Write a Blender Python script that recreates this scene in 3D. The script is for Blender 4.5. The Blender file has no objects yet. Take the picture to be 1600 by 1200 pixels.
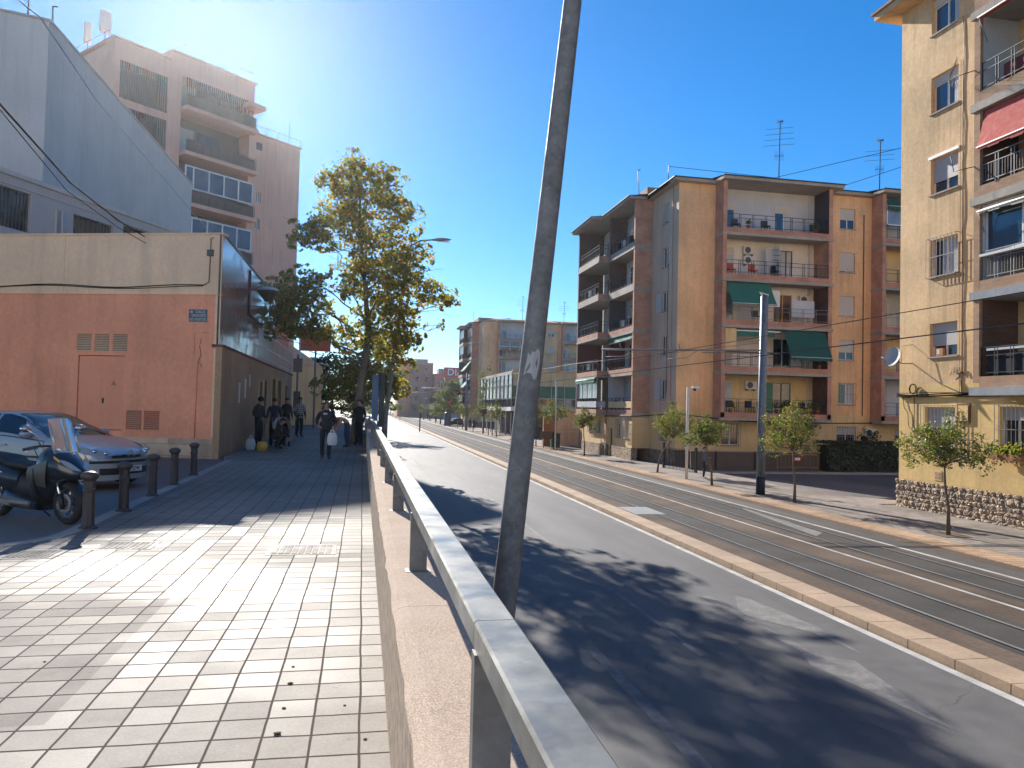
import bpy, math, random
from mathutils import Vector, Matrix, noise
R_ = math.radians
random.seed(7)
SC = bpy.context.scene
COL = SC.collection
# ------------------------------------------------------------------ materials
class N:
    def __init__(s, name):
        s.m = bpy.data.materials.new(name); s.m.use_nodes = True
        s.nt = s.m.node_tree; s.nt.nodes.clear()
        s.out = s.n('ShaderNodeOutputMaterial'); s.b = s.n('ShaderNodeBsdfPrincipled')
        s.l(s.b.outputs[0], s.out.inputs[0])
    def n(s, t, **k):
        o = s.nt.nodes.new(t)
        for a, v in k.items(): setattr(o, a, v)
        return o
    def l(s, a, b): s.nt.links.new(a, b)
    def set(s, o, i, v):
        if hasattr(v, 'bl_idname') or isinstance(v, bpy.types.NodeSocket): s.l(v, o.inputs[i])
        else: o.inputs[i].default_value = v
    def co(s, kind='Object'):
        if not hasattr(s, '_tc'): s._tc = s.n('ShaderNodeTexCoord')
        return s._tc.outputs[kind]
    def pos(s):
        if not hasattr(s, '_g'): s._g = s.n('ShaderNodeNewGeometry')
        return s._g.outputs['Position']
    def math(s, op, a, b=0.0, c=0.0):
        o = s.n('ShaderNodeMath', operation=op); s.set(o, 0, a); s.set(o, 1, b); s.set(o, 2, c); return o.outputs[0]
    def mix(s, f, a, b, mode='MIX'):
        o = s.n('ShaderNodeMix', data_type='RGBA', blend_type=mode)
        s.set(o, 0, f); s.set(o, 6, a if not isinstance(a, tuple) else (*a[:3], 1)); s.set(o, 7, b if not isinstance(b, tuple) else (*b[:3], 1)); return o.outputs[2]
    def noise(s, scale, detail=4, vec=None, rough=.55, dist=0):
        o = s.n('ShaderNodeTexNoise'); s.l(vec if vec is not None else s.pos(), o.inputs['Vector'])
        o.inputs['Scale'].default_value = scale; o.inputs['Detail'].default_value = detail; o.inputs['Roughness'].default_value = rough; o.inputs['Distortion'].default_value = dist
        return o.outputs[0]
    def ramp(s, f, lo, hi, a=0.0, b=1.0):
        o = s.n('ShaderNodeMapRange'); s.set(o, 0, f)
        for i, v in ((1, lo), (2, hi), (3, a), (4, b)): o.inputs[i].default_value = v
        return o.outputs[0]
    def scale(s, v, sx, sy, sz):
        o = s.n('ShaderNodeVectorMath', operation='MULTIPLY'); s.l(v, o.inputs[0]); o.inputs[1].default_value = (sx, sy, sz); return o.outputs[0]
    def wallvec(s):
        sp = s.n('ShaderNodeSeparateXYZ'); s.l(s.pos(), sp.inputs[0])
        cb = s.n('ShaderNodeCombineXYZ'); s.l(s.math('ADD', sp.outputs[0], sp.outputs[1]), cb.inputs[0]); s.l(sp.outputs[2], cb.inputs[1]); return cb.outputs[0]
    def bump(s, h, strength=.3, dist=.01, prev=None):
        o = s.n('ShaderNodeBump'); s.l(h, o.inputs['Height']); o.inputs['Strength'].default_value = strength; o.inputs['Distance'].default_value = dist
        if prev is not None: s.l(prev, o.inputs['Normal'])
        s.l(o.outputs[0], s.b.inputs['Normal']); return o.outputs[0]
    def fin(s, col=None, rough=.8, metal=0., spec=None):
        if col is not None: s.set(s.b, 'Base Color', col if not isinstance(col, tuple) else (*col[:3], 1))
        s.set(s.b, 'Roughness', rough); s.b.inputs['Metallic'].default_value = metal
        if spec is not None: s.b.inputs['Specular IOR Level'].default_value = spec
        return s.m
MT = {}
def paint(name, col, rough=.85, var=.14, stain=.0, bump=.15, metal=0, scale=1.0, spec=None, drip=None):
    k = N(name); c = tuple(col)
    big = k.ramp(k.noise(.45*scale, 5), .3, .7, 1-var, 1+var*.6)
    fine = k.ramp(k.noise(9*scale, 4), .3, .7, 1-var*.5, 1+var*.4)
    m = k.math('MULTIPLY', big, fine)
    cc = k.n('ShaderNodeVectorMath', operation='SCALE'); cc.inputs[0].default_value = c; k.l(m, cc.inputs['Scale'])
    col_ = cc.outputs[0]
    if stain > 0:   # rain streaks running down the wall
        st = k.noise(1.0, 5, k.scale(k.wallvec(), 2.2, .16, 1), .7)
        f = k.ramp(st, .50, .74, 0, stain)
        col_ = k.mix(f, col_, tuple(x*.45 for x in c))
        pt = k.ramp(k.noise(.9, 6, rough=.7), .64, .68, 0, stain*.7)
        col_ = k.mix(pt, col_, tuple(min(1, x*.8+.12) for x in c))
    if drip:        # dirt washed down below the windows of one column
        ax, lo, hi, per, ph = drip; sp = k.n('ShaderNodeSeparateXYZ'); k.l(k.pos(), sp.inputs[0]); a = sp.outputs[ax]
        inb = k.math('MULTIPLY', k.ramp(a, lo, lo+.18), k.ramp(a, hi, hi-.18)); fz = k.math('FRACT', k.math('DIVIDE', k.math('SUBTRACT', sp.outputs[2], ph), per))
        sn = k.ramp(k.noise(1.0, 4, k.scale(k.wallvec(), 7, .25, 1), .7), .42, .62)
        col_ = k.mix(k.math('MULTIPLY', k.math('MULTIPLY', inb, k.math('POWER', fz, 2.0)), k.math('MULTIPLY', sn, .55)), col_, tuple(x*.42 for x in c))
    r = k.ramp(k.noise(6*scale, 3), .3, .7, max(.02, rough-.08), min(1, rough+.08))
    if bump: k.bump(k.noise(35*scale, 5), bump, .01)
    MT[name] = k.fin(col_, r, metal, spec); return MT[name]
def brick(name, c1, c2, mortar, bw=.25, bh=.065, var=.3):
    k = N(name); b = k.n('ShaderNodeTexBrick'); k.l(k.wallvec(), b.inputs['Vector'])
    b.inputs['Color1'].default_value = (*c1, 1); b.inputs['Color2'].default_value = (*c2, 1); b.inputs['Mortar'].default_value = (*mortar, 1)
    b.inputs['Scale'].default_value = 1; b.inputs['Brick Width'].default_value = bw; b.inputs['Row Height'].default_value = bh; b.inputs['Mortar Size'].default_value = .009; b.inputs['Bias'].default_value = -.1
    f = k.ramp(k.noise(1.2, 5), .3, .7, 1-var, 1.1)
    cc = k.n('ShaderNodeVectorMath', operation='SCALE'); k.l(b.outputs['Color'], cc.inputs[0]); k.l(f, cc.inputs['Scale'])
    pt = k.ramp(k.noise(2.3, 6, k.scale(k.wallvec(), 1, 2.5, 1), rough=.75), .63, .67, 0, .55)
    k.bump(b.outputs['Fac'], -.6, .01)
    MT[name] = k.fin(k.mix(pt, cc.outputs[0], mortar), .9); return MT[name]
paint('yellow_paint', (.90, .54, .27), stain=.45, var=.2, drip=(0, 32.6, 34.0, 3.1, 1.4))
paint('ochre_paint', (.76, .50, .25), stain=.55, drip=(1, 24.4, 26.2, 3.15, 2.8), var=.24, bump=.3)
paint('ochre_low', (.76, .51, .20), stain=.5, var=.2, bump=.3)
paint('beige_paint', (.72, .50, .34), stain=.4)
paint('cream_paint', (.78, .55, .27), stain=.5)
paint('loggia_white', (.80, .74, .66), stain=.15)
paint('loggia_grey', (.56, .57, .58), stain=.1)
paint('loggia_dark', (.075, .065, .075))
paint('loggia_red', (.18, .045, .04))
paint('concrete', (.40, .35, .29), stain=.45, var=.2, bump=.3)
paint('concrete_grey', (.33, .34, .35), stain=.3, var=.2, bump=.3)
paint('dark_base', (.13, .095, .075), stain=.3)
paint('salmon_paint', (.92, .36, .20), stain=.4, var=.16)
paint('salmon_door', (.87, .335, .19), var=.1)
paint('cream_top', (.88, .60, .38), stain=.4, var=.12)
paint('tan_wall', (.44, .27, .15), stain=.4, var=.25)
paint('tower_pink', (.80, .44, .31), stain=.4, var=.08)
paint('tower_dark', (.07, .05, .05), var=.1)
paint('grey_wall', (.60, .55, .50), stain=.28, var=.08)
paint('grey_wall_low', (.56, .50, .47), stain=.2, var=.08)
paint('orange_block', (.42, .22, .15), stain=.1)
paint('orange_red', (.62, .13, .05), rough=.5)
paint('roof_tile', (.36, .20, .13), var=.3, bump=.6)
paint('white_frame', (.75, .74, .70), rough=.45, var=.06, bump=0)
paint('shutter_grey', (.50, .48, .46), rough=.6, var=.08, bump=0)
paint('shutter_beige', (.62, .56, .47), rough=.6, var=.08, bump=0)
paint('shutter_dark', (.07, .07, .075), rough=.5, var=.1, bump=0)
paint('curtain', (.55, .55, .56), rough=.9, var=.2, bump=0)
paint('wood_dark', (.045, .02, .014), rough=.5)
paint('wood_brown', (.16, .08, .04), rough=.5)
paint('door_green', (.05, .19, .10), rough=.5)
paint('iron_black', (.02, .021, .024), rough=.45, metal=.0)
paint('iron_blue', (.022, .032, .05), rough=.6, spec=.2)
paint('iron_grey', (.22, .22, .23), rough=.55, metal=.3)
paint('rust_bollard', (.055, .042, .040), rough=.42, var=.3, bump=.4)
paint('awning_green', (.03, .17, .12), rough=.85, var=.12)
paint('awning_dark', (.018, .10, .08), rough=.85, var=.12)
paint('awning_red', (.50, .09, .07), rough=.85, var=.12)
paint('awning_cream', (.62, .52, .40), rough=.85, var=.12)
paint('cloth_white', (.78, .76, .72), rough=.9, var=.08)
paint('ac_body', (.66, .64, .59), rough=.5, var=.06, bump=0)
paint('cable_black', (.012, .012, .013), rough=.9, bump=0, spec=.05)
paint('antenna_grey', (.06, .06, .065), rough=.8, bump=0, spec=.1)
paint('white_line', (.48, .46, .43), rough=.75, var=.35, scale=4)
paint('wire_grey', (.08, .08, .085), rough=.9, bump=0, spec=.0)
paint('kerb_orange', (.40, .285, .19), var=.25, stain=0, bump=.4, scale=2)
paint('kerb_white', (.33, .30, .265), var=.2, bump=.4, scale=2)
paint('tram_slab', (.125, .092, .070), rough=.92, spec=.15, var=.35, bump=.5, scale=1.2)
paint('tram_dark', (.075, .070, .066), rough=.9, spec=.15, var=.25, bump=.5, scale=1.5)
paint('steel_rail', (.42, .41, .40), rough=.38, metal=.5, bump=.05)
paint('soil', (.13, .085, .05), var=.3, bump=.8)
paint('bark_plane', (.20, .165, .125), var=.45, bump=.8, scale=3)
paint('bark_young', (.17, .125, .085), var=.3, bump=.6, scale=3)
paint('tyre', (.018, .018, .019), rough=.85, bump=.3, scale=5)
paint('silver_rim', (.42, .42, .43), rough=.3, metal=.9, bump=0)
paint('plastic_black', (.016, .016, .018), rough=.4, bump=0)
paint('seat_black', (.014, .014, .015), rough=.6)
paint('skin', (.42, .235, .16), rough=.6, var=.05, bump=0)
paint('hair_dark', (.02, .014, .01), rough=.7)
paint('hair_grey', (.16, .14, .13), rough=.7)
paint('cloth_black', (.018, .02, .026), rough=.9)
paint('cloth_navy', (.02, .028, .055), rough=.9)
paint('cloth_blue', (.045, .085, .16), rough=.9)
paint('jeans', (.03, .055, .10), rough=.9)
paint('trouser_dark', (.02, .02, .026), rough=.9)
paint('cloth_pink', (.50, .26, .20), rough=.9)
paint('cloth_beige', (.42, .34, .27), rough=.9)
paint('cloth_steel', (.10, .16, .22), rough=.9)
paint('moss_dark', (.03, .03, .02))
paint('shoe', (.03, .027, .025), rough=.6)
paint('dish_white', (.45, .44, .42), rough=.6, bump=0)
paint('cover_stone', (.27, .247, .217), rough=.66, var=.25, spec=.1)
paint('plastic_white', (.75, .75, .73), rough=.4, bump=0)
paint('plastic_yellow', (.60, .36, .04), rough=.4, bump=0)
paint('plastic_blue', (.10, .25, .55), rough=.35, bump=0)
paint('red_sign', (.60, .03, .03), rough=.45, var=.05, bump=0)
paint('letter_white', (.80, .80, .78), rough=.5, var=.03, bump=0)
paint('letter_black', (.02, .02, .02), rough=.5, var=.03, bump=0)
paint('sign_dark', (.035, .05, .075), rough=.35, var=.2, bump=0)
paint('sign_letter', (.40, .41, .42), rough=.5, var=.1, bump=0)
paint('sticker', (.42, .42, .42), rough=.7, var=.1)
paint('barrier_orange', (.45, .18, .06), rough=.5)
paint('terracotta', (.36, .13, .07), rough=.8)
def galv(name, c, rough=.42, metal=.75, sc=1.0, spec=None):
    k = N(name)
    vo = k.n('ShaderNodeTexVoronoi'); k.l(k.pos(), vo.inputs['Vector']); vo.inputs['Scale'].default_value = 26*sc
    sep = k.n('ShaderNodeSeparateColor'); k.l(vo.outputs['Color'], sep.inputs[0])
    a = k.ramp(sep.outputs[0], 0, 1, .88, 1.10); b = k.ramp(k.noise(6.5*sc, 6, rough=.65), .3, .7, .66, 1.2); bl = k.ramp(k.noise(11*sc, 4, rough=.7), .62, .72, 0, .5)
    cc = k.n('ShaderNodeVectorMath', operation='SCALE'); cc.inputs[0].default_value = c; k.l(k.math('MULTIPLY', a, b), cc.inputs['Scale'])
    col = k.mix(bl, cc.outputs[0], tuple(min(1, x*1.5+.05) for x in c))
    r = k.ramp(k.noise(5*sc, 5), .3, .7, rough-.14, rough+.16)
    k.bump(k.noise(14*sc, 4), .06, .01)
    MT[name] = k.fin(col, r, metal, spec); return MT[name]
galv('galvanised_rail', (.15, .158, .155), .46, .4)
galv('galvanised_post', (.16, .16, .16), .58, .2)
galv('galvanised_pole', (.19, .192, .195), .66, .1, sc=1.0, spec=.3)
galv('pole_blue', (.16, .20, .25), .5, .3)
# asphalt
def asphalt(name, c, patch=.25):
    k = N(name); g = k.noise(95, 2, rough=.8); g2 = k.noise(.35, 5, k.scale(k.pos(), 2.2, .35, 1)); g3 = k.noise(2.4, 5, rough=.7)
    m = k.math('MULTIPLY', k.ramp(g, .3, .7, .5, 1.55), k.math('MULTIPLY', k.ramp(g2, .3, .7, 1-patch, 1+patch), k.ramp(g3, .3, .7, .88, 1.12)))
    cc = k.n('ShaderNodeVectorMath', operation='SCALE'); cc.inputs[0].default_value = c; k.l(m, cc.inputs['Scale'])
    vo = k.n('ShaderNodeTexVoronoi', feature='DISTANCE_TO_EDGE'); vo.inputs['Scale'].default_value = .16
    wv = k.n('ShaderNodeVectorMath', operation='ADD'); k.l(k.pos(), wv.inputs[0]); nz = k.n('ShaderNodeTexNoise'); k.l(k.pos(), nz.inputs['Vector']); nz.inputs['Scale'].default_value = .8; nz.inputs['Detail'].default_value = 5
    k.l(nz.outputs['Color'], wv.inputs[1]); k.l(wv.outputs[0], vo.inputs['Vector'])
    cr = k.math('MULTIPLY', k.ramp(vo.outputs['Distance'], 0, .0035, .55, 0), k.ramp(g3, .45, .6, 0, 1))
    k.bump(g, .45, .006)
    MT[name] = k.fin(k.mix(cr, cc.outputs[0], (.01, .01, .01)), k.ramp(g3, .3, .7, .62, .8), 0, .4)
asphalt('asphalt', (.108, .105, .102))
asphalt('asphalt_side', (.14, .125, .115))
asphalt('tram_asphalt', (.085, .082, .078))
# walkway tiles (world aligned)
def tiles(name, size, joint, c, offx=0, rough=.33, var=.2, glaze=True):
    k = N(name); sp = k.n('ShaderNodeSeparateXYZ'); k.l(k.pos(), sp.inputs[0])
    wob = k.math('MULTIPLY', k.math('SUBTRACT', k.noise(1.1, 3), .5), .03)
    x = k.math('DIVIDE', k.math('ADD', k.math('ADD', sp.outputs[0], 100+offx), wob), size)
    wob2 = k.math('MULTIPLY', k.math('SUBTRACT', k.noise(1.7, 3), .5), .035)
    y = k.math('DIVIDE', k.math('ADD', k.math('ADD', sp.outputs[1], 100.0), wob2), size)
    fx, fy = k.math('FRACT', x), k.math('FRACT', y)
    dx = k.math('MINIMUM', fx, k.math('SUBTRACT', 1.0, fx)); dy = k.math('MINIMUM', fy, k.math('SUBTRACT', 1.0, fy))
    d = k.math('MINIMUM', k.math('MULTIPLY', dx, 1.0), k.math('MULTIPLY', dy, .78))
    j = k.ramp(d, joint*.55, joint, 1, 0)
    cb = k.n('ShaderNodeCombineXYZ'); k.l(k.math('FLOOR', x), cb.inputs[0]); k.l(k.math('FLOOR', y), cb.inputs[1])
    wn = k.n('ShaderNodeTexWhiteNoise', noise_dimensions='2D'); k.l(cb.outputs[0], wn.inputs['Vector'])
    tv = k.ramp(wn.outputs[0], 0, 1, 1-var, 1+var*.5)
    pt = k.ramp(k.noise(.33, 5, rough=.6), .38, .62, .74, 1.12); fn = k.ramp(k.noise(60, 3), .25, .75, .88, 1.12); mid = k.ramp(k.noise(5, 5, rough=.7), .3, .7, .86, 1.1)
    m = k.math('MULTIPLY', k.math('MULTIPLY', tv, pt), k.math('MULTIPLY', fn, mid))
    cc = k.n('ShaderNodeVectorMath', operation='SCALE'); cc.inputs[0].default_value = c; k.l(m, cc.inputs['Scale'])
    spot = k.ramp(k.noise(4.3, 4, rough=.9), .655, .69, 0, .5)
    col = k.mix(j, k.mix(spot, cc.outputs[0], (.09, .07, .06)), (.085, .062, .055))
    zone = .1
    if glaze:   # an older, matt patch of tiles beside the smoother ones
        pm = k.math('MULTIPLY', k.math('LESS_THAN', sp.outputs[0], -1.53), k.math('MULTIPLY', k.math('GREATER_THAN', sp.outputs[1], 4.29), k.math('LESS_THAN', sp.outputs[1], 7.15)))
        zone = k.math('ADD', k.ramp(k.noise(.42, 3), .42, .58, .0, .12), k.math('MULTIPLY', pm, .08))
        cc2 = k.n('ShaderNodeVectorMath', operation='SCALE'); k.l(col, cc2.inputs[0]); k.l(k.math('SUBTRACT', 1.0, k.math('MULTIPLY', pm, .05)), cc2.inputs['Scale']); col = cc2.outputs[0]
    r = k.math('ADD', k.math('ADD', k.ramp(wn.outputs[0], 0, 1, rough-.08, rough+.1), zone), k.math('MULTIPLY', j, .4))
    h = k.math('ADD', k.math('MULTIPLY', j, -1.0), k.math('ADD', k.math('MULTIPLY', k.noise(45, 3), .14), k.math('MULTIPLY', wn.outputs[0], .25)))
    k.bump(h, .55, .006)
    MT[name] = k.fin(col, r, 0, .12 if glaze else .2)
tiles('walk_tiles', .2385, .031, (.25, .226, .197), offx=-.103, rough=.56)
tiles('far_tiles', .3, .03, (.30, .26, .225), rough=.7, glaze=False)
tiles('orange_tiles', .25, .03, (.45, .30, .19), rough=.75, glaze=False)
# rubble stone base
def rubble(name, scale, c1, c2):
    k = N(name); v = k.wallvec(); wv = k.n('ShaderNodeVectorMath', operation='ADD'); nz = k.n('ShaderNodeTexNoise'); k.l(v, nz.inputs['Vector']); nz.inputs['Scale'].default_value = 3; s_ = k.scale(nz.outputs['Color'], .16, .16, 0); k.l(v, wv.inputs[0]); k.l(s_, wv.inputs[1])
    d = k.n('ShaderNodeTexVoronoi', feature='DISTANCE_TO_EDGE'); k.l(wv.outputs[0], d.inputs['Vector']); d.inputs['Scale'].default_value = scale
    c = k.n('ShaderNodeTexVoronoi'); k.l(wv.outputs[0], c.inputs['Vector']); c.inputs['Scale'].default_value = scale
    sp = k.n('ShaderNodeSeparateColor'); k.l(c.outputs['Color'], sp.inputs[0])
    col = k.mix(sp.outputs[0], c1, c2); j = k.ramp(d.outputs['Distance'], .0, .07, 1, 0)
    f = k.ramp(k.noise(22, 5), .3, .7, .7, 1.15); cc = k.n('ShaderNodeVectorMath', operation='SCALE'); k.l(col, cc.inputs[0]); k.l(f, cc.inputs['Scale'])
    h = k.math('ADD', k.ramp(d.outputs['Distance'], 0, .16, 0, 1), k.math('MULTIPLY', k.noise(18, 4), .35))
    k.bump(h, 1.0, .07); MT[name] = k.fin(k.mix(j, cc.outputs[0], (.36, .27, .18)), .9)
rubble('rubble_stone', 4.6, (.55, .41, .28), (.30, .21, .15))
brick('stone_blocks', (.78, .54, .36), (.58, .40, .27), (.40, .29, .20), bw=.95, bh=.34, var=.45)
# parapet
k = N('parapet_top'); sep = k.noise(190, 2, rough=.8)
col = k.mix(k.ramp(sep, .42, .62), (.32, .24, .18), (.60, .48, .385)); col = k.mix(k.ramp(k.noise(4, 5), .4, .7, 0, .55), col, (.50, .40, .33))
k.bump(k.math('ADD', sep, k.math('MULTIPLY', k.noise(28, 4), .6)), .3, .006); MT['parapet_top'] = k.fin(col, .95, 0, .1)
k = N('parapet_ribs'); col = k.mix(k.ramp(k.noise(12, 5), .35, .65), (.60, .50, .40), (.38, .31, .25)); k.bump(k.noise(60, 4), .5, .006); MT['parapet_ribs'] = k.fin(col, .9)
def glass(name, c, rough=.06, spec=.8):
    k = N(name); n_ = k.noise(.9, 3); k.bump(n_, .04, .05)
    MT[name] = k.fin(k.mix(k.ramp(k.noise(.5, 3), .35, .65), c, tuple(x*.5 for x in c)), rough, 0, spec)
glass('glass_dark', (.03, .038, .048)); glass('glass_blue', (.05, .10, .16)); glass('glass_pale', (.32, .36, .40), .15); glass('glass_car', (.018, .022, .026), .05, 1.0); glass('glass_lamp', (.55, .56, .54), .12)
k = N('facade_glass'); v = k.wallvec()
MT['facade_glass'] = k.fin(k.mix(k.ramp(k.noise(.7, 5, k.scale(k.pos(), .5, .5, 1.2), rough=.7), .4, .6), (.36, .10, .07), (.17, .085, .085)), k.ramp(k.noise(1.6, 4), .3, .7, .10, .3), 0, 1.0)
k.bump(k.noise(.8, 3), .25, .03)
k = N('car_silver'); MT['car_silver'] = k.fin((.34, .36, .38), .34, .25); k.b.inputs['Coat Weight'].default_value = .8; k.b.inputs['Coat Roughness'].default_value = .05
k = N('moped_paint'); MT['moped_paint'] = k.fin((.022, .026, .035), .28, .3); k.b.inputs['Coat Weight'].default_value = .7
k = N('moped_panel'); MT['moped_panel'] = k.fin((.10, .085, .07), .35, .4)
k = N('chrome'); MT['chrome'] = k.fin((.7, .7, .7), .12, 1.)
k = N('clear_screen'); k.b.inputs['Transmission Weight'].default_value = .75; MT['clear_screen'] = k.fin((.62, .72, .68), .12, 0, .8)
k = N('lens_glass'); MT['lens_glass'] = k.fin((.42, .42, .40), .08, .2, 1.0)
k = N('bag_plastic'); k.b.inputs['Transmission Weight'].default_value = .15; k.bump(k.noise(18, 4), .8, .02); MT['bag_plastic'] = k.fin((.72, .71, .68), .5)
k = N('plaid'); w = k.pos(); sp = k.n('ShaderNodeSeparateXYZ'); k.l(w, sp.inputs[0])
fx = k.math('GREATER_THAN', k.math('FRACT', k.math('MULTIPLY', sp.outputs[0], 11.0)), .6); fz = k.math('GREATER_THAN', k.math('FRACT', k.math('MULTIPLY', sp.outputs[2], 11.0)), .6)
MT['plaid'] = k.fin(k.mix(k.math('MAXIMUM', fx, fz), (.03, .03, .04), (.33, .33, .34)), .9)
def leafmat(name, cols, trans=.5):
    k = N(name); k.nt.nodes.remove(k.b)
    oi = k.n('ShaderNodeNewGeometry'); r = oi.outputs['Random Per Island']
    cr = k.n('ShaderNodeValToRGB'); k.l(r, cr.inputs[0]); e = cr.color_ramp.elements
    e[0].position = 0; e[0].color = (*cols[0], 1); e[1].position = 1; e[1].color = (*cols[-1], 1)
    for i, c in enumerate(cols[1:-1]): q = e.new((i+1)/(len(cols)-1)); q.color = (*c, 1)
    d = k.n('ShaderNodeBsdfDiffuse'); t = k.n('ShaderNodeBsdfTranslucent'); g = k.n('ShaderNodeBsdfGlossy'); g.inputs['Roughness'].default_value = .45
    tc = k.mix(1.0, cr.outputs[0], (1.9, 1.8, .7), 'MULTIPLY')
    k.l(cr.outputs[0], d.inputs[0]); k.l(tc, t.inputs[0]); m = k.n('ShaderNodeMixShader'); m.inputs[0].default_value = trans; k.l(d.outputs[0], m.inputs[1]); k.l(t.outputs[0], m.inputs[2])
    m2 = k.n('ShaderNodeMixShader'); m2.inputs[0].default_value = .06; k.l(m.outputs[0], m2.inputs[1]); k.l(g.outputs[0], m2.inputs[2]); k.l(m2.outputs[0], k.out.inputs[0]); MT[name] = k.m
leafmat('leaf_plane', [(.07, .11, .025), (.11, .155, .035), (.16, .19, .045), (.23, .22, .055), (.32, .22, .06), (.30, .13, .045)], .62)
leafmat('leaf_green', [(.035, .06, .015), (.06, .095, .022), (.10, .135, .032), (.15, .165, .045)], .5)
leafmat('leaf_young', [(.04, .075, .018), (.065, .11, .025), (.10, .145, .035), (.17, .17, .045), (.22, .14, .035)], .5)
leafmat('leaf_dark', [(.012, .022, .010), (.02, .035, .013), (.03, .045, .018)], .2)
leafmat('leaf_pale', [(.07, .10, .05), (.11, .14, .07), (.16, .17, .09)], .4)
# ------------------------------------------------------------------ mesh helpers
class MB:
    def __init__(s): s.v = []; s.f = []; s.m = []; s.mats = []; s.sm = []
    def mi(s, mat):
        if mat not in s.mats: s.mats.append(mat)
        return s.mats.index(mat)
    def add(s, vs, fs, mat, smooth=False):
        b = len(s.v); s.v += [tuple(v) for v in vs]; i = s.mi(mat)
        for f in fs: s.f.append([b+q for q in f]); s.m.append(i); s.sm.append(smooth)
        return s
    def box(s, x0, x1, y0, y1, z0, z1, mat):
        vs = [(x, y, z) for z in (z0, z1) for y in (y0, y1) for x in (x0, x1)]
        return s.add(vs, [(0, 2, 3, 1), (4, 5, 7, 6), (0, 1, 5, 4), (2, 6, 7, 3), (0, 4, 6, 2), (1, 3, 7, 5)], mat)
    def fbox(s, F, u0, u1, d0, d1, z0, z1, mat):
        vs = [F(u, d, z) for z in (z0, z1) for d in (d0, d1) for u in (u0, u1)]
        return s.add(vs, [(0, 2, 3, 1), (4, 5, 7, 6), (0, 1, 5, 4), (2, 6, 7, 3), (0, 4, 6, 2), (1, 3, 7, 5)], mat)
    def quad(s, a, b, c, d, mat): return s.add([a, b, c, d], [(0, 1, 2, 3)], mat)
    def tube(s, pts, radii, mat, n=8, cap=True, smooth=True):
        pts = [Vector(p) for p in pts]
        if not isinstance(radii, (list, tuple)): radii = [radii]*len(pts)
        vs = []; up = Vector((0, 0, 1)); T0 = (pts[1]-pts[0]).normalized()
        a = T0.cross(up if abs(T0.z) < .9 else Vector((1, 0, 0))).normalized()
        for i, p in enumerate(pts):
            T = (pts[min(i+1, len(pts)-1)]-pts[max(i-1, 0)]).normalized()
            a = (a-T*a.dot(T)).normalized(); b = T.cross(a)
            for k in range(n):
                q = 2*math.pi*k/n; vs.append(p+(a*math.cos(q)+b*math.sin(q))*radii[i])
        fs = [(i*n+k, i*n+(k+1) % n, (i+1)*n+(k+1) % n, (i+1)*n+k) for i in range(len(pts)-1) for k in range(n)]
        s.add(vs, fs, mat, smooth)
        if cap: b = len(s.v)-len(vs); i = s.mi(mat); s.f += [[b+k for k in range(n)][::-1], [b+(len(pts)-1)*n+k for k in range(n)]]; s.m += [i, i]; s.sm += [False, False]
        return s
    def lathe(s, prof, mat, n=16, c=(0, 0, 0), M=None, smooth=True):
        vs = [];
        for r, z in prof:
            for k in range(n):
                q = 2*math.pi*k/n; p = Vector((r*math.cos(q), r*math.sin(q), z)); p = M @ p if M is not None else p; vs.append(p+Vector(c))
        fs = [(i*n+k, i*n+(k+1) % n, (i+1)*n+(k+1) % n, (i+1)*n+k) for i in range(len(prof)-1) for k in range(n)]
        return s.add(vs, fs, mat, smooth)
    def grid(s, fn, nu, nv, mat, smooth=True, mir=False):
        vs = [fn(i/nu, j/nv) for i in range(nu+1) for j in range(nv+1)]
        fs = [(i*(nv+1)+j, (i+1)*(nv+1)+j, (i+1)*(nv+1)+j+1, i*(nv+1)+j+1) for i in range(nu) for j in range(nv)]
        if mir: fs = [f[::-1] for f in fs]
        return s.add(vs, fs, mat, smooth)
    def prism(s, poly, z0, z1, mat, mtop=None):
        n = len(poly); vs = [(x, y, z0) for x, y in poly]+[(x, y, z1) for x, y in poly]
        s.add(vs, [(i, (i+1) % n, n+(i+1) % n, n+i) for i in range(n)], mat); s.add([(x, y, z1) for x, y in poly], [list(range(n))], mtop or mat); return s.add([(x, y, z0) for x, y in poly][::-1], [list(range(n))], mat)
    def build(s, name, parent=None, label=None, off=None):
        me = bpy.data.meshes.new(name); o = (0, 0, 0)
        if parent is not None and off is None: o = ROOT(parent).location
        elif off is not None: o = off
        me.from_pydata([(v[0]-o[0], v[1]-o[1], v[2]-o[2]) for v in s.v], [], s.f)
        for m in s.mats: me.materials.append(MT[m])
        me.polygons.foreach_set('material_index', s.m); me.polygons.foreach_set('use_smooth', s.sm); me.update()
        ob = bpy.data.objects.new(name, me); COL.objects.link(ob)
        if parent is not None: ob.parent = parent
        elif off is not None: ob.location = off
        if label: ob['label'] = label
        return ob
def ROOT(o):
    while o.parent is not None: o = o.parent
    return o
def T(name, label, cat, loc=(0, 0, 0), rz=0, group=None):
    o = bpy.data.objects.new(name, None); COL.objects.link(o); o.location = loc; o.rotation_euler = (0, 0, rz); o.empty_display_size = .2
    return tag(o, label, cat, group)
def tag(o, label, cat, group=None, kind=None):
    if label: o['label'] = label
    if cat: o['category'] = cat
    if group: o['group'] = group
    if kind: o['kind'] = kind
    return o
def struct(mb, name, label=None, kind='structure'):
    o = mb.build(name); o['kind'] = kind
    if label: o['label'] = label
    return o
def L0(mb, name, parent, label=None): return mb.build(name, parent, label, off=(0, 0, 0))   # already local
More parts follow.
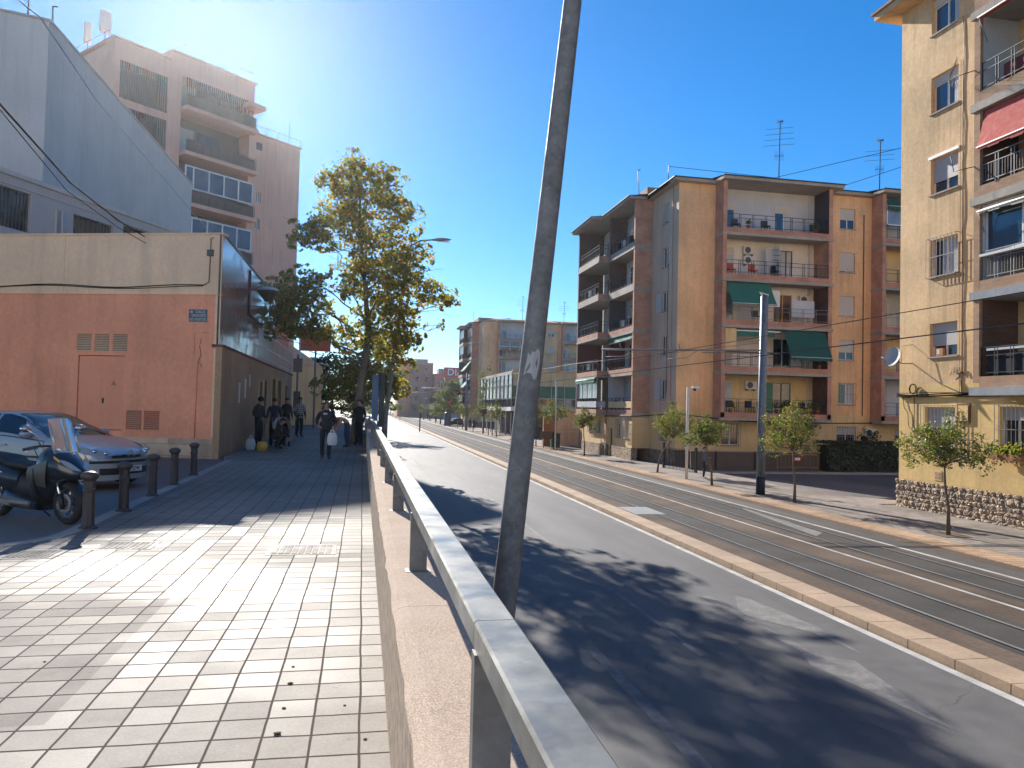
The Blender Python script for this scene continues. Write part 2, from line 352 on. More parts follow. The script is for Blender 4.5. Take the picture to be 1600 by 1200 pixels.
def copy_tree(o, parent=None, loc=None, rz=None, label=None):
    c = o.copy(); COL.objects.link(c)
    if parent is not None: c.parent = parent
    if loc is not None: c.location = loc
    if rz is not None: c.rotation_euler = (0, 0, rz)
    if label: c['label'] = label
    for ch in KIDS.get(o.name, [q for q in bpy.data.objects if q.parent == o]): copy_tree(ch, c)
    return c
KIDS = {}
def frame(ox, oy, az_u, flip=1):
    """az_u: direction of u as (x, y); outward normal is u rotated -90 deg (times flip)."""
    l = math.hypot(*az_u); ux, uy = az_u[0]/l, az_u[1]/l; nx, ny = uy*flip, -ux*flip
    return lambda u, d, z: (ox+ux*u+nx*d, oy+uy*u+ny*d, z)
def wall(mb, F, u0, u1, z0, z1, mat, holes=(), d=0.0, depth=.22):
    us = sorted({u0, u1, *[min(max(h[0], u0), u1) for h in holes], *[min(max(h[1], u0), u1) for h in holes]}); zs = sorted({z0, z1, *[h[2] for h in holes], *[h[3] for h in holes]})
    for i in range(len(us)-1):
        for j in range(len(zs)-1):
            cu, cz = (us[i]+us[i+1])/2, (zs[j]+zs[j+1])/2
            if any(h[0] < cu < h[1] and h[2] < cz < h[3] for h in holes): continue
            mb.quad(F(us[i], d, zs[j]), F(us[i+1], d, zs[j]), F(us[i+1], d, zs[j+1]), F(us[i], d, zs[j+1]), mat)
    for h in holes:
        a, b, c, e = h[:4]
        for p, q in (((a, c), (b, c)), ((b, c), (b, e)), ((b, e), (a, e)), ((a, e), (a, c))):
            mb.quad(F(p[0], d, p[1]), F(q[0], d, q[1]), F(q[0], d-depth, q[1]), F(p[0], d-depth, p[1]), mat)
    return mb
def window(par, F, u0, u1, z0, z1, d=0., depth=.2, frame_m='white_frame', pane='glass_dark', shutter=0., shut_m='shutter_grey', sill=True, grille=None, leaf=None, cur=0.0, name='window', mull=1, box=0.0, sill_m='concrete'):
    b = .05; di = d-depth+.08
    m = MB(); zt = z1
    if box: zt = z1-box
    m.fbox(F, u0, u1, di-.05, di, z0, z0+b, frame_m).fbox(F, u0, u1, di-.05, di, zt-b, zt, frame_m).fbox(F, u0, u0+b, di-.05, di, z0+b, zt-b, frame_m).fbox(F, u1-b, u1, di-.05, di, z0+b, zt-b, frame_m)
    for k in range(mull):
        c = u0+(u1-u0)*(k+1)/(mull+1); m.fbox(F, c-.035, c+.035, di-.05, di+.01, z0+b, zt-b, frame_m)
    if box: m.fbox(F, u0, u1, di-.06, di+.05, zt, z1, 'shutter_beige')
    w = m.build(name, par)
    MB().quad(F(u0+.02, di-.03, z0+.02), F(u1-.02, di-.03, z0+.02), F(u1-.02, di-.03, zt-.02), F(u0+.02, di-.03, zt-.02), pane).build('pane', w)
    if cur:
        m = MB(); n = 7; uu = u0+(u1-u0)*(cur if cur > 0 else 0); ue = u1 if cur > 0 else u0+(u1-u0)*-cur
        for k in range(n):
            a = uu+(ue-uu)*k/n; c = uu+(ue-uu)*(k+1)/n; m.quad(F(a, di-.028+.004*(k % 2), z0+.05), F(c, di-.022-.004*(k % 2), z0+.05), F(c, di-.022-.004*(k % 2), zt-.05), F(a, di-.028+.004*(k % 2), zt-.05), 'curtain')
        m.build('curtain', w)
    if shutter > 0:
        m = MB(); zb = z1-(z1-z0)*shutter; n = max(2, int((z1-zb)/.055))
        for k in range(n):
            a = zb+(z1-zb)*k/n; m.fbox(F, u0+.02, u1-.02, di+.012, di+.03, a+.006, a+(z1-zb)/n, shut_m)
        m.fbox(F, u0+.02, u1-.02, di+.005, di+.012, zb, z1, shut_m); m.build('shutter', w)
    if sill: MB().fbox(F, u0-.06, u1+.06, d-depth+.1, d+.06, z0-.06, z0-.002, sill_m).build('sill', w)
    if grille:
        m = MB(); g0, g1 = .03, .16
        for k in range(grille+1):
            u = u0-.05+(u1-u0+.1)*k/grille; m.fbox(F, u-.008, u+.008, d+g1-.016, d+g1, z0-.05, z1+.05, 'iron_grey')
        for z in (z0-.05, (z0+z1)/2, z1+.05):
            m.fbox(F, u0-.06, u1+.06, d+g1, d+g1+.012, z-.012, z+.012, 'iron_grey')
        for z in (z0-.05, z1+.05):
            for u in (u0-.05, u1+.05): m.fbox(F, u-.01, u+.01, d+.001, d+g1-.016, z-.01, z+.01, 'iron_grey')
        m.build('grille', w)
    return w
def railing(par, pts, z0, h, mat='iron_blue', step=.75, name='railing', bars=0, panel=None):
    """pts: plan polyline"""
    m = MB()
    for a, b in zip(pts[:-1], pts[1:]):
        a, b = Vector(a), Vector(b); l = (b-a).length; t = (b-a)/l
        F = frame(a.x, a.y, (t.x, t.y))
        for z, w in ((z0+h, .022), (z0+h*.72, .012), (z0+.12, .014)): m.fbox(F, 0, l, -w, w, z-.012, z+.012, mat)
        n = max(1, round(l/(step*1.25)))
        for k in range(n+1):
            u = min(max(l*k/n, .02), l-.02)
            for du in ((-.06, .06) if 0 < k < n else (0,)): m.fbox(F, u+du-.013, u+du+.013, -.013, .013, z0, z0+h-.012, mat)
        if bars:
            nb = int(l/bars)
            for k in range(nb): u = l*(k+.5)/nb; m.fbox(F, u-.006, u+.006, -.006, .006, z0+.13, z0+h*.72-.013, mat)
        if panel:
            m.fbox(F, .05, l-.05, -.03, -.02, z0+.14, z0+h*.70, panel)
    return m.build(name, par)
def aircon(par, F, u, z, d, w=.8, h=.55):
    m = MB().fbox(F, u, u+w, d, d+.3, z, z+h, 'ac_body'); a = m.build('air_conditioner', par)
    c = F(u+w*.38, d+.302, z+h/2); c2 = F(u+w*.38, d+.31, z+h/2); m = MB(); n = 14; r = h*.4
    ring = [F(u+w*.38+r*math.cos(q*2*math.pi/n), d+.305, z+h/2+r*math.sin(q*2*math.pi/n)) for q in range(n)]
    m.add(ring, [list(range(n))], 'shutter_dark')
    m.build('fan_grille', a); MB().fbox(F, u+.1, u+.14, d, d+.28, z-.12, z-.005, 'iron_grey').fbox(F, u+w-.14, u+w-.1, d, d+.28, z-.12, z-.005, 'iron_grey').build('bracket', a)
    return a
def awning(par, F, u0, u1, z1, zl, out, d, mat='awning_green', drop=.18):
    m = MB(); n = 16
    P = lambda t, s_: F(u0+(u1-u0)*s_, d+out*t, z1+(zl-z1)*t-.05*math.sin(math.pi*t)+.015*math.sin(s_*19))
    for i in range(n):
        for j in range(6): m.quad(P(j/6, i/n), P(j/6, (i+1)/n), P((j+1)/6, (i+1)/n), P((j+1)/6, i/n), mat)
        a, b = P(1, i/n), P(1, (i+1)/n); dz = drop*(.75+.25*(i % 2)); m.quad(a, b, (b[0], b[1], b[2]-dz), (a[0], a[1], a[2]-dz), mat)
    a = m.build('awning', par)
    MB().tube([F(u0, d+out+.01, zl), F(u1, d+out+.01, zl)], .022, 'white_frame', 6).tube([F(u0+.05, d, z1-.9), F(u0+.05, d+out, zl)], .014, 'iron_grey', 5).tube([F(u1-.05, d, z1-.9), F(u1-.05, d+out, zl)], .014, 'iron_grey', 5).build('arm', a)
    return a
def text_mesh(s, size, extr=.004, bold=.0):
    cu = bpy.data.curves.new('tmp', 'FONT'); cu.body = s; cu.size = size; cu.extrude = extr; cu.offset = bold; cu.align_x = 'CENTER'; cu.align_y = 'CENTER'
    o = bpy.data.objects.new('tmp', cu); COL.objects.link(o); bpy.context.view_layer.update()
    me = bpy.data.meshes.new_from_object(o.evaluated_get(bpy.context.evaluated_depsgraph_get())); me.name = 'lettering'
    bpy.data.objects.remove(o); bpy.data.curves.remove(cu); return me
def lettering(par, s, size, M, mat, name='lettering', sx=1., bold=0.):
    me = text_mesh(s, size, bold=bold); me.transform(Matrix.Translation(-Vector(ROOT(par).location)) @ M @ Matrix.Diagonal((sx, 1, 1, 1))); me.materials.clear(); me.materials.append(MT[mat])
    o = bpy.data.objects.new(name, me); COL.objects.link(o); o.parent = par; return o
def facing(F, u, d, z):
    """matrix putting text (x right, y up, z out) on frame F"""
    o = Vector(F(u, d, z)); x = (Vector(F(u+1, d, z))-o); n = (Vector(F(u, d+1, z))-o)
    return Matrix.Translation(o) @ Matrix(((x.x, 0, n.x, 0), (x.y, 0, n.y, 0), (0, 1, 0, 0), (0, 0, 0, 1)))
# ------------------------------------------------------------------ ground, roads
W = 2.05           # walkway level above the road
def sheet(name, pts, z, mat, kind='structure'):
    m = MB(); m.add([(x, y, z) for x, y in pts], [list(range(len(pts)))], mat); return struct(m, name, kind=kind)
def rect(x0, x1, y0, y1): return [(x0, y0), (x1, y0), (x1, y1), (x0, y1)]
sheet('ground', rect(-1500, 1500, -300, 2500), -.03, 'asphalt_side')
sheet('road', rect(.55, 8.5, -20, 420), 0.0, 'asphalt')
m = MB(); m.box(-120, .20, -20, 260, -.02, W-.08, 'asphalt_side'); struct(m, 'side_street')
# walkway slab with its kerb bending away round the corner into the side street
arc = [(-3.55-1.0+1.0*math.cos(a), 9.25-.0+1.0+ -1.0*math.sin(a)) for a in [R_(x) for x in (0, 18, 36, 54, 72, 90)]]
poly = [(.19, -12), (.19, 130), (-4.1, 130), (-4.1, 24.6), (-3.7, 22.6), (-3.62, 18)] + [(-3.55, 11)] + arc + [(-60, 9.25), (-60, -12)]
m = MB(); m.prism(poly, W-.1, W, 'kerb_white', 'walk_tiles'); struct(m, 'walkway')
m = MB()
kp = [(-3.7, 22.6), (-3.62, 18), (-3.55, 11)]+arc+[(-12, 9.25)]
for a, b in zip(kp[:-1], kp[1:]):
    F = frame(a[0], a[1], (b[0]-a[0], b[1]-a[1])); l = math.hypot(b[0]-a[0], b[1]-a[1]); n = max(1, round(l/.8))
    for k in range(n): m.fbox(F, l*k/n+.004, l*(k+1)/n-.004, -.16, .03, W-.12, W+.006, 'kerb_white')
struct(m, 'kerb')
# tramway platform, kerbs, markings
m = MB(); m.box(9.30, 15.9, -20, 420, -.02, .10, 'tram_slab'); struct(m, 'tramway')
m = MB(); y = -5
while y < 400:
    st_ = 1.0 if y < 60 else 4.0; m.box(8.70, 9.305, y+.010, y+st_-.010, -.01, .14, 'kerb_orange')
    y += st_
struct(m, 'median_kerb')
m = MB(); m.box(14.75, 15.35, -20, 420, .10, .104, 'tram_asphalt').box(10.9, 11.0, -20, 420, .1, .101, 'tram_asphalt')
for x in (10.02, 12.92): m.box(x, x+1.5, -20, 420, .10, .104, 'tram_dark')
struct(m, 'tram_bed')
for i, x in enumerate((10.25, 11.25, 13.15, 14.15)):
    m = MB(); m.box(x-.03, x+.03, -20, 420, .10, .111, 'steel_rail').box(x-.085, x-.035, -20, 420, .1042, .1062, 'cable_black'); o = m.build('tram_rail')
    tag(o, ['steel tram rail nearest the road kerb, sunk in brown concrete', 'second steel tram rail out from the road kerb', 'third tram rail, just beyond the broad white line between the tracks', 'tram rail nearest the far pavement, shining in the sun'][i], 'tram rail', 'tram rails in the street')
m = MB(); m.box(12.36, 12.46, -20, 420, .104, .1085, 'white_line').box(14.60, 14.72, -20, 420, .104, .1085, 'white_line'); struct(m, 'line_marking')
m = MB(); m.box(8.5, 8.66, -20, 420, 0, .0045, 'white_line'); struct(m, 'edge_line_marking')
def wornmat():
    k = N('worn_paint'); f = k.ramp(k.noise(2.6, 6, rough=.75), .42, .66); g = k.noise(95, 2, rough=.8)
    k.fin(k.mix(f, (.135, .13, .125), (.24, .225, .21)), .8); k.bump(g, .4, .006); MT['worn_paint'] = k.m
wornmat()
m = MB(); y = 1.5
while y < 180: m.box(5.12, 5.22, y, y+4, .0, .0045, 'worn_paint'); y += 9.5
struct(m, 'lane_marking')
def arrow(x0, y, s=1, dx=0):   # elongated lane arrow pointing toward the viewer
    m = MB(); z = .0045; P = lambda *a: [(x0+p*s, y+q*s, z) for p, q in a]
    m.add(P((-.09, 1.8), (.09, 1.8), (.09, 7.5), (-.09, 7.5)), [(0, 1, 2, 3)], 'worn_paint'); m.add(P((-.42, 2.4), (0, -.4), (.42, 2.4), (.12, 1.9), (-.12, 1.9)), [(0, 1, 4), (1, 3, 4), (1, 2, 3)], 'worn_paint')
    if dx: m.add(P((.09, 4.2), (.55*dx, 3.0), (.62*dx, 3.3), (.09, 4.9)), [(0, 1, 2, 3)], 'worn_paint'); m.add(P((.34*dx, 3.35), (.95*dx, 1.3), (.80*dx, 3.8)), [(0, 1, 2)], 'worn_paint')
    return m
def flat(name, pts, fs, z=.0045, mat='worn_paint'):
    m = MB(); m.add([(x, y, z) for x, y in pts], fs, mat); struct(m, name)
flat('arrow_marking', [(6.80, 14.6), (6.98, 14.6), (7.00, 11.0), (6.82, 11.0), (6.62, 10.42), (6.90, 10.40), (7.24, 10.60), (7.42, 10.55), (7.00, 8.05)], [(0, 1, 2, 3), (3, 2, 5), (4, 3, 5), (4, 5, 8), (5, 6, 8), (6, 7, 8), (2, 6, 5)])
flat('arrow_marking', [(7.55, 14.6), (7.71, 14.2), (7.92, 12.3), (7.62, 12.0), (7.74, 10.8), (7.02, 13.0), (7.02, 13.4)], [(0, 1, 2, 3), (3, 2, 4), (6, 5, 3, 0)])
struct(arrow(3.6, 4.2, 1.0), 'arrow_marking'); struct(arrow(3.6, 46, 1.0), 'arrow_marking')
m = MB(); z = .1085
for a, b in (((13.4, 17.6), (14.05, 22.6)), ((14.5, 22.2), (14.05, 27.2))):
    pass
m.add([(13.35, 20.8, z), (13.95, 21.4, z), (14.35, 27.0, z), (14.15, 27.0, z)], [(0, 1, 2, 3)], 'worn_paint'); struct(m, 'hatch_marking')
# gutter strip along the foot of the wall
m = MB(); m.box(.62, 1.0, -12, 130, -.01, .006, 'kerb_white'); struct(m, 'gutter')
# far pavement with its orange kerb band
m = MB(); m.box(16.9, 20.9, 27.9, 31.2, -.01, .12, 'far_tiles').box(16.9, 20.9, 31.2, 420, -.01, .12, 'far_tiles').box(16.9, 21.38, -20, 27.9, -.01, .12, 'far_tiles').prism([(20.9, 28.3), (23.2, 28.3), (22.3, 30.2), (20.9, 31.3)], -.01, .118, 'far_tiles').prism([(19.6, 43.6), (60, 43.6), (60, 47), (19.6, 47)], -.01, .115, 'far_tiles')
struct(m, 'far_pavement')
m = MB(); m.box(15.9, 16.9, -20, 420, -.01, .125, 'orange_tiles'); y = -20
struct(m, 'far_kerb_band')
m = MB(); m.box(20.9, 60, 31.0, 43.6, -.02, .03, 'asphalt_side'); struct(m, 'cross_street')
m = MB(); m.box(20.9, 60, 43.42, 43.6, .0, .16, 'kerb_white'); struct(m, 'cross_street_kerb')
# manhole and covers
def cover(name, label, x, y, z, r=None, w=.5, l=.5, mat='tram_dark', rz=0, group=None):
    t = T(name, label, 'cover', (x, y, z), rz, group); m = MB()
    if r: m.lathe([(0, 0), (r, .0), (r, .008), (r-.03, .008), (r-.04, .003), (0, .003)][::-1], mat, 28); m2 = MB(); 
    else: m.box(-w/2, w/2, -l/2, l/2, 0.001, .004, mat)
    L0(m, 'frame', t); m2 = MB(); a = r*.62 if r else w/2-.05; b = r*.62 if r else l/2-.05; n = 9
    for i in range(n):
        for j in range(n): m2.box(-a+2*a*i/n+.008, -a+2*a*(i+1)/n-.008, -b+2*b*j/n+.008, -b+2*b*(j+1)/n-.008, .0045, .009, mat)
    L0(m2, 'tread', t); return t
cover('manhole_cover', 'round iron manhole cover in the gutter below the parapet', 1.12, 4.6+3.7, .007, r=.33)
cover('inspection_cover', 'rectangular ribbed cover set among the sunlit walkway tiles', -.62, 9.0, W, w=.75, l=.62, mat='cover_stone')
cover('inspection_cover', 'square chequered cover in the walkway, nearer the bollard kerb, left one of two', -3.35, 8.9, W, w=.55, l=.5, mat='cover_stone', group='covers near the kerb corner')
cover('inspection_cover', 'square chequered cover in the walkway, right one of two by the shade edge', -2.55, 9.35, W, w=.6, l=.5, mat='cover_stone', group='covers near the kerb corner')
cover('utility_hatch', 'grey concrete hatch in the tramway beside the orange kerb', 10.0, 26.5, .105, w=1.1, l=2.0, mat='concrete_grey')
# small stones and droppings along a walkway joint
random.seed(3)
for i, (x, y, s) in enumerate(((-.37, 4.02, .013), (-.37, 4.35, .008), (-.37, 4.72, .012), (-.38, 5.02, .007), (-.05, 4.35, .006), (.06, 3.9, .007), (-1.9, 5.3, .006))):
    m = MB(); r0 = random.random()*6
    def fn(u, v, s=s, r0=r0):
        a = 2*math.pi*u; b = math.pi*(v-.5); k = 1+.4*noise.noise(Vector((math.cos(a)*2, math.sin(a)*2, b*2+r0))); return (s*1.5*k*math.cos(a)*math.cos(b), s*k*math.sin(a)*math.cos(b), s*.5+s*.5*k*math.sin(b))
    m.grid(fn, 10, 6, 'soil'); o = L0(m, 'dirt_lump', None); o.location = (x, y, W); tag(o, ['largest dark dirt lump in the tile joint near the wall', 'second dirt lump along the tile joint', 'third dirt lump up the tile joint', 'small farthest dirt lump in the tile joint', 'tiny dark speck of dirt near the narrow tile column', 'dirt crumb lying against the foot of the parapet', 'lone dirt crumb out on the bright tiles'][i], 'dirt')
# ------------------------------------------------------------------ parapet wall, rail, lamp posts
par = T('parapet_wall', 'low parapet wall with ribbed side and pebbledash top along the walkway', 'wall', (.2, 0, W))
m = MB(); n = 0; y = .4; pitch = .052
prof = []
while y < 34: prof += [(y, .0), (y+pitch*.30, .0), (y+pitch*.45, .016), (y+pitch*.85, .016)]; y += pitch
zt = W+.74
for (a, da), (b, db) in zip(prof[:-1], prof[1:]): m.quad((.175+da, b, W-.05), (.175+da if da == db else .175+db, b, W-.05), (.175+db, b, zt), (.175+da, b, zt), 'parapet_ribs') if False else m.quad((.172+da, a, W-.05), (.172+da, a, zt), (.172+db, b, zt), (.172+db, b, W-.05), 'parapet_ribs')
m.box(.192, .60, -3, 34, -.02, zt, 'parapet_ribs').box(.18, .60, 34.002, 95, -.02, zt+.02, 'parapet_ribs'); m.build('ribbed_wall', par)
m = MB()
segs = [(-3, 3.32), (3.325, 9.6), (9.605, 16.2), (16.21, 23), (23.01, 30), (30.01, 34)]
random.seed(5)
for a, b in segs:
    nn = max(2, int((b-a)/.045)); c = []
    for i in range(nn+1):
        y = a+(b-a)*i/nn; e = lambda s: s*noise.noise(Vector((y*5, s*90, 1)))
        c.append([(.158+e(.007), y, zt+.002), (.152+e(.009), y, zt+.028+e(.006)), (.178+e(.010), y, zt+.050+e(.006)), (.215+e(.008), y, zt+.056+e(.002)), (.62, y, zt+.052), (.635, y, zt+.03), (.635, y, zt+.002)])
    fs = []; k = 7
    for i in range(nn):
        for j in range(k-1): fs.append((i*k+j, (i+1)*k+j, (i+1)*k+j+1, i*k+j+1))
    fs += [tuple(range(k))[::-1], tuple(nn*k+j for j in range(k))]
    m.add([p for r in c for p in r], [f[::-1] for f in fs], 'parapet_top')
m.build('coping', par)
rail = T('guard_rail', 'galvanised steel hand rail on flat posts above the parapet', 'railing', (.31, 0, zt+.055))
RX0, RX1, RZ = .268, .368, 3.205
m = MB(); ys = [-.6+0.0, 1.78, 6.44, 11.0, 15.5, 20.0, 24.6, 29.2, 33.6]
for a, b in zip(ys[:-1], ys[1:]):
    ax = RX0-.0012*a; c = .006; z0 = RZ-.06; pr = [(RX0, z0), (RX0, RZ-c), (RX0+c, RZ), (RX1-c, RZ), (RX1, RZ-c), (RX1, z0)]
    vs = [(x-.0*y, y, z) for y in (a+.002, b-.002) for x, z in pr]; m.add(vs, [(i, (i+1) % 6, 6+(i+1) % 6, 6+i) for i in range(6)]+[tuple(range(6))[::-1], tuple(range(6, 12))], 'galvanised_rail')
m.build('handrail', rail)
y = 1.72
while y < 34:
    MB().box(.262, .350, y, y+.045, zt+.05, RZ-.0605, 'galvanised_post').box(.240, .372, y-.03, y+.075, zt+.048, zt+.058, 'galvanised_post').build('post', rail); y += 2.30
lower = MB().tube([(.305, 6.2, zt+.16), (.305, 34, zt+.16)], .012, 'galvanised_post', 6); lower.build('lower_bar', rail)
def street_lamp(x, y, label, patch=False, lean=.093, h=10.5, r0=.107, r1=.060):
    t = T('street_lamp', label, 'street lamp', (x, y, 0), 0, 'leaning street lamps behind the parapet')
    P = lambda z: Vector((lean*z, 0, z)); m = MB(); n = 14
    m.tube([P(0), P(2), P(5), P(8), P(h)], [r0, r0*.96, r0*.83, r0*.68, r1], 'galvanised_pole', 20)
    L0(m, 'pole', t)
    m = MB(); e = P(h); pts = [P(h-.25), e+Vector((.12, 0, .28)), e+Vector((.55, 0, .52)), e+Vector((1.15, 0, .60))]; m.tube(pts, [.045, .042, .036, .03], 'galvanised_pole', 10); L0(m, 'arm', t)
    q = e+Vector((1.05, 0, .55)); m = MB()
    def fn(u, v):
        s = math.sin(math.pi*min(1, u*.9+.08))**.6; a = 2*math.pi*v; return (q.x+.85*u, q.y+.16*s*math.cos(a), q.z+.03+ (.10 if math.sin(a) > 0 else .045)*s*math.sin(a)+.06*u)
    m.grid(fn, 10, 14, 'concrete_grey'); hd = L0(m, 'lamp_head', t)
    m = MB(); m.box(q.x+.25, q.x+.75, q.y-.09, q.y+.09, q.z-.02, q.z+.0, 'lens_glass'); L0(m, 'lens', hd)
    if patch:
        Z = 4.07; m = MB(); c = P(Z); R = r0*.88+.0025
        ol = [(-.85, -.10), (-.45, -.08), (.0, -.085), (.4, -.14), (.72, -.12), (.92, .0), (.85, .09), (.5, .12), (.12, .085), (-.12, .10), (-.3, .055), (-.55, .085), (-.7, .0)]
        A0 = R_(-98); pt = lambda a, z: (c.x+lean*z+R*math.cos(A0+a), R*math.sin(A0+a), Z+z)
        m.add([pt(0.05, 0)]+[pt(a*.75, z) for a, z in ol], [(0, 1+i, 1+(i+1) % len(ol)) for i in range(len(ol))], 'sticker'); L0(m, 'sticker', t)
    return t
street_lamp(.97, 6.16, 'nearest grey leaning lamp post with a torn white sticker, crossing the whole picture', True)
street_lamp(.66, 34.0, 'lamp post further along, among the plane tree leaves, its lamp head showing', lean=.105)
# ------------------------------------------------------------------ bollards
def bollard(x, y, label, lean=0):
    t = T('bollard', label, 'bollard', (x, y, W-.0), 0, 'iron bollards along the kerb'); n = 10
    m = MB(); pr = [(.0, .0), (.115, 0), (.115, .02), (.09, .035), (.078, .05), (.074, .12), (.070, .46), (.082, .475), (.082, .50), (.070, .515), (.072, .60)]
    m.lathe(pr, 'rust_bollard', 8, smooth=False); L0(m, 'post', t)
    m = MB(); m.lathe([(.072, .60), (.082, .62), (.105, .645), (.108, .675), (.095, .70), (.05, .722), (0, .728)], 'rust_bollard', 20); L0(m, 'cap', t); return t
for (x, y), lb in zip(((-3.37, 10.61), (-3.42, 12.25), (-3.50, 14.14), (-3.57, 16.0), (-3.63, 18.05)), ('nearest iron bollard, in front of the scooter wheel, its cap glinting', 'second iron bollard, in front of the car number plate', 'third iron bollard, just off the nose of the silver car', 'fourth iron bollard, before the stone footing of the salmon wall', 'farthest iron bollard, by the pipe at the salmon wall corner')): bollard(x, y, lb)
# ------------------------------------------------------------------ salmon corner building
ZT = 9.10
KB = .93
def kz(z): return 3.7+(z-3.7)*KB
sb = T('corner_building', 'low salmon and cream corner building with vent grilles', 'building', (-4.6*KB, 26.1*KB, W))
dx, dy = -7.5, 2.45; L = math.hypot(dx, dy)
Fs0 = frame(-4.6*KB, 26.1*KB, (dx, dy), -1); Fs = lambda u, d, z: Fs0(u*KB, d*KB, kz(z))      # u runs left, outward toward the camera
Fr = lambda u, d, z: Fs(u, d, z)
LU = 30.0
e = Fs(LU, 0, 0)
m = MB(); ZC = 7.14
wall(m, Fs, 0, LU, W+.42, ZC, 'salmon_paint', [(3.28, 4.92, W+.62, 5.12), (3.20, 3.72, 5.25, 5.82), (3.84, 4.36, 5.25, 5.82), (4.48, 5.0, 5.25, 5.82), (1.98, 2.52, W+.65, W+1.28), (2.60, 3.14, W+.65, W+1.28)], depth=.08)
m.build('lower_wall', sb)
m = MB(); wall(m, Fs, 0, LU, ZC, ZT, 'cream_top'); m.build('upper_wall', sb)
m = MB(); m.fbox(Fs, -.02, 5.6, -.03, .035, W-.35, W+.42, 'stone_blocks').fbox(Fs, 5.6, LU, -.03, .03, W-.35, W+.42, 'salmon_paint'); m.build('footing', sb)
m = MB(); m.fbox(Fs, -.02, LU, -.05, .03, ZC-.012, ZC+.012, 'salmon_paint').fbox(Fs, -.03, LU, -.3, .05, ZT, ZT+.06, 'cream_top').fbox(Fs, 5.55, 5.60, 0, .02, ZC+.05, ZT, 'cream_top').fbox(Fs, 0, .18, 0, .012, W+.5, ZT-.01, 'cream_top'); m.build('moulding', sb)
m = MB(); m.prism([(-4.31, 24.30), (-4.31, 38.4), (-32, 38.4), (e[0], e[1]+.02)][::1], kz(ZT-.4), kz(ZT-.05), 'roof_tile'); m.box(-32, -4.4, 38.3, 38.6, W, kz(ZT-.41), 'tan_wall'); m.build('roof', sb)
d_ = MB(); d_.fbox(Fs, 3.30, 4.90, -.06, -.045, W+.64, 5.10, 'salmon_door').fbox(Fs, 4.085, 4.115, -.044, -.038, W+.64, 5.10, 'salmon_door')
d_.fbox(Fs, 3.32, 4.88, -.044, -.034, 4.45, 4.49, 'salmon_door').fbox(Fs, 3.32, 4.88, -.044, -.034, 3.1, 3.14, 'salmon_door'); d_ = d_.build('metal_door', sb)
m = MB(); m.fbox(Fs, 3.98, 4.02, -.044, -.0, 3.55, 3.72, 'iron_black'); m.build('handle', d_)
m = MB(); a0, a1 = Fs(3.75, -.038, 4.14), Fs(3.55, -.038, 4.14); tp = Fs(3.65, -.038, 4.32); m.add([a0, a1, tp], [(0, 1, 2)], 'barrier_orange'); m.build('warning_sign', d_)
for (u0, u1, z0, z1) in ((3.20, 3.72, 5.25, 5.82), (3.84, 4.36, 5.25, 5.82), (4.48, 5.0, 5.25, 5.82), (1.98, 2.52, W+.65, W+1.28), (2.60, 3.14, W+.65, W+1.28)):
    m = MB(); m.fbox(Fs, u0, u1, -.079, -.07, z0, z1, 'shutter_dark'); n = 10
    for k in range(n):
        z = z0+(z1-z0)*k/n; vs = [Fs(u0, -.07, z+.045), Fs(u1, -.07, z+.045), Fs(u1, .004, z+.012), Fs(u0, .004, z+.012), Fs(u0, -.07, z+.030), Fs(u1, -.07, z+.030), Fs(u1, .004, z-.0), Fs(u0, .004, z-.0)]
        m.add(vs, [(0, 1, 2, 3), (3, 2, 6, 7), (4, 7, 6, 5)], 'cream_top' if z0 > 4 else 'salmon_door')
    m.fbox(Fs, u0-.04, u1+.04, .0, .012, z1, z1+.035, 'salmon_door').fbox(Fs, u0-.04, u1+.04, .0, .012, z0-.035, z0, 'salmon_door'); m.build('vent_grille', sb)
m = MB(); m.fbox(Fs, 1.02, 1.38, .0, .012, W+.68, W+1.05, 'salmon_door'); m.build('meter_cover', sb); m = MB(); m.fbox(Fs, .62, .72, 0, .06, 5.55, 5.72, 'salmon_door'); m.build('meter_cover', sb)
m = MB(); m.tube([Fs(.74, .02, W+.42), Fs(.72, .02, 4.85), Fs(.66, .02, 4.95), Fs(.58, .02, 4.8)], .018, 'salmon_door', 6).tube([Fs(.85, .02, 5.2), Fs(.85, .02, 5.9), Fs(.35, .02, 5.9)], .008, 'salmon_door', 5).tube([Fs(.67, .02, 5.5), Fs(.6, .03, 5.2), Fs(.72, .02, 4.9)], .007, 'cable_black', 5); m.build('conduit', sb)
m = MB(); m.fbox(Fs, .45, 1.07, .005, .025, 6.26, 6.66, 'sign_dark').fbox(Fs, .44, 1.08, .0, .012, 6.25, 6.67, 'sign_letter'); sg = m.build('street_sign', sb)
FsR = lambda u, d, z: Fs(-u, d, z)
for s, u, z, sz, sx in (('CALLE', -.68, 6.58, .12, 1.), ('GREGORIO', -.73, 6.46, .105, .95), ('REY-PASTOR', -.76, 6.33, .12, .82)): lettering(sg, s, sz, facing(FsR, u, .027, z), 'sign_letter', sx=sx, bold=.003)
m = MB(); ring = [FsR(-.98+.05*math.cos(a), .027, 6.58+.05*math.sin(a)) for a in [k*math.pi/5 for k in range(10)]]; m.add(ring, [list(range(10))], 'sign_letter'); m.build('crest', sg)
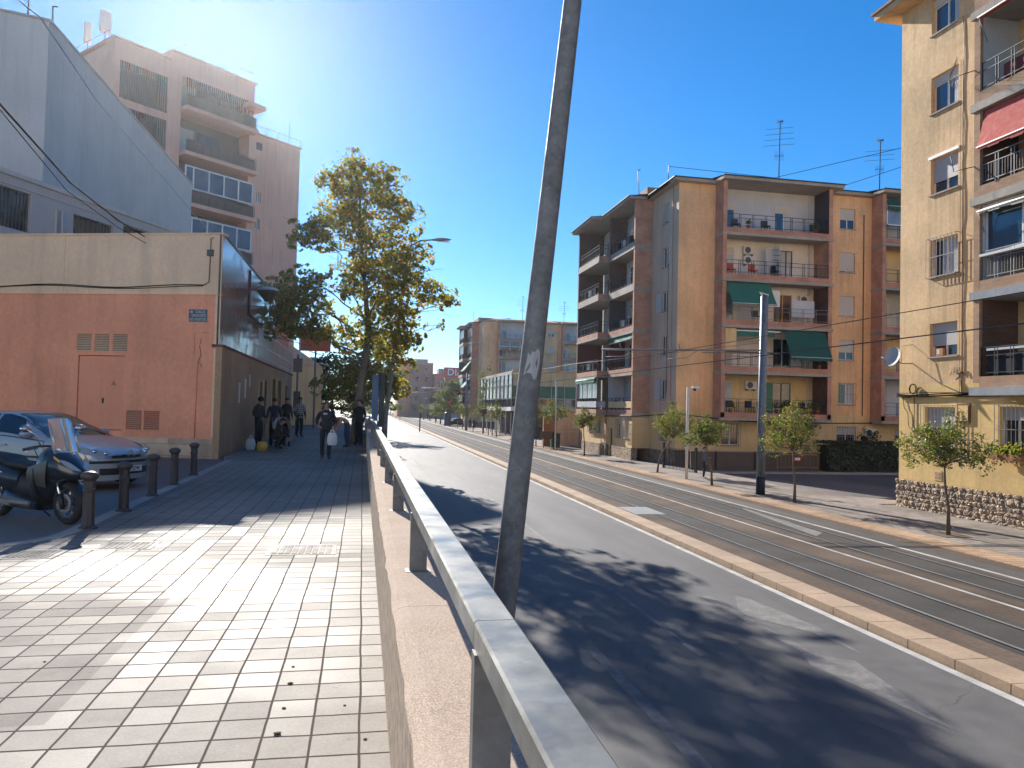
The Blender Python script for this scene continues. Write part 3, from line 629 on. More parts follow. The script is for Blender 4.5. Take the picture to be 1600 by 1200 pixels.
# side wall facing the walkway: glossy cladding above a tan wall
Fw0 = frame(-4.6*KB, 26.1*KB, (0, 1), 1); Fw = lambda u, d, z: Fw0(u*KB, d*KB, kz(z))        # outward = +X
m = MB(); nb = 6
for i in range(nb):
    u0, u1 = .02+15.1*i/nb, 15.1*(i+1)/nb
    if i == 0: m.fbox(Fw, u0, u1, -.03, .0, 5.4, ZT+.02, 'facade_glass')
    else: m.fbox(Fw, u0+.015, u1, -.03, .0, 5.4, ZT+.02, 'facade_glass')
m.fbox(Fw, 0, 15.2, -.1, -.031, 5.2, ZT, 'letter_black').fbox(Fw, -.0, 15.2, -.06, .04, ZT+.021, ZT+.07, 'iron_black'); m.build('cladding', sb)
FwL = lambda u, d, z: Fw(u, d, z)
m = MB(); m.quad(Fw(8.3, .002, 7.2), Fw(10.6, .002, 7.2), Fw(10.6, .002, 8.4), Fw(8.3, .002, 8.4), 'glass_pale'); m.tube([Fw(6.0, .03, 7.2), Fw(8.3, .03, 7.2)], .03, 'iron_black', 5).tube([Fw(6.0, .03, 7.2), Fw(6.0, .03, 9.0)], .03, 'iron_black', 5); m.build('light_panel', sb)
# wall lantern on a bracket
wl = T('wall_lamp', 'dark shaded wall lamp on a bracket near the top of the glossy side wall', 'lamp', (-4.28, 31.1, 7.7)); m = MB()
m.tube([(-4.27, 31.1, 7.42), (-3.85, 31.1, 7.42), (-3.77, 31.1, 7.6)], .025, 'iron_black', 6); m.build('bracket', wl)
m = MB(); m.lathe([(.42, .42), (.40, .38), (.08, 0), (.0, 0)], 'iron_black', 18, c=(-3.77, 31.1, 7.62)); m.build('lamp_shade', wl)
m = MB(); m.lathe([(.43, .42), (.40, .50), (.25, .56), (0, .58)], 'glass_lamp', 18, c=(-3.77, 31.1, 7.62)); m.build('lamp_cover', wl)
# tan wall with doors
tw = T('tan_wall', 'brown tan street wall with doorways and posted notices under the glossy cladding', 'wall', (-4.5, 26.1, W))
Ft0 = frame(-4.5*KB, 26.05*KB, (0, 1), 1); Ft = lambda u, d, z: Ft0(u*KB, d*KB, kz(z))
holes = [(9.2, 10.3, W-.02, 4.6), (10.9, 11.9, W-.02, 4.7), (14.0, 15.6, 3.0, 4.9), (16.6, 18.4, 3.0, 4.9), (20.5, 22.0, W-.02, 4.7)]
m = MB(); wall(m, Ft, 0, 25, W-.35, 5.42, 'tan_wall', holes, depth=.3); m.fbox(Ft, 0, 25, -.3, 0, 5.42, 5.45, 'tan_wall').fbox(Ft, -.01, 0, -.2, 0, W-.35, 5.42, 'tan_wall'); m.build('wall_face', tw)
m = MB(); m.fbox(Ft, -.02, 25, -.32, .05, 5.451, 5.53, 'loggia_red'); m.build('coping', tw)
for i, h in enumerate(holes):
    m = MB(); mt = ['shutter_dark', 'wood_brown', 'shutter_dark', 'shutter_dark', 'wood_brown'][i]; m.fbox(Ft, h[0]+.01, h[1]-.01, -.28, -.24, h[2], h[3]-.01, mt)
    for k in range(4): z = h[2]+(h[3]-h[2])*(k+.5)/4; m.fbox(Ft, h[0]+.12, h[1]-.12, -.239, -.225, z-.2, z+.2, mt)
    m.fbox(Ft, h[0]-.10, h[0], -.05, .03, h[2], h[3]+.1, 'cream_paint').fbox(Ft, h[1], h[1]+.10, -.05, .03, h[2], h[3]+.1, 'cream_paint'); m.build('door' if h[2] < 2.5 else 'window_grille', tw)
for (u, z, w_, h_) in ((3.6, 3.65, .35, .75), (5.0, 3.85, .4, .75), (6.2, 4.3, .3, .5)):
    MB().fbox(Ft, u, u+w_, .002, .006, z, z+h_, 'loggia_white').build('notice', tw)
# orange block and mesh fence further on, tall fence on the wall
ob = T('orange_shopfront', 'orange red painted shopfront beyond the glossy cladding', 'building', (-4.7, 41.6, W)); m = MB(); Fo0 = frame(-4.75*KB, 41.6*KB, (0, 1), 1); Fo = lambda u, d, z: Fo0(u*KB, d*KB, kz(z) if z > W+.01 else W-.02)
m.fbox(Fo, 0, 9, -6, 0, W, 7.6, 'orange_red'); m.build('wall', ob); m = MB(); m.fbox(Fo, 0, 9.1, -6, .1, 7.61, 7.8, 'salmon_paint').fbox(Fo, 1, 8, .01, .06, 6.6, 7.3, 'orange_red'); m.build('fascia', ob)
mf = T('mesh_fence', 'pale wire mesh fence standing on top of the tan street wall', 'fence', (-4.5, 42, 5.53)); m = MB()
for k in range(64): u = 8.5+16*k/63; m.fbox(Ft, u-.012, u+.012, .0, .02, 5.53, 6.9, 'plastic_white')
for z in (5.7, 6.2, 6.88): m.fbox(Ft, 8.5, 24.5, .021, .035, z-.015, z+.015, 'plastic_white')
m.build('mesh_panel', mf)
bb = T('hanging_sign', 'orange red shop sign board on a post behind the plane tree', 'sign', (-3.2, 52, W)); m = MB(); m.box(-4.15, -2.2, 52, 52.2, 7.15, 8.75, 'orange_red'); s_ = m.build('sign_board', bb); m = MB(); m.box(-4.22, -4.12, 51.98, 52.22, 5.9, 8.8, 'plastic_white').tube([(-3.15, 52.1, W), (-3.15, 52.1, 7.15)], .06, 'iron_grey', 8); m.build('post', bb)
lettering(s_, 'CENTRO', .30, Matrix.Translation((-3.15, 51.98, 8.35)) @ Matrix.Rotation(R_(90), 4, 'X'), 'loggia_grey', sx=1.1)
tb = T('tan_house', 'plain tan gabled house beyond the mesh fence', 'building', (-6, 58, W)); m = MB(); m.prism([(-5.2, 58), (-3.3, 63), (-3.3, 78), (-14, 78), (-14, 58)], W, 6.6, 'cream_paint'); m.build('wall', tb); m = MB(); m.add([(-5.2, 57.9, 7.9), (-3.2, 63, 6.61), (-3.2, 78, 6.61), (-14, 78, 7.9), (-14, 57.9, 7.9), (-5.2, 57.9, 6.61), (-14, 57.9, 6.61), (-14, 78, 6.61)], [(0, 1, 2, 3, 4), (0, 4, 6, 5), (0, 5, 1), (3, 2, 7), (6, 4, 3, 7)], 'beige_paint'); m.build('roof', tb)
for u in (60, 63.5, 67, 70): MB().box(-3.31, -3.27, u+4, u+5.2, 3.6, 5.4, 'glass_dark').build('window', tb)
pp = T('service_pole', 'slim grey street pole with small signs beside the tan wall', 'pole', (-3.35, 41, W)); m = MB(); m.tube([(-3.35, 41, W), (-3.35, 41, 6.2)], .05, 'iron_grey', 8); m.build('post', pp); m = MB(); m.box(-3.58, -3.12, 40.93, 40.97, 5.3, 6.0, 'iron_grey'); m.build('sign_plate', pp); m = MB(); m.box(-3.52, -3.18, 40.93, 40.97, 3.4, 4.3, 'sign_dark'); m.build('sign_plate', pp)
# ------------------------------------------------------------------ tall pink tower
KT = 1.5
tt = T('apartment_tower', 'tall pink apartment tower with stacked balconies behind the salmon building', 'building', (-5.56*KT, 63.6*KT, W))
A = R_(46.85); U = (math.sin(A), math.cos(A)); FT0 = frame(-5.56*KT, 63.6*KT, (-U[0], -U[1]), -1); FT = lambda u, d, z: FT0(u*KT, d*KT, 3.7+(z-3.7)*KT)   # u runs left toward viewer, outward to the camera
ZR = 24.15; ZM = 27.85; zb = 2.6
def fl(k): return 17.25+2.95*k       # floor levels of visible loggias (k=0 lowest)
m = MB()
wall(m, FT, 0, 4.45, zb, ZR, 'tower_pink', [(3.55, 3.95, 18.95+.0, 19.75), (3.6, 4.0, 16.9, 17.7)], depth=.2)
m.build('wing_wall', tt)
window(tt, FT, 3.57, 3.93, 18.97, 19.73, pane='glass_blue', sill=False); window(tt, FT, 3.62, 3.98, 16.92, 17.68, pane='glass_blue', sill=False); MB().fbox(FT, 3.6, 4.1, .005, .05, 23.0, 23.55, 'shutter_dark').build('vent', tt)
m = MB(); fls = [6.9, 10.4, 13.95, 17.5, 21.05, 24.2]
# main block: recessed loggia column between u=4.6 and 9.9 with slab fronts, then plain, then barred band at left
for k, z in enumerate(fls): m.fbox(FT, 4.45, 10.3, -1.3, .75, z-.28, z, 'tower_pink')
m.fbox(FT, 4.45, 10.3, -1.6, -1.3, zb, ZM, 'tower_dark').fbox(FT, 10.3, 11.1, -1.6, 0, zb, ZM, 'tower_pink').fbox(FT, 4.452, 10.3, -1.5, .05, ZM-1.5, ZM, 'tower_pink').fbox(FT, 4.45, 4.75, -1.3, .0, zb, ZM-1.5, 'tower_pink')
wall(m, FT, 11.1, 15.0, zb, 27.2, 'tower_pink', [(11.3, 14.6, 20.4, 22.9), (11.3, 14.6, 23.4, 25.9)], depth=1.2)
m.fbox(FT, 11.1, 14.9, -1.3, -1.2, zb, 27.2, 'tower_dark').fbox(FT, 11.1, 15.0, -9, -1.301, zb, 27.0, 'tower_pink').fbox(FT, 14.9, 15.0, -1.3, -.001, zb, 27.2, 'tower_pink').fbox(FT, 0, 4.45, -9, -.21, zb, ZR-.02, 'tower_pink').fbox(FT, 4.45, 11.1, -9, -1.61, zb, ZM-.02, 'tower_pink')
m.build('tower_body', tt)
m = MB(); m.fbox(FT, -.1, 4.4, -9, .12, ZR, ZR+.12, 'tower_pink').fbox(FT, 4.3, 11.1, -9, .15, ZM, ZM+.12, 'tower_pink').fbox(FT, 11.1, 15.1, -9, .12, 27.2, 27.32, 'tower_pink').fbox(FT, 5.0, 7.0, -6, -3, ZM+.1, 28.6, 'tower_pink').fbox(FT, 4.2, 5.6, -.5, 1.2, ZM-2.2, ZM-1.9, 'tower_pink'); m.build('roof', tt)
for k, z in enumerate(fls):
    F = FT
    railing(tt, [F(4.55, .7, 0)[:2], F(10.2, .7, 0)[:2]], 3.7+(z-3.7)*KT, 1.35, 'shutter_dark', bars=.16)
    MB().fbox(F, 4.62, 10.18, .60, .64, z+.02, z+.84, 'tower_dark').build('balcony_front', tt)
    if k in (3, 2, 1):   # glazed balconies
        m = MB(); z1 = z+2.6; mt = 'white_frame'
        for u in (4.7, 5.9, 7.1, 8.3, 9.5, 10.1): m.fbox(F, u-.05, u+.05, .5, .58, z+1.0 if k != 3 else z+1.0, z1, mt)
        m.fbox(F, 4.7, 10.1, .5, .58, z+.98, z+1.08, mt).fbox(F, 4.7, 10.1, .5, .58, z1-.1, z1, mt); w_ = m.build('window', tt)
        MB().fbox(F, 4.72, 10.08, .52, .54, z+1.05, z1-.05, 'glass_blue').build('pane', w_); pass
    else: MB().fbox(F, 6.5, 8.2, -1.29, -1.26, z, z+2.2, 'glass_dark').fbox(F, 8.5, 9.9, -1.29, -1.26, z, z+2.2, 'shutter_grey').build('balcony_door', tt)
m = MB(); n = 34
for k in range(n): u = 4.7+5.5*k/n; m.fbox(FT, u, u+.06, .3, .36, 24.1, 26.3, 'tower_dark')
m.build('slatted_blind', tt)
m = MB()
for zz in (20.4, 23.4):
    for k in range(22): u = 11.35+3.2*k/21; m.fbox(FT, u-.03, u+.03, -.12, -.06, zz, zz+2.5, 'shutter_dark')
m.build('barred_screen', tt)
m = MB(); m.tube([FT(0, 0, ZR+.7), FT(4.3, 0, ZR+.7)], .03, 'iron_grey', 5)
for u in (0, 1.1, 2.2, 3.3, 4.3): m.tube([FT(u, 0, ZR), FT(u, 0, ZR+(.7 if u != 1.1 else 1.9))], .03, 'iron_grey', 5)
m.tube([FT(4.6, 0, ZM+.8), FT(5.8, 0, ZM+.8)], .03, 'iron_grey', 5).tube([FT(10, 0, ZM+.9), FT(11, 0, ZM+.5)], .03, 'iron_grey', 5).tube([FT(14.9, -1, 28.0), FT(14.9, -8, 28.0)], .03, 'iron_grey', 5).tube([FT(14.9, -1, 27.3), FT(14.9, -1, 28.0)], .03, 'iron_grey', 5).tube([FT(14.9, -8, 27.3), FT(14.9, -8, 28.0)], .03, 'iron_grey', 5); m.build('roof_rail', tt)
for u, h_, r in ((14.5, 2.0, .32), (14.7, 1.7, .2)):
    dd = -2.6 if u < 14.6 else -4.6; MB().tube([FT(u, dd+.2, 27.3), FT(u, dd+.2, 27.3+h_-.9)], .05, 'iron_grey', 6).fbox(FT, u-r, u+r, dd, dd+.3, 27.3+h_-.9, 27.3+h_+.5, 'loggia_white').build('chimney_box', tt)
# ------------------------------------------------------------------ grey blank-walled block and windowed annex
gb = T('blank_wall_block', 'huge pale grey blank-walled building with a sloping roofline at left', 'building', (-13.5, 36, W))
AZ = R_(1.6); FG = frame(-13.84, 36.13, (math.sin(AZ), math.cos(AZ)), 1); m = MB(); ZA, ZB = 20.02, 20.0
sx = Fs(0, 0, 0)
a0 = (-13.84, 36.13); a1 = (-13.15, 61.2)
vs = [(*a0, W), (*a1, W), (*a1, 20.0), (-13.84, 38, 20.9), (*a0, 20.0), (-17.8, 34.9, 19.95), (-17.8, 34.9, W), (-30, 31, 19.9), (-30, 31, W), (-30, 61.2, 19.9), (-30, 61.2, W)]
m.add(vs, [(0, 1, 2, 4), (6, 0, 4, 5), (8, 6, 5, 7), (1, 10, 9, 2), (10, 8, 7, 9), (4, 2, 9, 7, 5)], 'grey_wall'); m.build('wall', gb)
m = MB(); m.tube([(a0[0]+.03, a0[1], 20.05), (a1[0]+.03, a1[1], 20.05)], .07, 'grey_wall_low', 5).tube([(a0[0], a0[1]-.03, 20.05), (-17.8, 34.87, 20.0)], .07, 'grey_wall_low', 5); m.build('roof_edge', gb)
MB().tube([(-14.6, 35.9, 20.0), (-14.6, 35.9, 21.1), (-14.3, 35.9, 21.1)], .04, 'iron_grey', 5).tube([(-13.9, 36.6, 20), (-13.9, 36.6, 20.9), (-13.7, 36.6, 20.9)], .04, 'iron_grey', 5).build('vent_pipe', gb)
an = T('grey_annex', 'lower pale grey annex with dark barred windows above the salmon roof', 'building', (-11, 36.5, W)); AZ = R_(24)
FA = frame(-10.99, 36.53, (math.sin(AZ), math.cos(AZ)), 1); m = MB()
hl = [(-5.9, -4.45, 10.0, 11.5), (-2.35, -.05, 9.6, 11.3), (.5, 2.9, 9.8, 11.55)]
wall(m, FA, -14, 6, W, 11.95, 'grey_wall_low', hl, depth=.25); m.fbox(FA, -14, 6, -1.2, -.26, W, 11.9, 'grey_wall_low'); m.build('wall', an)
m = MB(); m.fbox(FA, -14, 6, -1.6, .1, 11.951, 12.12, 'grey_wall'); m.fbox(FA, -14, 6, .0, .05, 11.6, 11.66, 'grey_wall'); m.build('roof_edge', an)
for h in hl:
    w_ = MB().fbox(FA, h[0]+.01, h[1]-.01, -.22, -.2, h[2]+.01, h[3]-.01, 'glass_dark').build('window', an); m = MB()
    for k in range(9): u = h[0]+(h[1]-h[0])*(k+.5)/9; m.fbox(FA, u-.012, u+.012, -.1, -.07, h[2], h[3], 'shutter_dark')
    m.build('bars', w_)
MB().tube([FA(-3.3, .08, W+6), FA(-3.3, .08, 11.2), FA(-3.0, .08, 11.2), FA(-3.0, .08, W+6)], .05, 'grey_wall', 6).build('downpipe', an)
# ------------------------------------------------------------------ corner apartment block (used twice, with its own variations)
brick('brick_red', (.66, .30, .18), (.54, .23, .14), (.48, .36, .27))
brick('brick_band', (.62, .27, .17), (.50, .20, .12), (.48, .36, .27), bw=.26, bh=.09)
brick('brick_tan', (.50, .30, .17), (.42, .22, .12), (.36, .25, .16))
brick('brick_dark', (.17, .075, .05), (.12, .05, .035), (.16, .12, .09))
E5 = 19.25
def antenna(par, x, y, z, h, n=4, name='antenna'):
    m = MB(); m.tube([(x, y, z), (x+.05, y, z+h)], .035, 'antenna_grey', 6)
    for k in range(n):
        zz = z+h*(.62+.09*k); m.tube([(x-1.0+.05*k, y+.3, zz), (x+1.0-.05*k, y-.3, zz+.14)], .014, 'antenna_grey', 4)
    m.tube([(x+.05, y-.3, z+h), (x+.05, y+.4, z+h+.2)], .05, 'antenna_grey', 5)
    for d in (-.2, -.1, .1, .2): m.tube([(x+.05+d, y, z+h-.1), (x+.05+d*1.2, y, z+h+.25)], .012, 'antenna_grey', 4)
    m.tube([(x-.35, y, z+h*.45), (x+.35, y, z+h*.47)], .02, 'antenna_grey', 4)
    for d in (-.3, -.15, .15, .3): m.tube([(x+d, y, z+h*.38), (x+d, y, z+h*.54)], .012, 'antenna_grey', 4)
    return m.build(name, par)
def loggia(b, F, u0, u1, dout, z, H, back, wallm, spec, first=False, side=None, railh=.95):
    """one balcony storey: recess behind the slab front at distance dout; spec lists doors, awnings..."""
    pass
def corner_block(ox, oy, label, name, variant):
    b = T(name, label, 'apartment block', (ox, oy, 0))
    S = frame(ox, oy, (1, 0), 1)      # south face, outward -Y
    V = frame(ox, oy, (0, 1), -1)     # street face, outward -X
    FL = [3.7+3.1*k for k in range(5)]
    pr = 1.2
    # plain wall pieces
    hs = []
    for k, z in enumerate(FL): hs.append((12.1, 13.3, z+.82, z+2.25))
    gh = [(3.3, 4.6, 1.55, 2.95), (7.0, 8.1, 1.7, 2.9), (12.0, 13.5, 1.6, 2.9), (16.6, 17.9, 1.6, 2.8)]
    m = MB(); wall(m, S, 0, 2.65, 3.7, E5, 'yellow_paint'); m.build('corner_wall', b); m = MB(); wall(m, S, 10.7, 15.0, 3.7, E5, 'yellow_paint', hs); m.build('stair_wall', b)
    m = MB(); wall(m, S, 0, 24, 1.15, 3.7, 'cream_paint', gh, depth=.2); m.fbox(S, .0, 11, -.25, .06, -.05, 1.15, 'dark_base').fbox(S, 11, 24, -.25, .05, -.05, 1.15, 'dark_base'); m.build('ground_wall', b)
    hv = [(1.75, 2.75, z+.85, z+2.25) for z in FL]
    m = MB(); wall(m, V, 0, 4.8, 3.7, E5, 'beige_paint', hv)
    gv = [(1.6, 2.5, 1.75, 2.75), (5.4, 6.3, 1.6, 3.1), (8.2, 9.1, 1.6, 3.1)]
    m.fbox(V, 4.8, 24, -.6, -.1, 0, E5, 'beige_paint'); m.build('street_wall', b)
    m = MB(); wall(m, V, 0, 4.8, 1.0, 3.7, 'cream_paint', gv[:1]); F2 = lambda u, d, z: V(u, d+1.3, z)
    wall(m, F2, 4.8, 10.8, 1.0, 3.45, 'cream_paint', [(5.5, 6.4, 1.7, 3.1), (7.3, 8.2, 1.7, 3.1), (9.3, 10.2, .02, 2.3)]); m.quad(V(4.8, 0, 1), V(4.8, 1.3, 1), V(4.8, 1.3, 3.45), V(4.8, 0, 3.45), 'cream_paint')
    F3 = lambda u, d, z: V(u, d+1.5, z); wall(m, F3, 10.8, 17, 1.0, 3.45, 'cream_paint', [(11.6, 12.6, 1.9, 3.0), (14, 15, 1.9, 3.0)])
    m.fbox(V, -.02, 4.79, -.2, .05, 0, 1.0, 'rubble_stone').fbox(V, 4.8, 9.28, .9, 1.36, 0, 1.0, 'rubble_stone').fbox(V, 10.22, 17, .9, 1.56, 0, 1.0, 'rubble_stone'); m.build('ground_wall', b)
    if variant == 0:
        MB().fbox(V, 9.32, 10.18, 1.08, 1.12, .12, 2.28, 'shutter_dark').fbox(V, 9.6, 9.9, 1.13, 1.14, 1.2, 2.0, 'glass_dark').build('entrance_door', b)
    # roof
    m = MB()
    for (x0, x1, d0, d1) in ((-.5, 2.4, -10, .5), (2.4, 11.3, -10, pr+.5), (11.3, 14.3, -10, .5), (14.3, 24, -10, pr+.5)): m.fbox(S, x0, x1-.003, d0, d1, E5, E5+.20, 'concrete')
    for (y0, y1, d1) in ((.503, 4.6, .5), (4.6, 11.2, 1.85), (11.2, 17.4, 2.7), (17.4, 20, .9)): m.fbox(V, y0, y1-.003, -.55 if y0 < 10 else -.55, d1, E5+.001, E5+.201, 'concrete')
    m.build('eave', b)
    m = MB()
    for (x0, x1, d1) in ((-.6, 2.35, .6), (2.35, 11.35, pr+.6), (11.35, 14.25, .6), (14.25, 24, pr+.6)):
        m.add([S(x0, d1, E5+.20), S(x1, d1, E5+.20), S(x1, -6, E5+1.35), S(x0+(6 if x0 < 0 else 0), -6, E5+1.35)], [(0, 1, 2, 3)], 'roof_tile'); m.fbox(S, x0, x1, d1-.05, d1, E5+.20, E5+.26, 'iron_black' if variant == 0 else 'roof_tile')
    for (y0, y1, d1) in ((-.6, 4.55, .6), (4.55, 11.25, 1.95), (11.25, 17.5, 2.8), (17.5, 20, 1.0)):
        m.add([V(y0, d1, E5+.205), V(y1, d1, E5+.205), V(y1, -6, E5+1.36), V(y0+(6 if y0 < 0 else 0), -6, E5+1.36)], [(0, 1, 2, 3)], 'roof_tile'); m.fbox(V, y0, y1, d1-.05, d1, E5+.205, E5+.265, 'iron_black' if variant == 0 else 'roof_tile')
    m.fbox(S, 0, 24, -12, -6, E5+.2, E5+1.35, 'roof_tile'); m.build('roof', b)
    # south bays
    for bi, (u0, u1) in enumerate(((2.65, 10.75), (14.6, 23.0))):
        m = MB()
        m.fbox(S, u0, u0+.28, 0.0, pr, 3.25, E5, 'brick_red').fbox(S, u1-.28, u1, .0, pr, 3.25, E5, 'brick_red')
        m.fbox(S, u0-.012, u0+.01, -.0, pr+.01, 3.2, 3.42, 'concrete'); m.build('brick_pier', b)
        for k, z in enumerate(FL):
            MB().fbox(S, u0+.28, u1-.28, -.6, pr-.02, z-.30, z, 'concrete').fbox(S, u0+.281 if k else u0, u1-.281 if k else u1, pr-.02, pr+.0, z-.28, z+.05, 'brick_band').fbox(S, u0-.03, u1+.03, -.0, pr+.10, z-.48, z-.285, 'concrete').build('balcony_slab', b)
            m = MB(); wm = (['cream_paint', 'loggia_white', 'loggia_white', 'loggia_white', 'loggia_grey'] if bi == 0 else ['loggia_grey', 'cream_paint', 'loggia_white', 'cream_paint', 'loggia_grey'])[k]; top = z+2.815 if k < 4 else E5
            dep = -.62
            B = lambda u, d, zz: S(u, d-.6, zz)
            doors = [(u0+.32, u0+1.72), (u0+4.75, u0+6.15)]
            wall(m, B, u0+.2, u1-.2, z, top, wm, [(a, c, z+.03, z+2.2) for a, c in doors], depth=.12)
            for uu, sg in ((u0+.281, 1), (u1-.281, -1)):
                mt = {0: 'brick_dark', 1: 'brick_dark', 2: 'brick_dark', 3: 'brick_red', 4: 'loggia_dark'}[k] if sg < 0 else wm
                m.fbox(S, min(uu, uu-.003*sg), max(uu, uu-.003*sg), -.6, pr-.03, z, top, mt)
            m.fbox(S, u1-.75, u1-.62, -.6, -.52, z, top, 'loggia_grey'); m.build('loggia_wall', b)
            for di, (a, c) in enumerate(doors):
                if k == 3 and di == 1: window(b, B, a, c, z+.03, z+2.2, depth=.12, frame_m='wood_dark', pane='curtain', sill=False, name='balcony_door', mull=2)
                elif k == 0 and di == 1:
                    window(b, B, a, c, z+.03, z+2.2, depth=.12, frame_m='door_green', pane='glass_dark', sill=False, name='balcony_door'); MB().fbox(B, a-1.0, a-.02, .0, .05, z+.03, z+2.2, 'door_green').build('shutter', b)
                elif k == 2 and di == 1: window(b, B, a, c, z+.03, z+2.2, depth=.12, frame_m='ochre_paint', pane='wood_brown', sill=False, name='balcony_door')
                else: window(b, B, a, c, z+.03, z+2.2, depth=.12, pane=['glass_dark', 'glass_dark', 'glass_pale', 'glass_dark', 'glass_blue'][k], sill=False, name='balcony_door', box=.42 if k > 2 else 0, cur=[.5, .4, 0, .55, -.4][(k+di) % 5])
            railing(b, [S(u0+.29, pr-.04, 0)[:2], S(u1-.29, pr-.04, 0)[:2]], z+.05, .92, 'iron_blue' if k != 2 else 'iron_grey')
        if bi == 0:
            if variant == 0:
                B = lambda u, d, zz: S(u, d-.6, zz)
                aircon(b, B, u0+2.3, FL[3]+1.75, .0); aircon(b, B, u0+2.32, FL[3]+1.05, .0); aircon(b, B, u0+6.6, FL[2]+1.6, 0.); aircon(b, B, u0+2.6, FL[0]+1.7, 0.)
                m = MB()
                for q in range(6): m.fbox(S, u0+3.75, u0+4.3, .9-.02, .95, FL[3]+.1+.35*q, FL[3]+.12+.35*q, 'cloth_black')
                m.fbox(S, u0+3.7, u0+4.35, .1, .14, FL[3]+.05, FL[3]+2.1, 'loggia_grey').fbox(S, u0+4.36, u0+4.40, .1, .8, FL[3]+.05, FL[3]+2.3, 'cloth_white'); m.build('partition_screen', b)
                awning(b, S, u0+.35, u0+3.5, FL[2]+2.55, FL[2]+1.05, .95, pr-.1, 'awning_green', .05)
                awning(b, S, u0+4.6, u1-.45, FL[1]+2.55, FL[1]+.75, .9, pr-.1, 'awning_dark', .25)
                m = MB(); m.fbox(S, u0+.3, u0+1.1, pr-.15, pr-.1, FL[1]+.9, FL[1]+2.6, 'cream_paint').fbox(S, u0+1.1, u0+4.3, pr-.12, pr-.07, FL[1]+2.42, FL[1]+2.5, 'white_frame').fbox(S, u0+.3, u0+4.3, pr-.13, pr-.08, FL[1]+.98, FL[1]+1.06, 'shutter_dark').fbox(S, u0+1.12, u0+3.9, pr-.12, pr-.1, FL[1]+2.1, FL[1]+2.42, 'awning_green'); m.build('glazing_frame', b)
                m = MB(); m.fbox(S, u0+5.4, u0+7.1, .62, .65, FL[2]+.5, FL[2]+1.65, 'loggia_grey'); m.build('hung_sheet', b); m = MB(); m.fbox(S, u0+3.6, u0+4.4, .82, .85, FL[2]+1.1, FL[2]+2.2, 'cloth_white'); m.build('hung_sheet', b)
                # small balcony furniture
                for u, k, c in ((1.0, 4, 'iron_black'), (3.2, 4, 'iron_black'), (.7, 3, 'awning_red'), (2.3, 3, 'awning_red'), (4.0, 3, 'cloth_black'), (2.6, 2, 'iron_black'), (.8, 0, 'iron_black'), (2.2, 0, 'cloth_navy'), (3.1, 0, 'cloth_navy'), (6.2, 0, 'cloth_black'), (6.9, 4, 'iron_black')):
                    z = FL[k]+.02; m = MB(); m.fbox(S, u0+u, u0+u+.5, .3, .75, z+.38, z+.44, c).fbox(S, u0+u, u0+u+.5, .28, .32, z+.44, z+.85, c)
                    for a in (.02, .44): 
                        for d in (.32, .7): m.fbox(S, u0+u+a, u0+u+a+.035, d, d+.035, z, z+.38, c)
                    m.build('balcony_chair', b)
                for u, k, s in ((4.6, 0, .3), (5.2, 0, .38), (6.0, 0, .33), (6.8, 0, .42), (7.3, 0, .3), (.9, 0, .2), (2.0, 4, .2), (7.0, 4, .3), (7.4, 1, .2)):
                    m = MB(); c = S(u0+u, .85, FL[k]+.45); random.seed(int(u*10+k))
                    for q in range(90):
                        d = Vector((random.gauss(0, .4), random.gauss(0, .3), abs(random.gauss(0, .6)))); p = Vector(c)+d*s; a = Vector((random.gauss(0, 1), random.gauss(0, 1), random.gauss(0, 1))).normalized()*.06; e_ = a.cross(Vector((random.random(), 1, .3))).normalized()*.04
                        m.add([p-a, p+e_, p+a, p-e_], [(0, 1, 2, 3)], 'leaf_green')
                    m.lathe([(.0, -.43), (.10, -.43), (.14, -.12), (.15, -.1), (0, -.1)], 'terracotta', 10, c=c); m.build('plant_foliage', b)
            else:
                m = MB(); z = FL[3]
                for u in range(5): m.fbox(S, u0+.3+1.85*u-.04, u0+.3+1.85*u+.04, pr-.1, pr-.05, z+.95, z+2.6, 'white_frame')
                m.fbox(S, u0+.3, u1-.3, pr-.1, pr-.05, z+1.7, z+1.78, 'white_frame').fbox(S, u0+.3, u1-.3, pr-.09, pr-.08, z+.95, z+2.6, 'glass_dark'); m.build('glazing_frame', b)
        elif variant == 0:
            awning(b, S, u0+.3, u0+3.5, FL[4]+2.9, FL[4]+2.3, .3, pr-.1, 'awning_dark', .3); awning(b, S, u0+2.2, u0+4.2, FL[2]+2.5, FL[2]+1.0, .5, pr-.1, 'awning_dark', .2)
            m = MB(); m.fbox(S, u0+.35, u0+2.1, pr-.1, pr-.05, FL[4]+1.0, FL[4]+1.08, 'white_frame').fbox(S, u0+1.75, u0+1.83, pr-.1, pr-.05, FL[4]+1.0, FL[4]+2.8, 'white_frame').fbox(S, u0+.35, u0+.43, pr-.1, pr-.05, FL[4]+1.0, FL[4]+2.8, 'white_frame').fbox(S, u0+.36, u0+2.9, pr-.09, pr-.08, FL[4]+1.05, FL[4]+2.8, 'glass_pale'); m.build('glazing_frame', b)
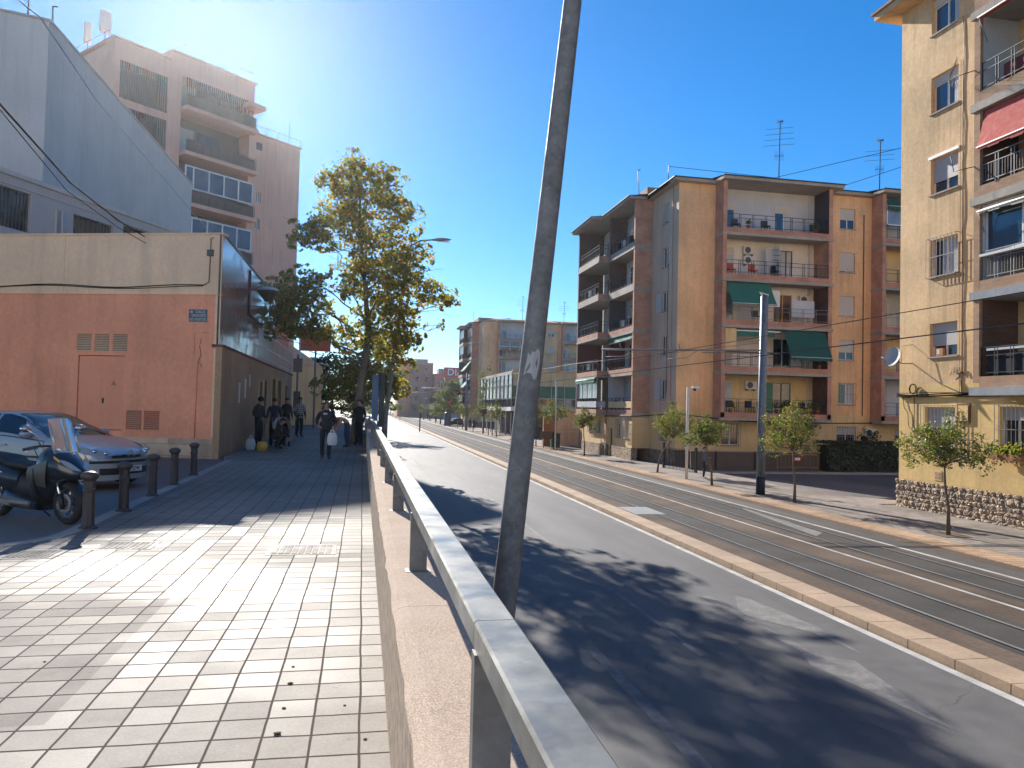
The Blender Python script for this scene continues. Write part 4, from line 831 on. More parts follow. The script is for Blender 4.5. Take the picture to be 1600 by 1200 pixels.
    # street bays A (u 4.8..10.8) and B (10.8..16.9)
    for bi, (u0, u1, d1) in enumerate(((4.8, 10.8, 1.34), (10.8, 16.9, 2.2))):
        m = MB()
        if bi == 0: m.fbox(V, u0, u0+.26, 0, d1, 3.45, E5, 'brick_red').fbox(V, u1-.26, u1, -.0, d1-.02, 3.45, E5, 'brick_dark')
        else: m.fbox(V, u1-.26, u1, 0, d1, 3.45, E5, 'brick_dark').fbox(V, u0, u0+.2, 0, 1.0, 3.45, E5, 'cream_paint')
        m.build('brick_pier', b)
        for k, z in enumerate(FL):
            ua = u0+.26 if bi == 0 else u0+.003
            m = MB(); m.fbox(V, ua, u1-.26, -.1, d1-.1, z-.28, z, 'concrete').fbox(V, ua, u1-.261, d1-.098, d1-.0, z-.30, z+.08, 'brick_band' if k < 3 else 'concrete').fbox(V, u0-.02, u1+.02, -.0, d1+.03, z-.46, z-.31, 'concrete')
            if bi == 1: m.fbox(V, ua-.001, ua+.10, 1.35, d1-.1, z-.30, z+.08, 'brick_band')
            else: m.fbox(V, u0-.012, u0+.01, 0, d1+.01, z-.35, z-.15, 'concrete')
            m.build('balcony_slab', b)
            top = z+2.83 if k < 4 else E5; m = MB(); B = lambda u, d, zz: V(u, d-.08, zz)
            dr = [(u0+1.0, u0+2.1), (u0+3.6, u0+4.8)]; wall(m, B, u0+.1, u1-.1, z, top, 'loggia_white' if (k+bi) % 2 else 'loggia_grey', [(a, c, z+.03, z+2.15) for a, c in dr], depth=.01)
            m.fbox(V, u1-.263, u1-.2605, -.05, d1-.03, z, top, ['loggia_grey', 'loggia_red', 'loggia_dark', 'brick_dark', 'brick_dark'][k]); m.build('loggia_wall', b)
            for q, (a, c) in enumerate(dr): window(b, lambda u, d, zz: V(u, d, zz), a, c, z+.03, z+2.15, depth=.12, pane='glass_dark', sill=False, name='balcony_door', cur=.45 if (k+q) % 2 else 0, frame_m='white_frame' if (k+q+bi) % 3 else 'wood_brown')
            pts = [V(u0+.27, d1-.06, 0)[:2], V(u1-.28, d1-.06, 0)[:2]] if bi == 0 else [V(u0+.06, 1.38, 0)[:2], V(u0+.06, d1-.06, 0)[:2], V(u1-.28, d1-.06, 0)[:2]]
            railing(b, pts, z+.08, .9, 'iron_blue', panel=('cream_paint' if k == 0 and variant == 0 else None) if bi == 0 else ('loggia_grey' if k == 0 else None))
            if (bi == 1 and k == 0) or (variant == 1 and k in (1, 3, 4)):
                m = MB()
                for q in range(5): u = u0+.3+(u1-u0-.6)*q/4; m.fbox(V, u-.04, u+.04, d1-.14, d1-.09, z+.95, z+2.6, 'white_frame')
                m.fbox(V, u0+.3, u1-.3, d1-.14, d1-.09, z+.95, z+1.02, 'white_frame'); g = m.build('glazing_frame', b); m = MB()
                n = 16
                for q in range(n): a, c = u0+.32+(u1-u0-.64)*q/n, u0+.32+(u1-u0-.64)*(q+1)/n; m.quad(V(a, d1-.12-.01*(q % 2), z+1), V(c, d1-.13+.01*(q % 2), z+1), V(c, d1-.13+.01*(q % 2), z+2.55), V(a, d1-.12-.01*(q % 2), z+2.55), 'glass_pale')
                m.build('pane', g)
            if bi == 1 and k == 0 and variant == 0: awning(b, V, u0+.3, u1-.3, z+2.95, z+2.5, .18, d1-.05, 'awning_green', .32)
            if bi == 0 and k == 1 and variant == 0: awning(b, V, u0+.4, u1-.4, z+2.66, z+2.2, .12, d1-.1, 'awning_green', .1); aircon(b, V, u0+1.2, z+1.75, .0)
            if variant == 1 and bi == 0 and k in (1, 2): awning(b, V, u0+.5, u1-.4, z+2.4, z+.7, 1.2, d1, 'awning_green', .2)
            if (k+bi) % 2 == 0:
                m = MB()
                for u in (1.4, 3.0, 4.2): MB().fbox(V, u0+u, u0+u+.45, d1-.4, d1-.15, z+.3, z+.8, 'cloth_black' if u != 3.0 else 'loggia_white').build('hung_cloth', b)
    # windows
    for k, z in enumerate(FL):
        if k == 0: window(b, S, 12.1, 13.3, z+.82, z+2.25, cur=.5, mull=1, grille=6)
        else: window(b, S, 12.1, 13.3, z+.82, z+2.25, shutter=[0, .62, .95, .93, .55][k], mull=1, shut_m='shutter_beige')
        wv = window(b, V, 1.75, 2.75, z+.85, z+2.25, shutter=[0, 0, 0, .05, .85][k], pane='glass_dark' if k != 3 else 'glass_blue', mull=1)
        if k in (0, 2):
            m = MB(); m.fbox(V, 2.78, 3.75, .0, .04, z+.85, z+2.25, 'shutter_grey')
            for q in range(16): m.fbox(V, 2.84, 3.7, .041, .052, z+.9+.085*q, z+.94+.085*q, 'white_frame')
            m.build('shutter', wv)
    for i, h in enumerate(gh): window(b, S, *h, grille=8, shutter=.4 if i > 1 else 0, mull=1, pane='glass_dark')
    window(b, V, *gv[0], grille=5)
    window(b, F2, 5.5, 6.4, 1.7, 3.1, grille=5, cur=.4); window(b, F2, 7.3, 8.2, 1.7, 3.1, grille=5, shutter=.3)
    window(b, F3, 11.6, 12.6, 1.9, 3.0, grille=5); window(b, F3, 14, 15, 1.9, 3.0, grille=5)
    MB().tube([V(.95, .06, .3), V(.95, .06, E5-.1)], .045, 'beige_paint', 6).tube([S(13.95, .06, 3.7), S(13.95, .06, 18)], .03, 'brick_dark', 6).build('downpipe', b)
    m = MB(); m.tube([S(-.04, .05, 3.58), S(4, pr+.12, 3.2), S(10.6, pr+.13, 3.18), S(15, .06, 3.25), S(23, pr+.1, 3.2)], .035, 'cable_black', 5).tube([V(0, .05, 3.58), V(4.8, 1.4, 3.3), V(10.8, 1.42, 3.25)], .035, 'cable_black', 5)
    if variant == 0: m.tube([V(1.62, .03, 5), V(1.62, .03, 14)], .015, 'cable_black', 4)
    m.build('wall_cable', b)
    if variant == 0: aircon(b, S, 14.0, 2.25, .0, .9, .6)
    # antennas and roof wires
    antenna(b, ox+7.1, oy-.4, E5+.3, 4.3, 4); antenna(b, ox+14.9, oy-.4, E5+.3, 3.7, 3)
    m = MB(); m.tube([(ox-1.0, oy+5, E5+.2), (ox-1.15, oy+5, E5+2.2)], .03, 'iron_grey', 5).tube([(ox-1.3, oy+4.6, E5+2.1), (ox-.9, oy+5.2, E5+2.35)], .04, 'iron_grey', 4).tube([(ox-.55, oy+.6, E5+.2), (ox-.55, oy+.6, E5+1.3)], .03, 'iron_grey', 5); m.build('mast', b)
    return b
corner_block(20.6, 48.5, 'nearer yellow corner apartment block with brick bays, green awnings and two tall antennas', 'apartment_block', 0)
corner_block(20.9, 136.7, 'farther, smaller looking yellow and brick apartment block behind the leaning lamp post', 'apartment_block', 1)
# wires above the roofs
m = MB(); P = [(19.9, 48.6, 20.3), (27.5, 48.3, 20.05), (34, 40, 20.6), (37, 27, 21.8)]; m.tube(P, .02, 'cable_black', 5); o = m.build('roof_wire'); tag(o, 'thin black wire strung above the roof of the nearer yellow block', 'wire')
m = MB(); m.tube([(31.5, 48, 19.4), (37, 40, 20.8), (42, 32, 22.5)], .02, 'cable_black', 5); tag(m.build('roof_wire'), 'wire rising at a slant past the second roof antenna', 'wire')
# ------------------------------------------------------------------ right-hand ochre building
rb = T('ochre_building', 'near ochre apartment building with rubble stone base at the right edge', 'apartment block', (21.4, 27.6, 0))
V1 = frame(21.4, 27.65, (0, -1), 1)      # u toward the camera, outward -X
wn = [(1.15, 2.55), ]
WU0, WU1 = 1.68, 3.08
rows = [(4.0-.0, .0)]
wins = [(6.05, 7.32), (9.13, 10.55), (12.33, 13.7), (15.5, 16.92), (18.6, 20.0)]
hl = [(WU0, WU1, a, c) for a, c in wins]+[(1.45, 3.0, 2.9-.3, 4.12), (5.0, 6.3, 2.6, 4.15)]
m = MB(); wall(m, V1, 0, 7.0, 1.05, 5.0, 'ochre_low', [h for h in hl if h[3] < 5]); m.build('ground_wall', rb)
m = MB(); wall(m, V1, 0, 7.0, 5.0, 20.3, 'ochre_paint', [h for h in hl if h[3] > 5]); m.fbox(V1, 7.0, 26, -.3, -.1, 0, 20.3, 'ochre_paint').fbox(V1, 0, 26, -12, -.31, 0, 20.3, 'ochre_paint').fbox(V1, .003, .5, -.31, -.0, 1.05, 20.3, 'ochre_paint') if False else None
m.fbox(V1, .0, 26, -12, -.31, 0, 20.3, 'ochre_paint').fbox(V1, .001, .25, -.31, -.002, 1.05, 20.3, 'ochre_paint'); m.build('upper_wall', rb)
m = MB(); wall(m, lambda u, d, z: V1(u, d-.02, z), 7.0, 26, 1.05, 5.0, 'ochre_low', [(9, 10.4, 2.6, 4.15)])
m.build('ground_wall', rb)
# rubble plinth: individual stones set proud of the wall
m = MB(); random.seed(11); m.fbox(V1, -.05, 26, -.2, .058, -.02, 1.14, 'rubble_stone')
z = 0.0
while z < 1.1:
    h_ = random.uniform(.15, .27); u = -.06+random.uniform(-.1, 0)
    while u < 10:
        w_ = random.uniform(.18, .46); hh = min(h_*random.uniform(.85, 1.12), 1.24-z); c = (u+w_/2, z+hh/2); n = random.randint(6, 8); dd = random.uniform(.066, .09); a0 = random.random()
        o1 = [(c[0]+w_*.49*math.copysign(abs(math.cos(a))**.6, math.cos(a)), c[1]+hh*.47*math.copysign(abs(math.sin(a))**.6, math.sin(a))) for a in [a0+2*math.pi*q/n+random.uniform(-.15, .15) for q in range(n)]]
        vs = [V1(p[0], .045, p[1]) for p in o1]+[V1(c[0]+(p[0]-c[0])*.86, dd-.012, c[1]+(p[1]-c[1])*.86) for p in o1]+[V1(c[0]+(p[0]-c[0])*.55, dd+random.uniform(-.008, .02), c[1]+(p[1]-c[1])*.55) for p in o1]
        fs = [(i, (i+1) % n, n+(i+1) % n, n+i) for i in range(n)]+[(n+i, n+(i+1) % n, 2*n+(i+1) % n, 2*n+i) for i in range(n)]+[tuple(range(2*n, 3*n))]
        m.add(vs, fs, 'rubble_stone', False); u += w_+.008
    z += h_
m.build('stone_base', rb)
# eave
m = MB(); m.fbox(V1, -.75, 6.4, -12.6, .75, 20.3, 20.55, 'ochre_paint').fbox(V1, 6.403, 26, -12.6, 2.3, 20.3, 20.55, 'ochre_paint').fbox(V1, -.85, 26, -12.7, .85, 20.551, 20.65, 'roof_tile'); m.build('eave', rb)
for k, (a, c) in enumerate(wins):
    if k == 0: window(rb, V1, WU0, WU1, a, c, depth=.25, shutter=.68)
    if k == 1: window(rb, V1, WU0, WU1, a, c, depth=.25, grille=8, shutter=0, cur=.3)
    if k == 2: window(rb, V1, WU0, WU1, a, c, depth=.25, shutter=.66)
    if k >= 3: window(rb, V1, WU0, WU1, a, c, depth=.25, box=.3, pane='glass_blue', cur=.7)
MB().fbox(V1, 2.0, 2.35, -.12, .0, wins[0][0]+.02, wins[0][0]+.3, 'barrier_orange').fbox(V1, 2.08, 2.2, .001, .005, wins[0][0]+.08, wins[0][0]+.26, 'plastic_white').build('box_on_sill', rb)
window(rb, V1, *hl[5], depth=.25, grille=9, shutter=.5, cur=.4); window(rb, V1, *hl[6], depth=.25, grille=8, shutter=.3)
MB().fbox(V1, WU0-.08, WU1+.08, .0, .06, wins[2][1]+.01, wins[2][1]+.12, 'white_frame').build('shutter_box', rb)
# protruding bay: far edge u 5.5 (y 22.15), front plane x 19.9
bay = 1.5; u0, u1 = 5.5, 13.5; BF = [5.08+3.17*k for k in range(5)]
m = MB(); m.fbox(V1, u0, u0+.25, 0, bay, 4.9, 20.3, 'brick_tan').fbox(V1, u1-.25, u1, 0, bay, 4.9, 20.3, 'brick_tan'); m.build('brick_pier', rb)
for k, z in enumerate(BF):
    MB().fbox(V1, u0+.25, u1-.25, -.1, bay-.12, z-.3, z, 'concrete').fbox(V1, u0+.251, u1-.251, bay-.119, bay-.002, z-.33, z+.02, 'brick_tan').fbox(V1, u0-.12, u1+.1, -.0, bay+.05, z-.60, z-.332, 'concrete_grey' if k in (0, 1) else 'concrete').build('balcony_slab', rb)
    m = MB(); top = z+2.88 if k < 4 else 20.3; B = lambda u, d, zz: V1(u, d-.35, zz)
    wall(m, B, u0+.2, u1-.2, z, top, 'loggia_grey' if k != 4 else 'loggia_white', [(u0+2.6, u0+4.0, z+.02, z+2.1), (u0+5.3, u0+6.7, z+.02, z+2.1)], depth=.1)
    m.fbox(V1, u0+.251, u0+.2535, -.35, bay-.12, z, top, ['brick_dark', 'loggia_grey', 'brick_dark', 'loggia_grey', 'loggia_grey'][k]).fbox(V1, u1-.2535, u1-.251, -.35, bay-.12, z, top, ['brick_dark', 'loggia_grey', 'brick_dark', 'loggia_grey', 'loggia_grey'][k]); m.build('loggia_wall', rb)
    for a in (u0+2.6, u0+5.3): window(rb, B, a, a+1.4, z+.02, z+2.1, depth=.1, sill=False, name='balcony_door', cur=.4)
    railing(rb, [V1(u0+.27, bay-.06, 0)[:2], V1(u1-.27, bay-.06, 0)[:2]], z+.02, .95, 'iron_black' if k in (0, 3) else 'iron_grey', step=.5, bars=.11 if k in (1, 2) else 0)
MB().fbox(V1, u0+1.2, u0+1.5, -.34, -.2, BF[3]+1.55, BF[3]+1.72, 'loggia_white').build('wall_light', rb)
# glazed second floor balcony
z = BF[1]; m = MB()
for u in (.28, 1.7, 3.1, 4.5, 6.0, 7.4): m.fbox(V1, u0+u, u0+u+.06, bay-.3, bay-.22, z+.95, z+2.3, 'white_frame')
m.fbox(V1, u0+.26, u1-.26, bay-.3, bay-.2, z+.9, z+.98, 'white_frame').fbox(V1, u0+.26, u1-.26, bay-.3, bay-.22, z+2.3, z+2.56, 'shutter_dark').fbox(V1, u0+.3, u1-.26, bay-.18, bay+.05, z+.80, z+.88, 'cloth_white'); g = m.build('glazing_frame', rb)
MB().fbox(V1, u0+.27, u1-.27, bay-.27, bay-.25, z+.95, z+2.3, 'glass_blue').build('pane', g)
awning(rb, V1, u0+.3, u1-.4, BF[1]+2.52, BF[1]+2.3, .25, bay-.1, 'awning_cream', .12)
awning(rb, V1, u0+.35, u1-.4, BF[2]+2.5, BF[2]+1.25, .32, bay-.1, 'awning_red', .15)
awning(rb, V1, u0+.4, u1-.4, BF[3]+2.52, BF[3]+2.42, .35, bay-.1, 'awning_red', .05)
# balcony planters, cloth, cloth over rail
MB().fbox(V1, u0+.5, u0+2.0, bay-.16, bay-.1, BF[0]+.1, BF[0]+.75, 'cloth_black').build('screen_cloth', rb); MB().fbox(V1, u0+.5, u0+2.0, bay-.17, bay-.05, BF[0]+.86, BF[0]+.93, 'loggia_grey').build('planter_box', rb); MB().fbox(V1, u0+3.4, u0+4.6, bay-.3, bay-.12, BF[3]+.3, BF[3]+.7, 'cloth_navy').build('storage_box', rb); MB().fbox(V1, u0+1.0, u0+2.2, bay-.4, bay-.2, BF[3]+.2, BF[3]+.65, 'loggia_red').build('storage_box', rb)
# cables, dish, antennas on brackets
m = MB(); zc = 4.56
for i, (dz, r) in enumerate(((0, .035), (.05, .022), (-.05, .02), (.09, .012))): m.tube([V1(-.05, .05+.02*i, zc+dz+.03)]+[V1(u, .05+.02*i+.01*math.sin(u*3+i), zc+dz-.03*math.sin(u*1.1+i)) for u in (.6, 1.5, 2.6, 3.8, 5.0, 6.2, 7.5, 10, 16)], r, 'cable_black', 6)
m.tube([V1(.25, .04, 4.5), V1(.35, .05, 4.1), V1(.55, .04, 3.9), V1(.6, .05, 3.4), V1(.8, .05, 3.2), V1(.85, .05, 3.6)], .012, 'cable_black', 5).tube([V1(.9, .03, 4.55), V1(.9, .03, 2.9)], .012, 'cable_black', 5)
pts = [V1(3.35+.04*math.sin(z*2.3)+.02*math.sin(z*7), .02, z) for z in [4.6+.5*q for q in range(29)]]; m.tube(pts, .014, 'wood_brown', 5); m.tube([V1(3.22, .02, z) for z in (4.6, 8, 12, 17)], .008, 'wood_brown', 4); m.build('wall_cable', rb)
m = MB(); c = Vector(V1(.88, .08, 4.83))
for r, o_ in ((.19, 0), (.17, .03), (.18, .05)): m.tube([V1(.88+r*math.cos(a), .06+o_, 4.83+r*1.05*math.sin(a)) for a in [k*math.pi/8 for k in range(17)]], .012, 'cable_black', 5)
m.build('cable_coil', rb)
m = MB()
for k in range(7): a = math.pi*(.05+.15*k); m.tube([V1(3.15, .04, 5.4), V1(3.15+.28*math.cos(a), .07, 5.4+.22*math.sin(a)), V1(3.15+.38*math.cos(a), .05, 5.25+.05*math.sin(a))], .008, 'wood_brown', 4)
m.fbox(V1, 3.0, 3.3, .0, .06, 5.38, 5.44, 'iron_grey'); m.build('cable_bundle', rb)
m = MB(); m.fbox(V1, 3.15, 3.75, .0, .06, 3.55, 4.25, 'wood_brown').fbox(V1, 3.22, 3.68, .061, .075, 3.62, 4.18, 'ochre_low'); m.build('meter_box', rb)
m = MB(); m.fbox(V1, 1.95, 2.35, .0, .02, 1.35, 1.72, 'cream_paint').fbox(V1, 2.02, 2.28, .021, .03, 1.42, 1.52, 'brick_red').fbox(V1, 2.02, 2.28, .021, .03, 1.56, 1.66, 'brick_red'); m.build('wall_vent', rb)
ds = T('satellite_dish', 'pale satellite dish on an arm from the ochre wall corner', 'satellite dish', V1(.7, 0, 5.9))
m = MB(); c = Vector(V1(.42, .62, 6.1)); ax = Vector((-.92, -.25, .32)).normalized(); e1 = ax.cross(Vector((0, 0, 1))).normalized(); e2 = e1.cross(ax)
fn = lambda u, v: c+(e1*math.cos(2*math.pi*v)*.36+e2*math.sin(2*math.pi*v)*.42)*u+ax*(.08*u*u)
m.grid(fn, 6, 24, 'dish_white'); fn2 = lambda u, v: fn(u, v)-ax*.012; m.grid(fn2, 6, 24, 'dish_white'); m.build('dish', ds)
m = MB(); m.tube([V1(.75, 0, 5.85), V1(.55, .35, 5.85), c-ax*.02], .022, 'iron_grey', 6).tube([c-e2*.5+ax*.1, c+ax*.55-e2*.25], .014, 'iron_grey', 5).tube([V1(.75, .0, 6.6), V1(.5, .3, 6.55), V1(.55, .35, 5.85)], .012, 'iron_grey', 5); m.build('arm', ds)
m = MB(); m.tube([c+ax*.50-e2*.25, c+ax*.62-e2*.25], .035, 'plastic_white', 8); m.build('receiver', ds)
for (u, z, lb, h_) in ((4.1, BF[3]+.85, 'grid aerial on a bar sticking out under the top balcony', 1), (4.9, BF[2]+.75, 'bent rod bracket sticking out beside the red awning', 0)):
    t = T('wall_aerial', lb, 'aerial', V1(5.5, 0, z)); m = MB(); m.tube([V1(5.7, bay-.1, z), V1(4.9, bay+.3, z-.02)], .016, 'iron_black', 5)
    if h_:
        for s in (-1, 1):
            for q in range(6): m.tube([V1(4.55+.07*q, bay+.15, z+s*(.08+.07*q)), V1(5.05+.07*q, bay+.55, z+s*(.08+.07*q))], .006, 'iron_black', 4)
            for q in range(4): m.tube([V1(4.55+.16*q, bay+.15+.12*q, z+s*.06), V1(4.9+.16*q, bay+.2+.12*q, z+s*.45)], .006, 'iron_black', 4)
    else: m.tube([V1(4.95, bay+.3, z-.02), V1(4.85, bay+.35, z+.55)], .014, 'iron_black', 5)
    m.build('rod', t)
pl_ = T('window_planter', 'terracotta window planter of trailing greenery on the ochre wall grille', 'planter', V1(5.5, .3, 2.3)); m = MB(); m.fbox(V1, 5.0, 6.3, .15, .38, 2.35, 2.55, 'terracotta'); m.build('planter_box', pl_)
m = MB(); random.seed(4)
for q in range(420):
    p = Vector(V1(5.0+random.random()*1.3, .27+random.gauss(0, .08), 2.62+random.gauss(0, .14))); a = Vector((random.gauss(0, 1), random.gauss(0, 1), random.gauss(0, 1))).normalized()*.06; e_ = a.cross(Vector((.3, 1, .2))).normalized()*.03; m.add([p-a, p+e_, p+a, p-e_], [(0, 1, 2, 3)], 'leaf_young')
m.build('foliage', pl_)
# ------------------------------------------------------------------ low school-like building between the two blocks
ls = T('low_glazed_building', 'low building with an overhanging glazed upper floor and yellow panels', 'building', (18.4, 95, 0))
X0 = 18.4; Vs = frame(X0, 95, (0, 1), -1); Ss = frame(X0, 95, (1, 0), 1)
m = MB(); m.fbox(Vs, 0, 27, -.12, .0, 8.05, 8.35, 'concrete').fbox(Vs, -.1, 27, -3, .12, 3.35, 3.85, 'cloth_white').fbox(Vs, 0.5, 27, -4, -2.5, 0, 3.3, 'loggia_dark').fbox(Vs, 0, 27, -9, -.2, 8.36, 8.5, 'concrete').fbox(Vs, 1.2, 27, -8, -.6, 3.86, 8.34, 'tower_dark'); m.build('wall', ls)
m = MB(); n = 9
for k in range(n+1): m.fbox(Vs, 27*k/n-.12, 27*k/n+.12, -.1, .03, 3.86, 8.04, 'iron_black')
m.fbox(Vs, 0, 27, -.06, .02, 6.6, 6.75, 'iron_black').fbox(Vs, 0, 27, -.06, .02, 4.85, 5.0, 'iron_black')
for k in range(60): m.fbox(Vs, 27*k/60-.03, 27*k/60+.03, .025, .06, 3.86, 4.84, 'iron_blue')
g = m.build('glazing_frame', ls); m = MB()
for k in range(n*4): a, c = 27*k/(n*4), 27*(k+1)/(n*4); m.quad(Vs(a, -.09+.02*(k % 2), 5.0), Vs(c, -.07-.02*(k % 2), 5.0), Vs(c, -.07-.02*(k % 2), 8.03), Vs(a, -.09+.02*(k % 2), 8.03), 'glass_pale' if k % 4 < 3 else 'curtain')
m.build('pane', g)
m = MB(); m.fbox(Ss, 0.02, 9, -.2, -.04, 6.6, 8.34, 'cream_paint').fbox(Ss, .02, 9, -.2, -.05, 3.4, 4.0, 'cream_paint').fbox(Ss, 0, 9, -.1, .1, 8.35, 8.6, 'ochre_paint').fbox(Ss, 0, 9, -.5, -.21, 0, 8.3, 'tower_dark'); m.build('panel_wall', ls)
m = MB()
for k in range(6): m.fbox(Ss, 1.7*k-.05, 1.7*k+.05, -.04, .05, 3.4, 8.3, 'awning_cream')
for z in (5.0, 6.6, 3.95): m.fbox(Ss, 0.05, 8.5, -.03, .03, z-.05, z+.05, 'awning_cream')
g = m.build('window_frame', ls); m = MB(); m.fbox(Ss, .05, 8.5, -.19, -.1, 5.05, 6.55, 'door_green').fbox(Ss, .05, 8.5, -.19, -.1, 4.0, 4.95, 'glass_dark'); m.build('pane', g)
for k in range(7): MB().tube([Vs(2+4*k, -.4, 0), Vs(2+4*k, -.4, 3.34)], .09, 'loggia_white', 8).build('column', ls)
# gate with shop sign colours beneath, beside the nearer block
gt = T('metal_gate', 'tall pale yellow barred gate beside the stone base of the nearer block', 'gate', (17.6, 70, 0)); m = MB(); Fg = frame(18.5, 72, (1, 0), 1)
for k in range(40): m.fbox(Fg, .12*k, .12*k+.03, 0, .03, .2, 3.0, 'awning_cream')
for z in (.2, 1.5, 2.95): m.fbox(Fg, 0, 4.8, -.02, -.001, z, z+.07, 'awning_cream')
m.build('barred_panel', gt); MB().fbox(Fg, -1.4, -.1, -.3, .1, 0, 3.1, 'barrier_orange').build('gate_pillar', gt)
MB().fbox(Fg, 0, 5, -3.2, -3, 0, 3.4, 'tan_wall').build('back_wall', gt)
# far blocks
fb = T('far_orange_block', 'distant orange brown apartment tower closing the street', 'apartment block', (16, 250, 0)); m = MB()
m.box(14.5, 22.1, 250, 270, 0, 17.6, 'orange_block').box(11, 14.5, 252, 270, 0, 17.2, 'salmon_paint').box(16, 20.5, 252, 258, 17.6, 19.0, 'concrete_grey').box(11.0, 22.2, 249.9, 250, 17.2, 17.75, 'brick_red'); m.build('wall', fb)
for k in range(5):
    for i in range(3): MB().box(11.3+.1, 14.2, 251.6, 252-.003, 1.5+3.1*k, 1.7+3.1*k, 'concrete').build('balcony_slab', fb) if i == 0 else MB().box([0, 16.6, 19.6][i], [0, 17.4, 20.4][i], 249.93, 249.99, 2.4+3.1*k, 3.7+3.1*k, 'glass_dark').build('window', fb)
fb2 = T('far_brick_block', 'distant low dark brick block beside the red supermarket sign', 'apartment block', (24, 245, 0)); m = MB(); m.box(22.3, 40, 246, 262, 0, 14.2, 'brick_red').box(24, 30, 250, 256, 14.2, 16.0, 'concrete_grey'); m.build('wall', fb2)
for k in range(4): 
    for u in (22.9, 24.6): MB().box(u, u+.9, 245.94, 245.99, 2+3.1*k, 3.3+3.1*k, 'glass_pale').build('window', fb2)
dg = T('rooftop_sign', 'red supermarket sign with white letters on a far roof', 'sign', (27, 240, 11)); m = MB(); m.box(24.7, 31.2, 240, 240.4, 12.9, 16.0, 'red_sign'); s_ = m.build('sign_board', dg); m = MB(); m.box(25, 31, 240.5, 246, 0, 12.85, 'orange_block'); m.build('mount', dg)
lettering(s_, 'DIA', 2.9, Matrix.Translation((28.2, 239.97, 14.4)) @ Matrix.Rotation(R_(90), 4, 'X'), 'letter_white', sx=1.05, bold=.05)
for i, (x0, x1, y, h_, mt, lb) in enumerate(((-40, -8, 110, 7.5, 'tan_wall', 'low tan building far down the walkway, mostly behind the plane tree'), (-6, 8, 330, 11, 'grey_wall', 'pale block at the far end of the street behind the trees'), (24, 46, 300, 14, 'cream_paint', 'pale distant block above the far right side trees'))):
    t = T('distant_building', lb, 'building', (x0, y, 0)); MB().box(x0, x1, y, y+14, 0, h_, mt).build('wall', t); MB().box(x0-.2, x1+.2, y-.2, y+14.2, h_, h_+.4, 'concrete').build('roof', t)
    n = int((x1-x0)/4)
    for k in range(n): 
        for f in range(int(h_//3.2)): MB().box(x0+4*k+1.2, x0+4*k+2.6, y-.05, y-.01, 1.2+3*f, 2.6+3*f, 'glass_dark').build('window', t)
